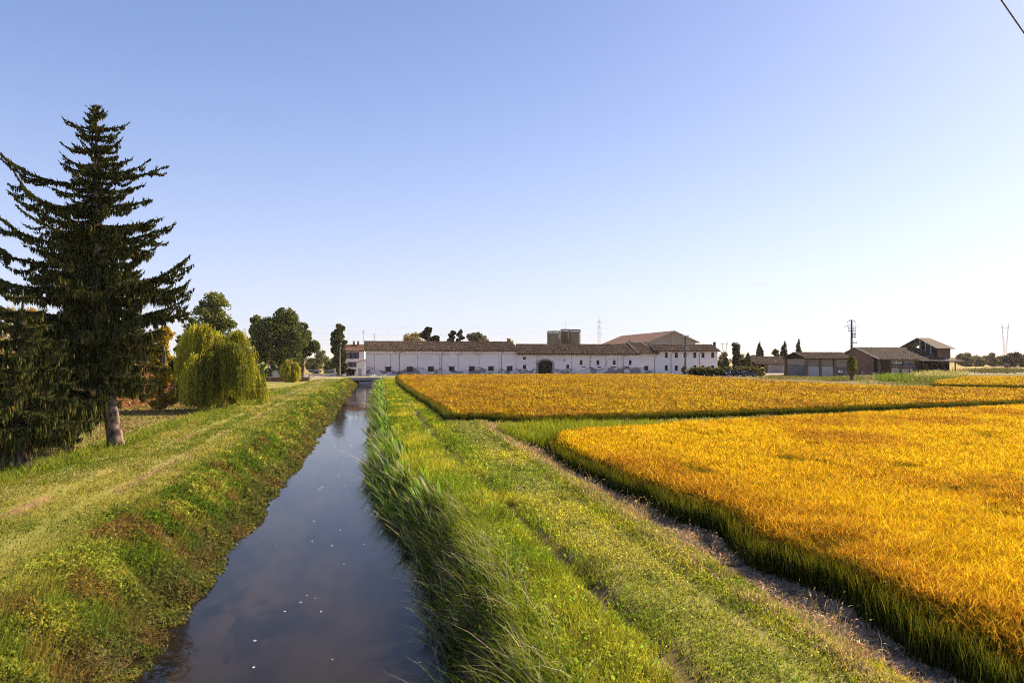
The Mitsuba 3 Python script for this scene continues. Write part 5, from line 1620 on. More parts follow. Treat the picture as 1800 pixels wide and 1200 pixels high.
# --- the weeping willow
def willow(label, px, py_base, D, top_py, half_w, strands, n_leaf, c0, c1, seed, bottom=0.25):
    q = np.random.default_rng(seed)
    k = D / FOC
    x, y = FWD * D + RGT * (px - 900) * k
    z0 = float(ground_z(x, y))
    t = thing('willow_tree', label, 'tree')
    top = EYE[2] + (HZ - top_py) * k
    R_ = half_w * k
    m = MB()
    fork = np.array([x, y, z0 + 0.38 * (top - z0)])
    m.tube([[x, y, z0 - 0.2], [x + 0.1, y, z0 + 0.2 * (top - z0)], fork], np.array([0.34, 0.26, 0.22]) * (top - z0) / 8.5, 9)
    part(t, 'trunk', m, 'mat_bark', True)
    lm = MB()
    arcs = []
    H_ = top - z0
    nl_ = 21
    for j in range(nl_):
        a = j * 2.399 + q.uniform(-0.35, 0.35)
        r = R_ * (0.25 + 0.75 * (j + 0.5) / nl_) * q.uniform(0.75, 1.08)
        crest = z0 + H_ * q.uniform(0.55, 1.0) * (1.0 - 0.10 * (r / R_) ** 2)
        u_ = np.linspace(0, 1, 9)
        arc = np.stack([x + r * u_ * math.cos(a), y + r * u_ * math.sin(a), fork[2] + (crest - fork[2]) * np.sin(np.pi * 0.5 * np.minimum(u_ / 0.62, 1)) - H_ * 0.30 * np.maximum(u_ - 0.62, 0) ** 1.6 / 0.38 ** 1.6 * 0.9], -1)
        lm.tube(arc, np.linspace(0.09, 0.015, 9), 5)
        arcs.append(arc)
    part(t, 'limbs', lm, 'mat_bark', True, kind='stuff')
    arcs = np.array(arcs)
    g = MB()
    hid = q.integers(0, nl_, strands)
    w_ = q.uniform(0.34, 1.0, strands) * 8
    i0 = np.minimum(w_.astype(int), 7)
    s0 = arcs[hid, i0] + (arcs[hid, i0 + 1] - arcs[hid, i0]) * (w_ - i0)[:, None]
    s0 += q.normal(0, 1, (strands, 3)) * np.array([0.06, 0.06, 0.03]) * R_
    short_ = q.uniform(0.72, 1.0, nl_)[hid]
    ln = np.minimum((s0[:, 2] - z0) * short_ * q.uniform(0.62, 1.0, strands), (s0[:, 2] - z0 - bottom * q.uniform(0.2, 2.2, strands)))
    ln = np.maximum(ln, 0.6)
    out = (s0[:, :2] - [x, y]) / (np.linalg.norm(s0[:, :2] - [x, y], axis=1, keepdims=True) + 1e-6)
    tt = q.uniform(0, 1, (strands, n_leaf))
    arch = 0.30 * (1 - np.exp(-4 * tt))
    P = np.stack([s0[:, None, 0] + out[:, None, 0] * arch + q.normal(0, 0.03, tt.shape), s0[:, None, 1] + out[:, None, 1] * arch + q.normal(0, 0.03, tt.shape),
                  s0[:, None, 2] + 0.16 * np.sin(np.minimum(tt * 6, np.pi)) - ln[:, None] * tt ** 1.15], -1).reshape(-1, 3)
    col = np.repeat(mixc(c0, c1, np.clip(q.normal(0.5, 0.22, strands) + 0.42 * (hid % 3 - 1), 0, 1)), n_leaf, axis=0)
    nl = len(P)
    h = q.uniform(0.12, 0.26, nl) * max(1.0, k / 0.055)
    V = np.stack([P + np.stack([h * 0, h * 0, h * 0.5], -1), P + np.stack([q.normal(0, 0.034, nl), q.normal(0, 0.034, nl), -h * 0.1], -1) * max(1.0, k / 0.055),
                  P + np.stack([q.normal(0, 0.03, nl), q.normal(0, 0.03, nl), -h], -1)], 1).reshape(-1, 3)
    g.add(V, np.arange(nl * 3).reshape(-1, 3), np.repeat(jitter(col, nl, 0.22, 0.06), 3, axis=0))
    part(t, 'crown', g, 'mat_leaf', kind='stuff')
    return t


willow('yellow-green weeping willow with long curtains of leaves beside the lawn', 385, 714, 66, 560, 80, 7000, 34, (0.11, 0.135, 0.016), (0.54, 0.51, 0.05), 5)
willow('small rounded yellow willow bush in front of the low roadside wall', 512, 668, 140, 629, 19, 900, 24, (0.36, 0.34, 0.03), (0.60, 0.53, 0.06), 8)

OAK_IN, OAK_OUT = (0.03, 0.045, 0.010), (0.115, 0.145, 0.035)
# --- broad trees behind the willow and along the road
px_tree('poplar_tree', 'olive green broad tree rising behind the weeping willow', 372, 514, 640, 48, 100, 11000, 0.26, (0.06, 0.085, 0.018), (0.21, 0.23, 0.06), nb=14, seed=3)
px_tree('oak_tree', 'left and largest of the dark oaks behind the small yellow willow', 496, 547, 640, 50, 160, 17000, 0.36, OAK_IN, OAK_OUT, nb=17, seed=4, trunk_r=0.5)
px_tree('oak_tree', 'dark oak on the right of the group, its low boughs over the white gate', 530, 566, 645, 26, 168, 8000, 0.36, OAK_IN, OAK_OUT, nb=10, seed=6, trunk_r=0.45)
px_tree('oak_tree', 'darker round oak showing left of the dark oak group above the willow', 450, 553, 640, 24, 172, 6000, 0.36, OAK_IN, OAK_OUT, nb=8, seed=9)
px_tree('tall_conifer', 'tall narrow dark conifer behind the thin concrete pole near the barn', 596, 566, 660, 20, 192, 9500, 0.36, (0.02, 0.03, 0.010), (0.085, 0.10, 0.03), nb=18, seed=11)

# shrubs between gate and barn, and the woods on the left
for i, (px, a, b, w, D, lab, ci, co) in enumerate((
        (566, 616, 652, 22, 330, 'hazy round tree far behind the white gate', (0.068, 0.085, 0.034), (0.187, 0.204, 0.085)),
        (578, 634, 658, 13, 215, 'low dark shrub behind the right half of the white gate', (0.034, 0.051, 0.017), (0.119, 0.145, 0.043)),
        (556, 640, 658, 12, 212, 'low brownish shrub behind the left half of the white gate', (0.051, 0.048, 0.017), (0.170, 0.145, 0.051)),
        (462, 640, 664, 16, 150, 'bright green shrub beside the grey fence under the oaks', (0.085, 0.136, 0.025), (0.238, 0.323, 0.068)),
        (440, 630, 668, 20, 120, 'dark green shrub just right of the weeping willow', (0.025, 0.037, 0.014), (0.085, 0.111, 0.034)),
        (474, 604, 664, 15, 142, 'tall dark shrub in the shade between the willow and the oaks', (0.02, 0.028, 0.008), (0.07, 0.085, 0.02)),
        (412, 590, 690, 22, 92, 'dark bush directly behind the right half of the willow', (0.02, 0.028, 0.008), (0.07, 0.085, 0.02)),
        (432, 618, 662, 24, 205, 'olive shrub filling the gap below the oaks, right of the willow', (0.04, 0.05, 0.015), (0.12, 0.14, 0.04)),
        (546, 630, 660, 15, 240, 'olive bush in the gap left behind the white gate', (0.05, 0.055, 0.02), (0.13, 0.14, 0.05)),
        (590, 626, 660, 16, 260, 'grey-green bush behind the tall narrow conifer', (0.05, 0.055, 0.025), (0.13, 0.13, 0.055)),
        (520, 628, 660, 18, 225, 'dark green bush behind the garden fence under the oaks', (0.03, 0.04, 0.012), (0.10, 0.12, 0.035)),
        (616, 648, 662, 9, 188, 'dark shrub at the foot of the tall narrow conifer', (0.017, 0.024, 0.010), (0.060, 0.076, 0.025)))):
    px_tree('shrub', lab, px, a, b, w, D, 3600, None, ci, co, nb=9, seed=20 + i, cat='shrub', trunk_r=0.10)
for i, (px, a, b, w, D, lab, ci, co, n) in enumerate((
        (285, 566, 722, 34, 66, 'golden-leaved tree glowing behind the spruce', (0.238, 0.187, 0.020), (0.42, 0.30, 0.02), 6500),
        (228, 560, 722, 40, 84, 'brown-green tree behind the lower boughs of the tall spruce', (0.085, 0.076, 0.024), (0.289, 0.221, 0.068), 8000),
        (140, 545, 722, 46, 88, 'yellowish tree seen through gaps left of the spruce trunk', (0.153, 0.119, 0.034), (0.476, 0.357, 0.085), 8000),
        (60, 540, 722, 52, 80, 'tawny autumn tree behind the spruces at the left edge', (0.170, 0.119, 0.034), (0.510, 0.340, 0.102), 8000),
        (-20, 520, 722, 60, 86, 'tall tawny tree cut by the left edge of the photo', (0.136, 0.111, 0.034), (0.442, 0.340, 0.102), 7000),
        (250, 575, 720, 34, 74, 'dark leafy tree in deep shade between the tall spruce and the willow', (0.02, 0.026, 0.01), (0.075, 0.085, 0.025), 9000),
        (318, 600, 716, 22, 78, 'dark shaded undergrowth tree directly left of the willow', (0.02, 0.024, 0.01), (0.07, 0.08, 0.025), 7000),
        (190, 600, 722, 30, 80, 'dim brown-green tree behind the foot of the tall spruce', (0.025, 0.024, 0.01), (0.08, 0.075, 0.025), 7000),
        (335, 540, 660, 30, 112, 'dark green tree between spruce and willow tops', (0.034, 0.051, 0.014), (0.136, 0.162, 0.043), 6000))):
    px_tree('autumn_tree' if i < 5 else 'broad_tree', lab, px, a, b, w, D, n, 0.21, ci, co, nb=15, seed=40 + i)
# the dry hedge along the foot of those trees
hd = thing('beech_hedge', 'russet dry beech hedge behind the spruce trunk and the willow', 'hedge')
g, w = MB(), MB()
hx, hy = np.array([gp(-60, 726)[0], gp(355, 690)[0]]), np.array([gp(-60, 726)[1], gp(355, 690)[1]])
P0, P1 = gp(120, 726, -0.45), gp(345, 703, -0.45)
n = 30000
t = rng.random(n)
z = rng.random(n) ** 0.8 * (3.4 + 1.2 * meshkit.fbm(np.stack([t * 14, t * 0, t * 0], -1), 3, 5))
off = rng.normal(0, 0.45, n)
P = np.stack([P0[0] + (P1[0] - P0[0]) * t - off * 0.4, P0[1] + (P1[1] - P0[1]) * t + off, z - 0.45], -1)
c = mixc((0.510, 0.272, 0.145), (0.46, 0.29, 0.16), meshkit.noise(np.stack([t * 30, z, z * 0], -1), 3))
g.add(*cards(P, rng.uniform(0.08, 0.15, n), jitter(c, n, 0.3)))
part(hd, 'crown', g, 'mat_leaf', kind='stuff')
for t in np.linspace(0, 1, 40):
    a = P0 + (P1 - P0) * t
    w.tube([[a[0], a[1], -0.7], [a[0] + rng.normal(0, 0.2), a[1], 2.4]], [0.05, 0.02], 5)
part(hd, 'stems', w, 'mat_bark', kind='stuff')

# --- behind and beside the barns
for i, (px, a, b, w, D, lab, ci, co, n) in enumerate((
        (755, 577.0, 604, 16.9, 225, 'dark round evergreen, second tree from the left behind the long barn roof', (0.008, 0.011, 0.006), (0.026, 0.032, 0.013), 5200),
        (725, 588.5, 606, 20.2, 260, 'pale yellowish treetop just left of the dark round evergreen behind the barn', (0.170, 0.145, 0.051), (0.408, 0.340, 0.136), 2600),
        (796, 580.0, 606, 8.8, 225, 'left one of the two close dark conifers behind the barn ridge', (0.009, 0.013, 0.008), (0.033, 0.037, 0.017), 2600),
        (808, 579.5, 606, 8.8, 226, 'right one of the two close dark conifers behind the barn ridge', (0.009, 0.013, 0.008), (0.033, 0.037, 0.017), 2600),
        (839, 586.5, 608, 21.6, 255, 'grey-green rounded treetop behind the right part of the long barn', (0.033, 0.037, 0.020), (0.170, 0.170, 0.093), 4200),
        (893, 595.5, 612, 10.8, 250, 'small yellowish treetop peeping over the barn roof\'s right end', (0.170, 0.153, 0.051), (0.340, 0.306, 0.102), 1200))):
    px_tree('roof_side_tree', lab, px, a, b, w, D, n, 0.42, ci, co, nb=8, seed=60 + i)
for i, (px, a, b, w, D, lab) in enumerate((
        (1294, 604, 655, 6.5, 225, 'dark columnar cypress right of the farmhouse with a flat broken top'),
        (1314, 621, 655, 6.5, 222, 'shorter cypress between the columnar cypress and the taller pointed one'),
        (1335, 602, 650, 7, 235, 'tall pointed cypress just behind the open shed\'s left end'),
        (1378.5, 602, 645, 7, 240, 'pointed cypress behind the open shed roof, left of a twin'),
        (1404, 599, 640, 5.5, 240, 'slim cypress rising behind the bay shed\'s gable'),
        (1276, 628, 655, 5, 222, 'thin young cypress close to the farmhouse corner'))):
    k = D / FOC
    x, y = FWD * D + RGT * (px - 900) * k
    z1, r = EYE[2] + (HZ - a) * k, w * k
    hts = np.linspace(0.6, z1 - 0.35, 13)
    flat = i == 0
    bl = [(x + rng.normal(0, 0.10), y + rng.normal(0, 0.10), h_, q_, q_, (z1 / 13) * 1.1) for h_ in hts for q_ in [r * (0.85 if flat else np.interp(h_ / z1, [0, 0.3, 0.7, 1.0], [0.8, 1.0, 0.7, 0.14]))]]
    tree('cypress_tree', lab, (x, y, 0), z1, bl, 3200, 0.40, (0.017, 0.024, 0.010), (0.076, 0.088, 0.034), 0.16, spread=0.34)
for i, (px, a, b, w, D, lab, ci, co) in enumerate((
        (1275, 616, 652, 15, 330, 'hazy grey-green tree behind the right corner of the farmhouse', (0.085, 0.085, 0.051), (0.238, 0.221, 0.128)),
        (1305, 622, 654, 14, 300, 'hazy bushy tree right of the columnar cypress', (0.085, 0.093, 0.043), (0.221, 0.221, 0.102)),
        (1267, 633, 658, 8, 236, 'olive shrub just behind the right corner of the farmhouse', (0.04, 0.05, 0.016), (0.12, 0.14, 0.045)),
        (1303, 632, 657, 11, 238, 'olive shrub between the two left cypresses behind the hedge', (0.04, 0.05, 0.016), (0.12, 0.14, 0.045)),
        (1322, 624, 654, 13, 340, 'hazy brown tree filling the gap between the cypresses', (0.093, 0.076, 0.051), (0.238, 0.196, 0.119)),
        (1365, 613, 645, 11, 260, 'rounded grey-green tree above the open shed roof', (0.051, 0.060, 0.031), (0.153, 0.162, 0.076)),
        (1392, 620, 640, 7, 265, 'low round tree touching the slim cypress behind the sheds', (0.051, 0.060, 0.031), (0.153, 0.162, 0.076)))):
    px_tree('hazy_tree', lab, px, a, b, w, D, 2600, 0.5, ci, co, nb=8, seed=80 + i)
# hedge and bushes in front of the farmhouse
for i, (p0, p1, top, bot, D, lab, ci, co, n) in enumerate((
        (1211, 1339, 645, 657, 187, 'long clipped hedge with brownish top running behind the parked cars', (0.051, 0.054, 0.017), (0.187, 0.170, 0.051), 9000),
        (1214, 1252, 648.5, 659, 179, 'dark clipped bush row under the farmhouse windows', (0.014, 0.020, 0.009), (0.051, 0.068, 0.020), 5000))):
    hd = thing('garden_hedge', lab, 'hedge')
    k = D / FOC
    a, b = FWD * D + RGT * (p0 - 900) * k, FWD * D + RGT * (p1 - 900) * k
    zt = EYE[2] + (HZ - top) * k
    nb = max(5, int((p1 - p0) / 5))
    bl = [(*(a + (b - a) * (j + 0.5) / nb + rng.normal(0, 0.15, 2)), zt * 0.5, 0.75, 0.8, zt * 0.52 * rng.uniform(0.9, 1.08)) for j in range(nb)]
    part(hd, 'crown', MB().add(*foliage(bl, n, 0.26, ci, co)), 'mat_leaf')
    w_ = MB()
    for q_ in bl:
        w_.tube([[q_[0], q_[1], -0.2], [q_[0], q_[1], zt * 0.6]], [0.06, 0.02], 5)
    part(hd, 'stems', w_, 'mat_bark', kind='stuff')
for i, (px, a, b, w, D, lab, ci, co) in enumerate((
        (1257, 650, 659.5, 7, 178, 'round dark bush at the right end of the clipped bush row', (0.017, 0.024, 0.010), (0.060, 0.076, 0.024)),
        (1270, 649, 660, 8, 177, 'round bright green bush directly left of the parked cars', (0.024, 0.037, 0.012), (0.085, 0.128, 0.034)),
        (1338, 645.5, 661, 8, 176, 'loose yellow-green bush right of the parked cars', (0.102, 0.111, 0.025), (0.340, 0.323, 0.085)),
        (1204, 643, 659, 6, 182, 'ragged grey-green bush around the foot of the lamp pole', (0.051, 0.060, 0.025), (0.170, 0.170, 0.076)))):
    px_tree('bush', lab, px, a, b, w, D, 1800, 0.24, ci, co, nb=6, seed=100 + i, cat='bush', trunk_r=0.08)
# the tree line across the plain on the right
row = ((1700, 622, 640, 16, 420), (1722, 630, 642, 10, 430), (1744, 621, 642, 9, 410), (1758, 626, 642, 14, 440), (1716, 627, 641, 12, 620), (1775, 622, 642, 13, 400), (1792, 620, 642, 14, 390), (1812, 623, 642, 16, 395), (1736, 627, 641, 10, 640), (1840, 620, 642, 18, 400), (1870, 622, 642, 18, 420))
wh_ = ('first tree of the far right tree line, beside the brick barn', 'second, low tree of the far right tree line', 'thin-topped tree in the middle of the far right tree line', 'broad brownish tree of the far right tree line, left of the faint pylon', 'bluish hazy tree in a gap near the brick barn',
       'dark tree below the faint pylon in the far right tree line', 'dark broad tree at the right edge of the far tree line', 'tree of the far line cut by the right edge', 'bluish hazy tree in the gap left of the faint pylon', 'tree of the far line just beyond the right edge', 'outermost tree of the far line on the right')
for i, ((px, a, b, w, D), lab) in enumerate(zip(row, wh_)):
    dark = i in (5, 6)
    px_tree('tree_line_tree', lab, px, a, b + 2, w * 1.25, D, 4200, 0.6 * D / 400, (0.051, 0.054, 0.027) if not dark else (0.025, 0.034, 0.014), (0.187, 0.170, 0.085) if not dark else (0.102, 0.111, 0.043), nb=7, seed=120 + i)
# far, low wood along the horizon
g = MB()
n = 26000
az = rng.uniform(-0.80, 0.80, n)
D = rng.uniform(900, 1500, n)
hh = np.maximum(1.0, 9 * meshkit.fbm(np.stack([az * 22, D * 0.002, D * 0], -1), 3, 4))
P = (FWD[None] * np.cos(az)[:, None] + RGT[None] * np.sin(az)[:, None]) * D[:, None]
P = np.concatenate([P, (rng.random(n) ** 0.7 * hh)[:, None]], 1)
g.add(*cards(P, rng.uniform(1.6, 3.4, n), jitter(mixc((0.085, 0.093, 0.043), (0.187, 0.170, 0.085), rng.random(n)), n, 0.2), long=1.3))
g.out('horizon_wood', 'mat_leaf')
labels['horizon_wood'] = {'label': 'low bluish band of far woods along the horizon', 'category': 'wood', 'kind': 'stuff'}

# tall weeds in front of the brick barn, and along the field edges there
g = MB()
for (p0, p1, py0, py1, hmin, hmax, c, n) in ((1545, 1600, 662, 669, 0.5, 1.6, (0.16, 0.24, 0.03), 2400), (1600, 1690, 655, 663, 0.5, 1.8, (0.42, 0.40, 0.14), 3400), (1590, 1685, 665, 671, 0.3, 1.1, (0.16, 0.19, 0.035), 2600),
                                             (1415, 1545, 661, 668, 0.1, 0.5, (0.17, 0.19, 0.045), 3200), (1545, 1800, 668, 677, 0.15, 0.6, (0.17, 0.19, 0.04), 3600), (1690, 1815, 648, 655, 0.5, 1.3, (0.11, 0.115, 0.035), 3600), (1335, 1420, 660, 666, 0.1, 0.5, (0.2, 0.2, 0.06), 1500)):
    px = (p0 + p1) / 2 + (p1 - p0) * 0.5 * np.clip(rng.normal(0, 0.52, n), -1.25, 1.25)
    py = (py0 + py1) / 2 + (py1 - py0) * 0.5 * np.clip(rng.normal(0, 0.6, n), -1.2, 1.2)
    d = EYE[2] * FOC / (py - HZ)
    xy = FWD[None] * d[:, None] + RGT[None] * ((px - 900) / FOC * d)[:, None]
    g.add(*blades(on_ground(xy[:, 0], xy[:, 1]), rng.uniform(hmin, hmax, n) * (0.5 + meshkit.fbm(np.stack([xy[:, 0] * 0.35, xy[:, 1] * 0.35, xy[:, 0] * 0], -1), 3, 8)), 0.14, rng.uniform(0, 6.28, n), rng.uniform(0.05, 0.5, n), jitter(np.array(c) * 0.6, n, 0.3), jitter(c, n, 0.3), 2, 0.1))
g.out('tall_weeds', 'mat_leaf')
labels['tall_weeds'] = {'label': 'tall green and straw-coloured weeds in front of the brick barn', 'category': 'weeds', 'kind': 'stuff'}
third = [gp(1640, 671, 0.85), gp(1860, 674, 0.85), gp(1860, 659, 0.85), gp(1700, 658, 0.85), gp(1640, 665, 0.85)]
crop('side_rice', 'bright yellow rice in the narrow field right of the brick barn', [tuple(p) for p in third], 0.85, 14, 40, (0.74, 0.50, 0.03), (0.66, 0.40, 0.03), blade=0.03, cell=1.0, far_cell=1.2, power=1.2, least=6)
# green rice corner and the grass dividing the two big fields
g = MB()
x, y = scatter(3.5, 110, 36, 76, 60, 40, 1.3, 12)
div = shapely.Polygon([(4.6, 49.0), (11.4, 46.2), (22.4, 48.0), (40, 51.5), (61, 55.5), (110, 65.6), (110, 61.4), (55.5, 50.8), (36, 45.8), (18.9, 40.8), (13.5, 38.6), (10.2, 37.0), (8, 33), (7, 36), (5, 44)])
keep = shapely.contains_xy(div, x, y)
x, y = x[keep], y[keep]
c = jitter(mixc((0.23, 0.28, 0.04), (0.42, 0.39, 0.12), nz(x, y, 0.5, 3)), len(x), 0.25)
g.add(*blades(on_ground(x, y), rng.uniform(0.08, 0.3, len(x)), 0.06, rng.uniform(0, 6.28, len(x)), rng.uniform(0.2, 0.9, len(x)), c * 0.7, c, 1))
cp = shapely.Polygon([(7.2, 43.0), (7.4, 38.5), (8.3, 34.5), (10.3, 36.6), (14.5, 38.5), (19, 40.6), (15, 42.6), (10.5, 43.4)])
n = 16000
x, y = rng.uniform(7, 19, n), rng.uniform(34, 44, n)
keep = shapely.contains_xy(cp, x, y)
x, y = x[keep], y[keep]
c = jitter(mixc((0.20, 0.28, 0.02), (0.38, 0.40, 0.03), nz(x, y, 0.8, 3)), len(x), 0.25)
g.add(*blades(on_ground(x, y), rng.uniform(0.4, 0.95, len(x)), 0.045, rng.uniform(0, 6.28, len(x)), rng.uniform(0.05, 0.4, len(x)), c * 0.35, c, 3, 0.05))
g.out('divide_grass', 'mat_leaf')
labels['divide_grass'] = {'label': 'green grass strip with a tall green corner between the two rice fields', 'category': 'grass', 'kind': 'stuff'}


# ---------------------------------------------------------------- poles, gates, cars, people
def wobble_c(n):
    return rng.normal(0, 1, n)


# power pole overgrown with ivy
PX, PY = gp(1497, 668)
PD = depth_of((PX, PY))
PK = PD / FOC
pz = lambda py: EYE[2] + (HZ - py) * PK  # noqa: E731
pp = thing('power_pole', 'dark power pole with several tiers of arms and yellow-green ivy climbing its lower half', 'power pole')
part(pp, 'pole', MB().tube([[PX, PY, -0.2], [PX, PY, pz(620)], [PX, PY, pz(562)]], [0.36, 0.24, 0.16], 12), 'mat_pole_wood', True)
for row, half, rise in ((563, 0.95, -0.25), (572, 1.6, -0.22)):
    m = MB()
    for sx in (-1, 1):
        m.tube([[PX, PY, pz(row)], [PX + sx * half * 0.5, PY, pz(row) + 0.05], [PX + sx * half, PY, pz(row) + rise]], [0.06, 0.05, 0.04], 6)
    a_ = part(pp, 'cross_arm', m, 'mat_grey_metal')
    for sx in (-1, -0.55, 0.55, 1):
        q_ = MB().tube([[PX + sx * half, PY, pz(row) + (rise if abs(sx) == 1 else 0)], [PX + sx * half, PY, pz(row) + (rise if abs(sx) == 1 else 0) - 0.3]], [0.06, 0.09], 8)
        part(a_, 'insulator', q_, 'mat_white_paint')
for row, x0_, x1_ in ((577.2, -0.8, 1.0), (581.3, -0.8, 1.0), (586.5, -0.1, 1.0), (589.5, -0.1, 1.0), (593, -0.1, 1.0), (602.5, 0.0, 1.2)):
    a_ = part(pp, 'cross_arm', MB().box(PX + x0_, PX + x1_, PY - 0.06, PY + 0.06, pz(row) - 0.06, pz(row) + 0.06), 'mat_dark_metal')
    for xx in np.linspace(x0_ + 0.1, x1_ - 0.05, 4):
        if abs(xx) > 0.25:
            part(a_, 'insulator', MB().tube([[PX + xx, PY, pz(row) + 0.06], [PX + xx, PY, pz(row) + 0.26]], [0.07, 0.05], 6), 'mat_dark_metal')
n = 2600
t = rng.random(n)
zz = 0.9 + 4.1 * t ** 0.9
r_ = (0.35 + 0.55 * np.sin(np.pi * np.clip(t * 0.9 + 0.05, 0, 1))) * rng.uniform(0.5, 1.25, n)
a = rng.uniform(0, 2 * np.pi, n)
P = np.stack([PX + 0.10 + r_ * np.cos(a), PY + r_ * np.sin(a), zz], -1)
part(pp, 'ivy', MB().add(*cards(P, rng.uniform(0.11, 0.2, n), jitter(mixc((0.06, 0.075, 0.015), (0.26, 0.25, 0.035), rng.random(n)), n, 0.3))), 'mat_leaf', kind='stuff')

# lamp pole by the farmhouse
LX, LY_ = gp(1204.5, 658.5)
LK = depth_of((LX, LY_)) / FOC
lz_ = lambda py: EYE[2] + (HZ - py) * LK  # noqa: E731
lp = thing('flood_light_pole', 'thick grey pole with three floodlights and a metal box in front of the farmhouse', 'lamp pole')
part(lp, 'pole', MB().tube([[LX, LY_, -0.2], [LX, LY_, lz_(590)]], [0.27, 0.20], 12), 'mat_pole_wood', True)
part(lp, 'box', MB().box(LX - 0.05, LX + 0.75, LY_ - 0.55, LY_ - 0.2, lz_(615), lz_(609)), 'mat_grey_metal')
for dx, dy in ((-0.75, 0), (0.35, -0.15), (0.75, 0.1)):
    lamp = MB().bar([LX, LY_, lz_(591)], [LX + dx, LY_ + dy - 0.1, lz_(590.5)], 0.08)
    b_ = part(lp, 'lamp_bracket', lamp, 'mat_dark_metal')
    h_ = m3.Manifold.hull_points(np.array([[LX + dx + a_ * s_, LY_ + dy - 0.35 + b2, lz_(590.5) + c_ * s_] for b2, s_ in ((-0.12, 0.26), (0.2, 0.12)) for a_ in (-1, 1) for c_ in (-0.8, 0.8)]))
    part(b_, 'lamp_head', MB().mesh(h_), 'mat_white_paint')

# thin concrete pole by the conifer
TX, TY_ = gp(597.5, 661.5)
TK = depth_of((TX, TY_)) / FOC
cp_ = thing('concrete_pole', 'thin pale concrete pole standing before the tall narrow conifer', 'pole')
part(cp_, 'shaft', MB().tube([[TX, TY_, -0.2], [TX, TY_, EYE[2] + (HZ - 609.5) * TK]], [0.16, 0.10], 10), 'mat_concrete', True)
part(cp_, 'foot', MB().box(TX - 0.2, TX + 0.2, TY_ - 0.2, TY_ + 0.2, -0.1, 0.9), 'mat_concrete')

# white gate
GY = float(gp(560, 660.5)[1])
gt = thing('driveway_gate', 'wide white two-leaf metal gate with diagonal braces between two white posts', 'gate')
g0, g1 = at_y(531.5, HZ, GY)[0], at_y(589, HZ, GY)[0]
gtop = at_y(560, 649.8, GY)[1]
for xx in (g0 - 0.15, g1):
    p_ = part(gt, 'gate_post', MB().box(xx - 0.22, xx + 0.22, GY - 0.22, GY + 0.22, -0.1, gtop + 0.12), 'mat_white_paint')
    part(p_, 'cap', MB().box(xx - 0.28, xx + 0.28, GY - 0.28, GY + 0.28, gtop + 0.125, gtop + 0.25), 'mat_white_paint')
gm_ = (g0 + g1) / 2
for xa, xb in ((g0 + 0.15, gm_ - 0.04), (gm_ + 0.04, g1 - 0.3)):
    f_ = MB()
    f_.box(xa, xb, GY - 0.04, GY + 0.04, gtop - 0.10, gtop).box(xa, xb, GY - 0.04, GY + 0.04, 0.12, 0.22).box(xa, xa + 0.1, GY - 0.037, GY + 0.037, 0.22, gtop - 0.1).box(xb - 0.1, xb, GY - 0.037, GY + 0.037, 0.22, gtop - 0.1)
    f_.box(xa + 0.1, xb - 0.1, GY - 0.034, GY + 0.034, 0.55, 0.62)
    lf_ = part(gt, 'leaf_frame', f_, 'mat_white_paint')
    for s_ in (0, 1):
        part(lf_, 'brace', MB().bar([xa + 0.1, GY + 0.06, 0.25 if s_ else gtop - 0.1], [xb - 0.1, GY + 0.06, gtop - 0.1 if s_ else 0.25], 0.06), 'mat_white_paint')
    for j in range(9):
        xx = xa + (xb - xa) * (j + 1) / 10
        part(lf_, 'bar', MB().tube([[xx, GY, 0.22], [xx, GY, 0.55]], 0.025, 5), 'mat_white_paint')

# the swing barrier
BX_, BY_ = gp(543.5, 667.5)
bar_ = thing('swing_barrier', 'low dark swing barrier with a diagonal brace across the track before the white gate', 'barrier')
bk = depth_of((BX_, BY_)) / FOC
bz_ = 8.2 * bk
x_end = BX_ + 50 * bk
part(bar_, 'post', MB().tube([[BX_, BY_, -0.2], [BX_, BY_, bz_ + 0.1]], 0.10, 8), 'mat_dark_metal')
part(bar_, 'boom', MB().bar([BX_, BY_, bz_], [x_end, BY_, bz_ + 0.05], 0.11), 'mat_dark_metal')
part(bar_, 'brace', MB().bar([BX_, BY_, 0.25], [BX_ + 12 * bk, BY_, bz_ - 0.05], 0.08), 'mat_dark_metal')

# low wall along the road and the grey fence
lw = thing('roadside_wall', 'low weathered brown wall along the road between the weeping willow and the barrier', 'wall')
a, b = gp(444, 668.5), gp(542, 668.5)
bricks = 60
yw = float((a[1] + b[1]) / 2)
part(lw, 'wall', MB().box(a[0], b[0], yw, yw + 0.35, -0.3, 0.62), 'mat_brick')
part(lw, 'coping', MB().box(a[0] - 0.05, b[0] + 0.05, yw - 0.05, yw + 0.4, 0.623, 0.72), 'mat_concrete')
fn = thing('garden_fence', 'grey slatted fence behind the small yellow willow bush', 'fence')
fy = float(gp(486, 662)[1])
for i, px in enumerate(np.linspace(470, 534, 22)):
    xx = at_y(px, HZ, fy)[0]
    part(fn, 'post' if i % 7 == 0 else 'slat', MB().box(xx - (0.10 if i % 7 == 0 else 0.15), xx + (0.10 if i % 7 == 0 else 0.15), fy - 0.06, fy + 0.06, -0.4, 2.0 if i % 7 == 0 else 1.6), 'mat_concrete' if i % 7 == 0 else 'mat_grey_metal')
part(fn, 'rail', MB().box(at_y(470, HZ, fy)[0], at_y(534, HZ, fy)[0], fy + 0.065, fy + 0.12, 1.2, 1.3), 'mat_grey_metal')


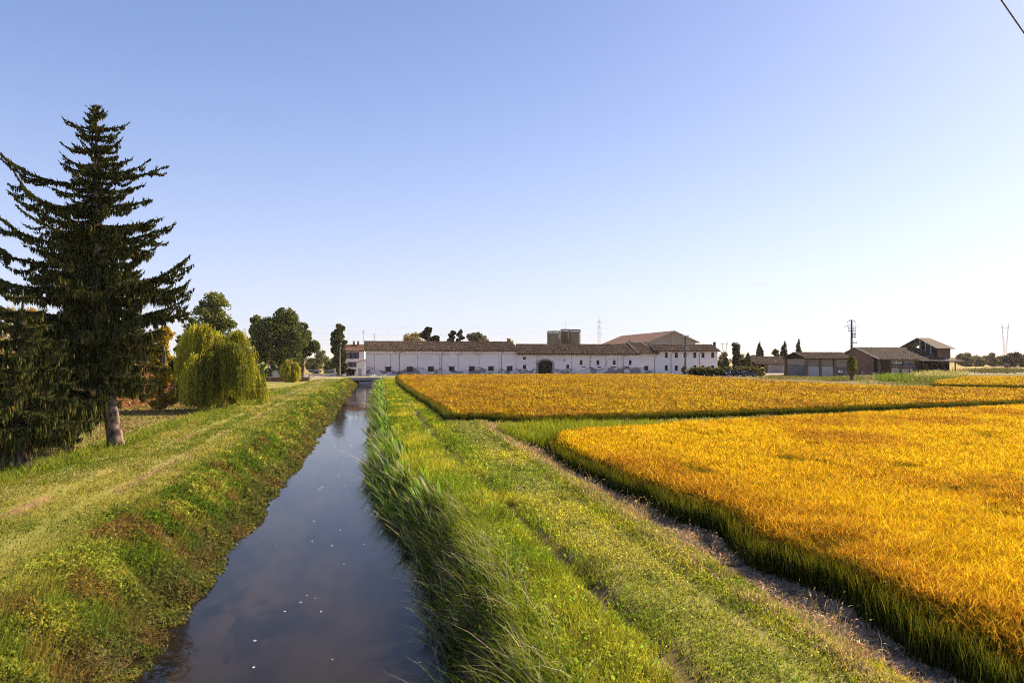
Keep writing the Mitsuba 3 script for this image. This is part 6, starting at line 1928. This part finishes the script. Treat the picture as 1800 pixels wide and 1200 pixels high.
# cars
def car(label, x, y, heading, estate):
    """A small dark car, its nose towards heading (degrees, 0 = +x)."""
    c = thing('parked_car', label, 'car', 'cars parked by the hedge')
    M_ = np.array([[math.cos(math.radians(heading)), -math.sin(math.radians(heading)), 0], [math.sin(math.radians(heading)), math.cos(math.radians(heading)), 0], [0, 0, 1.0]])

    def put(name, mb, mat, smooth=False, parent=c):
        for v in mb.v:
            v[:] = v @ M_.T + [x, y, 0.0]
        return part(parent, name, mb, mat, smooth)
    L, W = 2.05, 0.86
    low = [(-L, 0.42), (-L - 0.03, 0.72), (-L + 0.08, 0.98), (0.95, 0.98), (L - 0.15, 0.80), (L, 0.62), (L, 0.38), (L - 0.2, 0.26), (-L + 0.2, 0.26)]
    pts = [[px, s * W * k, pz_] for px, pz_ in low for s, k in ((-1, 1.0), (1, 1.0))] + [[px * 1.02, s * W * 0.75, pz_] for px, pz_ in low for s in (-1, 1)]
    body = m3.Manifold.hull_points(np.array(pts))
    roof_z = 1.72 if estate else 1.48
    rear = -L + (0.12 if estate else 0.30)
    cab = [[rear, s * W * 0.93, 0.95] for s in (-1, 1)] + [[1.05, s * W * 0.93, 0.95] for s in (-1, 1)] + [[rear + (0.22 if estate else 0.55), s * W * 0.72, roof_z - 0.04] for s in (-1, 1)] + [[0.18, s * W * 0.72, roof_z - 0.03] for s in (-1, 1)] + [[-0.6, s * W * 0.68, roof_z] for s in (-1, 1)]
    body = body + m3.Manifold.hull_points(np.array(cab))
    for wx in (-1.25, 1.28):
        for s in (-1, 1):
            body = body - m3.Manifold.cylinder(0.5, 0.37, 0.37, 28).rotate([90, 0, 0]).translate([wx, s * W + 0.25, 0.33])
    put('body', MB().mesh(body), 'mat_car_paint', 30)
    rz = roof_z

    def side_pane(xa, xb, ya, yb, s):
        za, zb = 1.02, rz - 0.10
        k0, k1 = W * 0.935 + 0.006, W * 0.75 + 0.006
        put('window', MB().add([[xa, s * k0, za], [xb, s * k0, za], [yb, s * k1, zb], [ya, s * k1, zb], [xa, s * (k0 + 0.01), za], [xb, s * (k0 + 0.01), za], [yb, s * (k1 + 0.01), zb], [ya, s * (k1 + 0.01), zb]],
                               [[0, 1, 2, 3], [7, 6, 5, 4], [0, 4, 5, 1], [2, 6, 7, 3], [1, 5, 6, 2], [3, 7, 4, 0]]), 'mat_dark_glass')
    for s in (-1, 1):
        side_pane(-0.35, 0.85, -0.40, 0.22, s)
        side_pane(-1.25, -0.45, -1.15, -0.50, s)
        for wx in (-1.25, 1.28):
            a_ = np.arange(21) * 2 * np.pi / 20
            ty = put('wheel', MB().mesh(m3.Manifold.cylinder(0.2, 0.33, 0.33, 24).rotate([90, 0, 0]).translate([wx, s * (W - 0.10) + 0.1, 0.33])), 'mat_tyre', 30)
            put('rim', MB().mesh(m3.Manifold.cylinder(0.03, 0.21, 0.18, 16).rotate([90 if s < 0 else -90, 0, 0]).translate([wx, s * (W + 0.002), 0.33])), 'mat_grey_metal', False, ty)
        put('headlight', MB().box(L - 0.16, L + 0.01, s * 0.62 - 0.16, s * 0.62 + 0.16, 0.60, 0.74), 'mat_grey_metal')
        put('tail_light', MB().box(-L - 0.04, -L + 0.08, s * 0.68 - 0.10, s * 0.68 + 0.10, 0.72, 0.95), 'mat_red_roof')
        put('mirror', MB().mesh(hull([[0.72, s * (W + 0.06), 1.02], [0.72, s * (W + 0.16), 1.04]], 0.07)), 'mat_car_paint')
    fw = [[1.055, -0.68, 1.0], [1.055, 0.68, 1.0], [0.235, 0.56, rz - 0.06], [0.235, -0.56, rz - 0.06]]
    put('windscreen', MB().add(fw + [[q_[0] + 0.012, q_[1], q_[2] + 0.012] for q_ in fw], [[0, 1, 2, 3], [4, 5, 6, 7], [0, 4, 5, 1], [1, 5, 6, 2], [2, 6, 7, 3], [3, 7, 4, 0]]), 'mat_dark_glass')
    rr = rear + (0.22 if estate else 0.55)
    bw = [[rear + 0.03, -0.66, 1.04], [rear + 0.03, 0.66, 1.04], [rr - 0.03, 0.54, rz - 0.10], [rr - 0.03, -0.54, rz - 0.10]]
    put('rear_window', MB().add([[q_[0] - 0.02, q_[1], q_[2] + 0.004] for q_ in bw] + [[q_[0] - 0.034, q_[1], q_[2] + 0.012] for q_ in bw], [[0, 1, 2, 3], [4, 5, 6, 7], [0, 4, 5, 1], [1, 5, 6, 2], [2, 6, 7, 3], [3, 7, 4, 0]]), 'mat_dark_glass')
    put('bumper', MB().box(L - 0.06, L + 0.05, -0.72, 0.72, 0.34, 0.50), 'mat_dark_metal').replace('x', 'x')
    put('bumper', MB().box(-L - 0.08, -L + 0.02, -0.72, 0.72, 0.40, 0.56), 'mat_dark_metal')


xy = gp(1285, 661.5)
car('dark blue tall estate car nearest the round green bush', xy[0], xy[1], 184, True)
xy = gp(1316.5, 661.8)
car('dark blue low saloon, the right one of the two, its windscreen catching the sky', xy[0], xy[1], -8, False)


# people by the blue door of the bay shed
def person(label, x, y, facing, shirt, trousers, hair_c, woman=False, arm=0.0):
    """A standing figure 1.72 m tall; facing in degrees (0 = +x)."""
    c = thing('person', label, 'person')
    f = math.radians(facing)
    R3 = np.array([[math.cos(f), -math.sin(f), 0], [math.sin(f), math.cos(f), 0], [0, 0, 1.0]])
    J = lambda *q_: np.array(q_, float)  # noqa: E731  (forward, left, up)
    sw = 0.17 if woman else 0.20

    def put(name, man, mat, smooth=True):
        q_ = man.to_mesh()
        return part(c, name, MB().add(q_.vert_properties[:, :3] @ R3.T + [x, y, 0.0], q_.tri_verts), mat, smooth)
    parts = [hull([J(0, 0, 0.98), J(0, 0, 1.12)], [0.14, 0.125]), hull([J(0, 0, 1.12), J(0.01, -sw * 0.72, 1.38), J(0.01, sw * 0.72, 1.38)], [0.12, 0.085, 0.085]),
             chain([J(0.0, 0, 1.40), J(0.02, 0, 1.52)], [0.062, 0.055]), hull([J(0.015, 0, 1.655), J(0.03, 0, 1.57)], [0.088, 0.058]), hull([J(0.10, 0, 1.615), J(0.112, 0, 1.60)], [0.014, 0.017])]
    for s in (-1, 1):
        hip, knee, ank, toe = J(0, s * 0.085, 0.94), J(0.03 * s, s * 0.095, 0.50), J(0.02 * s - 0.02, s * 0.10, 0.085), J(0.16 + 0.02 * s, s * 0.115, 0.035)
        parts += [chain([hip, knee, ank], [0.085, 0.058, 0.040]), chain([ank, toe], [0.042, 0.032])]
        sh_ = J(0.01, s * sw, 1.385)
        el_ = J(-0.03 + 0.10 * arm, s * (sw + 0.05), 1.11)
        wr = J(0.05 + 0.20 * arm, s * (sw + 0.04), 0.87 + 0.14 * arm)
        parts += [chain([sh_, el_, wr], [0.052, 0.040, 0.028])]
        palm = wr + J(0.015, 0, -0.085)
        parts += [hull([wr, palm + J(0.028, 0, 0), palm - J(0.028, 0, 0)], [0.024, 0.014, 0.014])]
        for k, ln in enumerate((0.062, 0.076, 0.080, 0.068)):
            b0 = palm + J(0.030 - 0.02 * (3 - k), 0, 0)
            k1 = b0 + J(0.004, -s * 0.006, -ln * 0.55)
            parts += [chain([b0, k1, k1 + J(0.006, -s * 0.018, -ln * 0.42)], [0.010, 0.009, 0.008], 6)]
        t0 = palm + J(0.034, 0, 0.05)
        parts += [chain([t0, t0 + J(0.026, -s * 0.004, -0.03), t0 + J(0.032, -s * 0.010, -0.06)], [0.011, 0.010, 0.009], 6)]
        parts += [hull([J(0.01, s * 0.088, 1.635), J(0.0, s * 0.090, 1.60)], [0.018, 0.012])]
    body = m3.Manifold.batch_boolean(parts, m3.OpType.Add)
    put('body', body, 'mat_skin')
    shirt_m = [hull([J(0, 0, 0.96), J(0, 0, 1.12)], [0.158, 0.142]), hull([J(0, 0, 1.12), J(0.01, -sw * 0.74, 1.385), J(0.01, sw * 0.74, 1.385)], [0.138, 0.098, 0.098])]
    for s in (-1, 1):
        shirt_m += [chain([J(0.01, s * sw, 1.385), J(-0.02 + 0.06 * arm, s * (sw + 0.04), 1.18)], [0.066, 0.060])]
    put('shirt', m3.Manifold.batch_boolean(shirt_m, m3.OpType.Add), shirt)
    tr = [hull([J(0, 0.05, 0.95), J(0, -0.05, 0.95)], 0.118)]
    for s in (-1, 1):
        tr += [chain([J(0, s * 0.085, 0.94), J(0.03 * s, s * 0.095, 0.50), J(0.02 * s - 0.02, s * 0.10, 0.10)], [0.100, 0.074, 0.062])]
    put('trousers', m3.Manifold.batch_boolean(tr, m3.OpType.Add), trousers)
    hr = hull([J(-0.005, 0, 1.69), J(-0.03, 0, 1.63 if not woman else 1.50)], [0.088, 0.080]) - hull([J(0.12, 0, 1.60), J(0.16, 0, 1.54)], 0.10)
    put('hair', hr, hair_c)
    sh2 = m3.Manifold.batch_boolean([hull([J(0.02 * s - 0.05, s * 0.10, 0.05), J(0.17 + 0.02 * s, s * 0.115, 0.04)], [0.052, 0.044]) for s in (-1, 1)], m3.OpType.Add).trim_by_plane([0, 0, 1], 0.0)
    put('shoes', sh2, 'mat_tyre')
    ey = MB()
    for s in (-1, 1):
        m_ = m3.Manifold.sphere(0.013, 8).translate([0.098, s * 0.032, 1.635])
        q_ = m_.to_mesh()
        ey.add(q_.vert_properties[:, :3] @ R3.T + [x, y, 0.0], q_.tri_verts)
    part(c, 'eyes', ey, 'mat_void', kind='stuff')
    mo = m3.Manifold.cube([0.012, 0.045, 0.008], True).translate([0.086, 0, 1.555])
    put('mouth', mo, 'mat_red_roof', False)


matte('mat_skin', (0.50, 0.30, 0.21), 0.6)
matte('mat_pink_cloth', (0.55, 0.30, 0.32), 0.9)
matte('mat_white_cloth', (0.78, 0.77, 0.75), 0.9)
matte('mat_navy_cloth', (0.03, 0.035, 0.06), 0.9)
xy = gp(1475.3, 661)
person('person in a white shirt and dark trousers standing before the blue shed door', xy[0], xy[1], 265, 'mat_white_cloth', 'mat_navy_cloth', 'mat_dark_wood', arm=0.5)
xy = gp(1480.3, 661)
person('person in a pinkish shirt and dark trousers, right of the one in white', xy[0], xy[1], 200, 'mat_pink_cloth', 'mat_navy_cloth', 'mat_dark_wood', True, 0.2)

# a motorcycle against the brick barn
MX, MY = gp(1512, 661)
mc = thing('motorcycle', 'dark motorcycle standing beside the gable of the brick barn', 'motorcycle')
a_ = np.arange(25) * 2 * np.pi / 24
for dx in (-0.68, 0.68):
    wv_ = part(mc, 'wheel', MB().tube(np.stack([MX + dx + 0.29 * np.cos(a_), MY + 0 * a_, 0.34 + 0.29 * np.sin(a_)], -1), 0.06, 8, caps=False), 'mat_tyre')
    part(wv_, 'hub', MB().tube([[MX + dx, MY - 0.08, 0.34], [MX + dx, MY + 0.08, 0.34]], 0.07, 10), 'mat_grey_metal')
    sp_ = MB()
    for q_ in np.arange(8) * np.pi / 4:
        sp_.bar([MX + dx, MY, 0.34], [MX + dx + 0.27 * math.cos(q_), MY, 0.34 + 0.27 * math.sin(q_)], 0.012)
    part(wv_, 'spokes', sp_, 'mat_grey_metal', kind='stuff')
part(mc, 'frame', MB().bar([MX - 0.68, MY, 0.34], [MX - 0.15, MY, 0.42], 0.06).bar([MX - 0.15, MY, 0.42], [MX + 0.42, MY, 0.85], 0.06).bar([MX - 0.6, MY, 0.78], [MX + 0.42, MY, 0.85], 0.06).bar([MX - 0.68, MY, 0.34], [MX - 0.6, MY, 0.78], 0.05), 'mat_dark_metal')
part(mc, 'engine', MB().mesh(hull([[MX - 0.12, MY, 0.45], [MX + 0.18, MY, 0.5]], 0.19)), 'mat_dark_metal', True)
part(mc, 'tank', MB().mesh(hull([[MX + 0.0, MY, 0.90], [MX + 0.34, MY, 0.93]], [0.13, 0.17])), 'mat_car_paint', True)
part(mc, 'seat', MB().mesh(hull([[MX - 0.65, MY, 0.88], [MX - 0.12, MY, 0.84]], [0.08, 0.10])), 'mat_tyre', True)
part(mc, 'fork', MB().bar([MX + 0.68, MY - 0.08, 0.34], [MX + 0.45, MY - 0.08, 1.0], 0.045).bar([MX + 0.68, MY + 0.08, 0.34], [MX + 0.45, MY + 0.08, 1.0], 0.045), 'mat_grey_metal')
part(mc, 'handlebar', MB().tube([[MX + 0.38, MY - 0.38, 1.08], [MX + 0.45, MY, 1.02], [MX + 0.38, MY + 0.38, 1.08]], 0.02, 6), 'mat_dark_metal')
part(mc, 'headlight', MB().mesh(hull([[MX + 0.55, MY, 0.95], [MX + 0.60, MY, 0.95]], 0.09)), 'mat_grey_metal', True)
part(mc, 'exhaust', MB().tube([[MX + 0.1, MY - 0.14, 0.38], [MX - 0.3, MY - 0.15, 0.30], [MX - 0.85, MY - 0.16, 0.36]], [0.03, 0.035, 0.05], 8), 'mat_grey_metal')

# things lying about
WX, WY_ = gp(1536, 661)
wb = thing('wheelbarrow', 'grey wheelbarrow left standing in front of the brick barn\'s gable', 'wheelbarrow')
tub = m3.Manifold.hull_points(np.array([[WX + a2, WY_ + b2, c2] for a2, b2, c2 in ((-0.55, -0.38, 0.75), (-0.55, 0.38, 0.75), (0.55, -0.38, 0.80), (0.55, 0.38, 0.80), (-0.30, -0.22, 0.42), (-0.30, 0.22, 0.42), (0.25, -0.22, 0.42), (0.25, 0.22, 0.42))]))
part(wb, 'tub', MB().mesh(tub), 'mat_grey_metal')
for s in (-1, 1):
    part(wb, 'handle', MB().bar([WX + 0.75, WY_ + 0.1 * s, 0.25], [WX - 1.0, WY_ + 0.33 * s, 0.62], 0.05), 'mat_dark_wood')
    part(wb, 'leg', MB().bar([WX - 0.35, WY_ + 0.25 * s, 0.45], [WX - 0.45, WY_ + 0.27 * s, 0.0], 0.05), 'mat_dark_metal')
part(wb, 'wheel', MB().tube(np.stack([WX + 0.78 + 0.17 * np.cos(a_), WY_ + 0 * a_, 0.20 + 0.17 * np.sin(a_)], -1), 0.05, 6, caps=False), 'mat_tyre')
QX, QY = gp(1771.5, 646)
bx = thing('pump_cabinet', 'small dark cabinet standing in the shrubs of the plain at the right edge', 'cabinet')
qk = depth_of((QX, QY)) / FOC
part(bx, 'cabinet', MB().box(QX - 2.2 * qk, QX + 2.2 * qk, QY, QY + 1.5, 0, 6 * qk), 'mat_dark_metal')
part(bx, 'roof', MB().box(QX - 2.6 * qk, QX + 2.6 * qk, QY - 0.2, QY + 1.7, 6 * qk + 0.003, 6 * qk + 0.15), 'mat_concrete')
# a heap of pale rubble beside the bridge
px_, py_ = gp(658, 661.5)
hp_ = thing('rubble_heap', 'small heap of pale pinkish rubble between bridge and barn', 'rubble')
for i in range(14):
    q_ = rng.normal(0, 1, 3) * [0.9, 0.4, 0.1]
    s_ = rng.uniform(0.14, 0.32)
    part(hp_, 'stone', MB().mesh(m3.Manifold.hull_points(rng.normal(0, s_ * 0.6, (14, 3)) + [px_ + q_[0], py_ + q_[1], 0.12 + abs(q_[2])])), 'mat_house_wall')


# ---------------------------------------------------------------- pylons and wires
def lattice(mb, a0, a1, w0, w1, n, r):
    """A four-legged lattice from the centre a0 (width w0) up to a1 (width w1)."""
    a0, a1 = np.asarray(a0, float), np.asarray(a1, float)
    prev = None
    for k in range(n + 1):
        t = k / n
        c, w = a0 + (a1 - a0) * t, (w0 + (w1 - w0) * t) / 2
        cur = [c + [sx * w, sy * w, 0] for sx, sy in ((-1, -1), (1, -1), (1, 1), (-1, 1))]
        for j in range(4):
            mb.tube([cur[j], cur[(j + 1) % 4]], r * 0.6, 3)
            if prev is not None:
                mb.tube([prev[j], cur[j]], r, 3)
                mb.tube([prev[j], cur[(j + 1) % 4]], r * 0.6, 3)
        prev = cur


def px_at(px, D):
    return FWD * D + RGT * (px - 900) / FOC * D


MD = 330.0
mk = MD / FOC
mx, my = px_at(1053, MD)
mz = lambda py: EYE[2] + (HZ - py) * mk  # noqa: E731
ms = thing('lattice_mast', 'narrow steel lattice power mast with three tiers of arms behind the barn wing', 'pylon')
m = MB()
lattice(m, [mx, my, 0], [mx, my, mz(585)], 2.2, 1.1, 8, 0.05)
lattice(m, [mx, my, mz(585)], [mx, my, mz(562)], 1.05, 0.85, 4, 0.05)
m.tube([[mx, my, mz(562)], [mx, my, mz(552)]], 0.05, 4)
part(ms, 'tower', m, 'mat_faint_steel')
for py in (566.5, 576.5, 586.5):
    part(ms, 'cross_arm', MB().bar([mx - 1.1, my, mz(py)], [mx + 1.9, my, mz(py)], 0.14).bar([mx - 0.6, my, mz(py) + 0.4], [mx + 0.6, my, mz(py) + 0.4], 0.14), 'mat_faint_steel')
for i, (px, D, py_top, py_low, hw_, lab) in enumerate(((1767, 620, 568.5, 618, 7.5, 'faint V-shaped steel pylon above the far right tree line'), (1273.5, 800, 601, 622, 6.0, 'very faint V-shaped pylon right of the farmhouse roof'))):
    k = D / FOC
    x, y = px_at(px, D)
    z = lambda py: EYE[2] + (HZ - py) * k  # noqa: E731
    t = thing('pylon', lab, 'pylon')
    r_ = 0.09 if i == 0 else 0.10
    for s in (-1, 1):
        m = MB()
        lattice(m, [x + s * hw_ * 0.22 * k, y, 0], [x + s * hw_ * 0.35 * k, y, z(py_low - 10 if i == 0 else py_low - 4)], 1.2, 0.7, 5, r_)
        lattice(m, [x + s * hw_ * 0.35 * k, y, z(py_low - 10 if i == 0 else py_low - 4)], [x + s * hw_ * 0.93 * k, y, z(py_top)], 0.8, 0.3, 9, r_)
        part(t, 'mast', m, 'mat_faint_steel')
    zz_ = z(py_top + (py_low - py_top) * 0.13)
    m = MB()
    for xx in np.linspace(-hw_ * 1.15, hw_ * 1.15, 9)[:-1]:
        xa, xb = x + xx * k, x + (xx + hw_ * 2.3 / 8) * k
        m.bar([xa, y, zz_], [xb, y, zz_], 0.2).bar([xa, y, zz_ - 0.8], [xb, y, zz_ - 0.8], 0.2).bar([xa, y, zz_ - 0.8], [xb, y, zz_], 0.14)
    part(t, 'cross_arm', m, 'mat_faint_steel')


def wire(key, label, a, b, sag, r, group=None):
    a, b = np.asarray(a, float), np.asarray(b, float)
    t = np.linspace(0, 1, 40)[:, None]
    p = a + (b - a) * t
    p[:, 2] -= sag * 4 * (t * (1 - t))[:, 0]
    key = MB().tube(p, r, 4).out(key, 'mat_dark_metal')
    labels[key] = {'label': label, 'category': 'cable'}
    if group:
        labels[key]['group'] = group


z_ = 9.5
A_, B_ = EYE[:2] + FWD * 9.51 + RGT * (1760 - 900) / FOC * 9.51, EYE[:2] + FWD * 10.47 + RGT * 0.75 * 10.47
dv = (B_ - A_) / np.linalg.norm(B_ - A_)
wire('overhead_cable', 'thick dark cable crossing the top right corner of the sky', [*(A_ - dv * 30), z_], [*(B_ + dv * 30), z_], 0.0, 0.012)
for j, (pa, pb) in enumerate(((575, 566.5), (588, 576.5), (600, 586.5))):
    a = px_at(500, MD)
    wire('power_line', ('highest', 'middle', 'lowest')[j] + ' of the faint power lines between conifer and lattice mast', [a[0], a[1], mz(pa - 6)], [mx - 1.0, my, mz(pb)], 2.5, 0.016, 'power lines left of the lattice mast')
    b = px_at(1290, 800)
    wire('power_line', ('highest', 'middle', 'lowest')[j] + ' of the faint power lines running right from the lattice mast', [mx + 1.8, my, mz(pb)], [b[0], b[1], EYE[2] + (HZ - 606) * 800 / FOC], 4.0, 0.016, 'power lines right of the lattice mast')

# pale leaves and bits of foam drifting on the water
g = MB()
n = 62
y = 6 + 50 * rng.random(n) ** 1.6
u = np.clip(rng.normal(0.52, 0.2, n), 0.06, 0.94)
x = edge_l(y) + 0.3 + u * (edge_r(y) - edge_l(y) - 0.6)
a = np.arange(7) * 2 * np.pi / 7
for i in range(n):
    r_ = rng.uniform(0.008, 0.026) * (1 + 0.015 * y[i])
    v = np.stack([x[i] + r_ * np.cos(a) * rng.uniform(0.6, 1.3), y[i] + r_ * np.sin(a), np.full(7, WATER_Z + 0.006)], -1)
    top = v.copy()
    top[:, 2] += 0.006
    f = [[0, k_ + 1, k_] for k_ in range(1, 6)] + [[7, 7 + k_, 8 + k_] for k_ in range(1, 6)]
    for k_ in range(7):
        f += [[k_, (k_ + 1) % 7, 7 + (k_ + 1) % 7], [k_, 7 + (k_ + 1) % 7, 7 + k_]]
    g.add(np.vstack([v, top]), f)
g.out('floating_petals', 'mat_house_wall')
labels['floating_petals'] = {'label': 'small pale flecks of foam and leaves drifting on the canal water', 'category': 'flecks', 'kind': 'stuff'}


# ---------------------------------------------------------------- haze
scene['haze_medium'] = {'type': 'homogeneous', 'albedo': 0.95, 'sigma_t': 0.00009}
scene['haze'] = {'type': 'cube', 'to_world': T().translate([0, 2500, 24]).scale([6200, 5700, 27]), 'bsdf': {'type': 'null'}, 'interior': {'type': 'ref', 'id': 'haze_medium'}}
labels['haze'] = {'label': 'thin autumn haze over the plain', 'kind': 'stuff', 'category': 'haze'}
camera['medium'] = {'type': 'ref', 'id': 'haze_medium'}
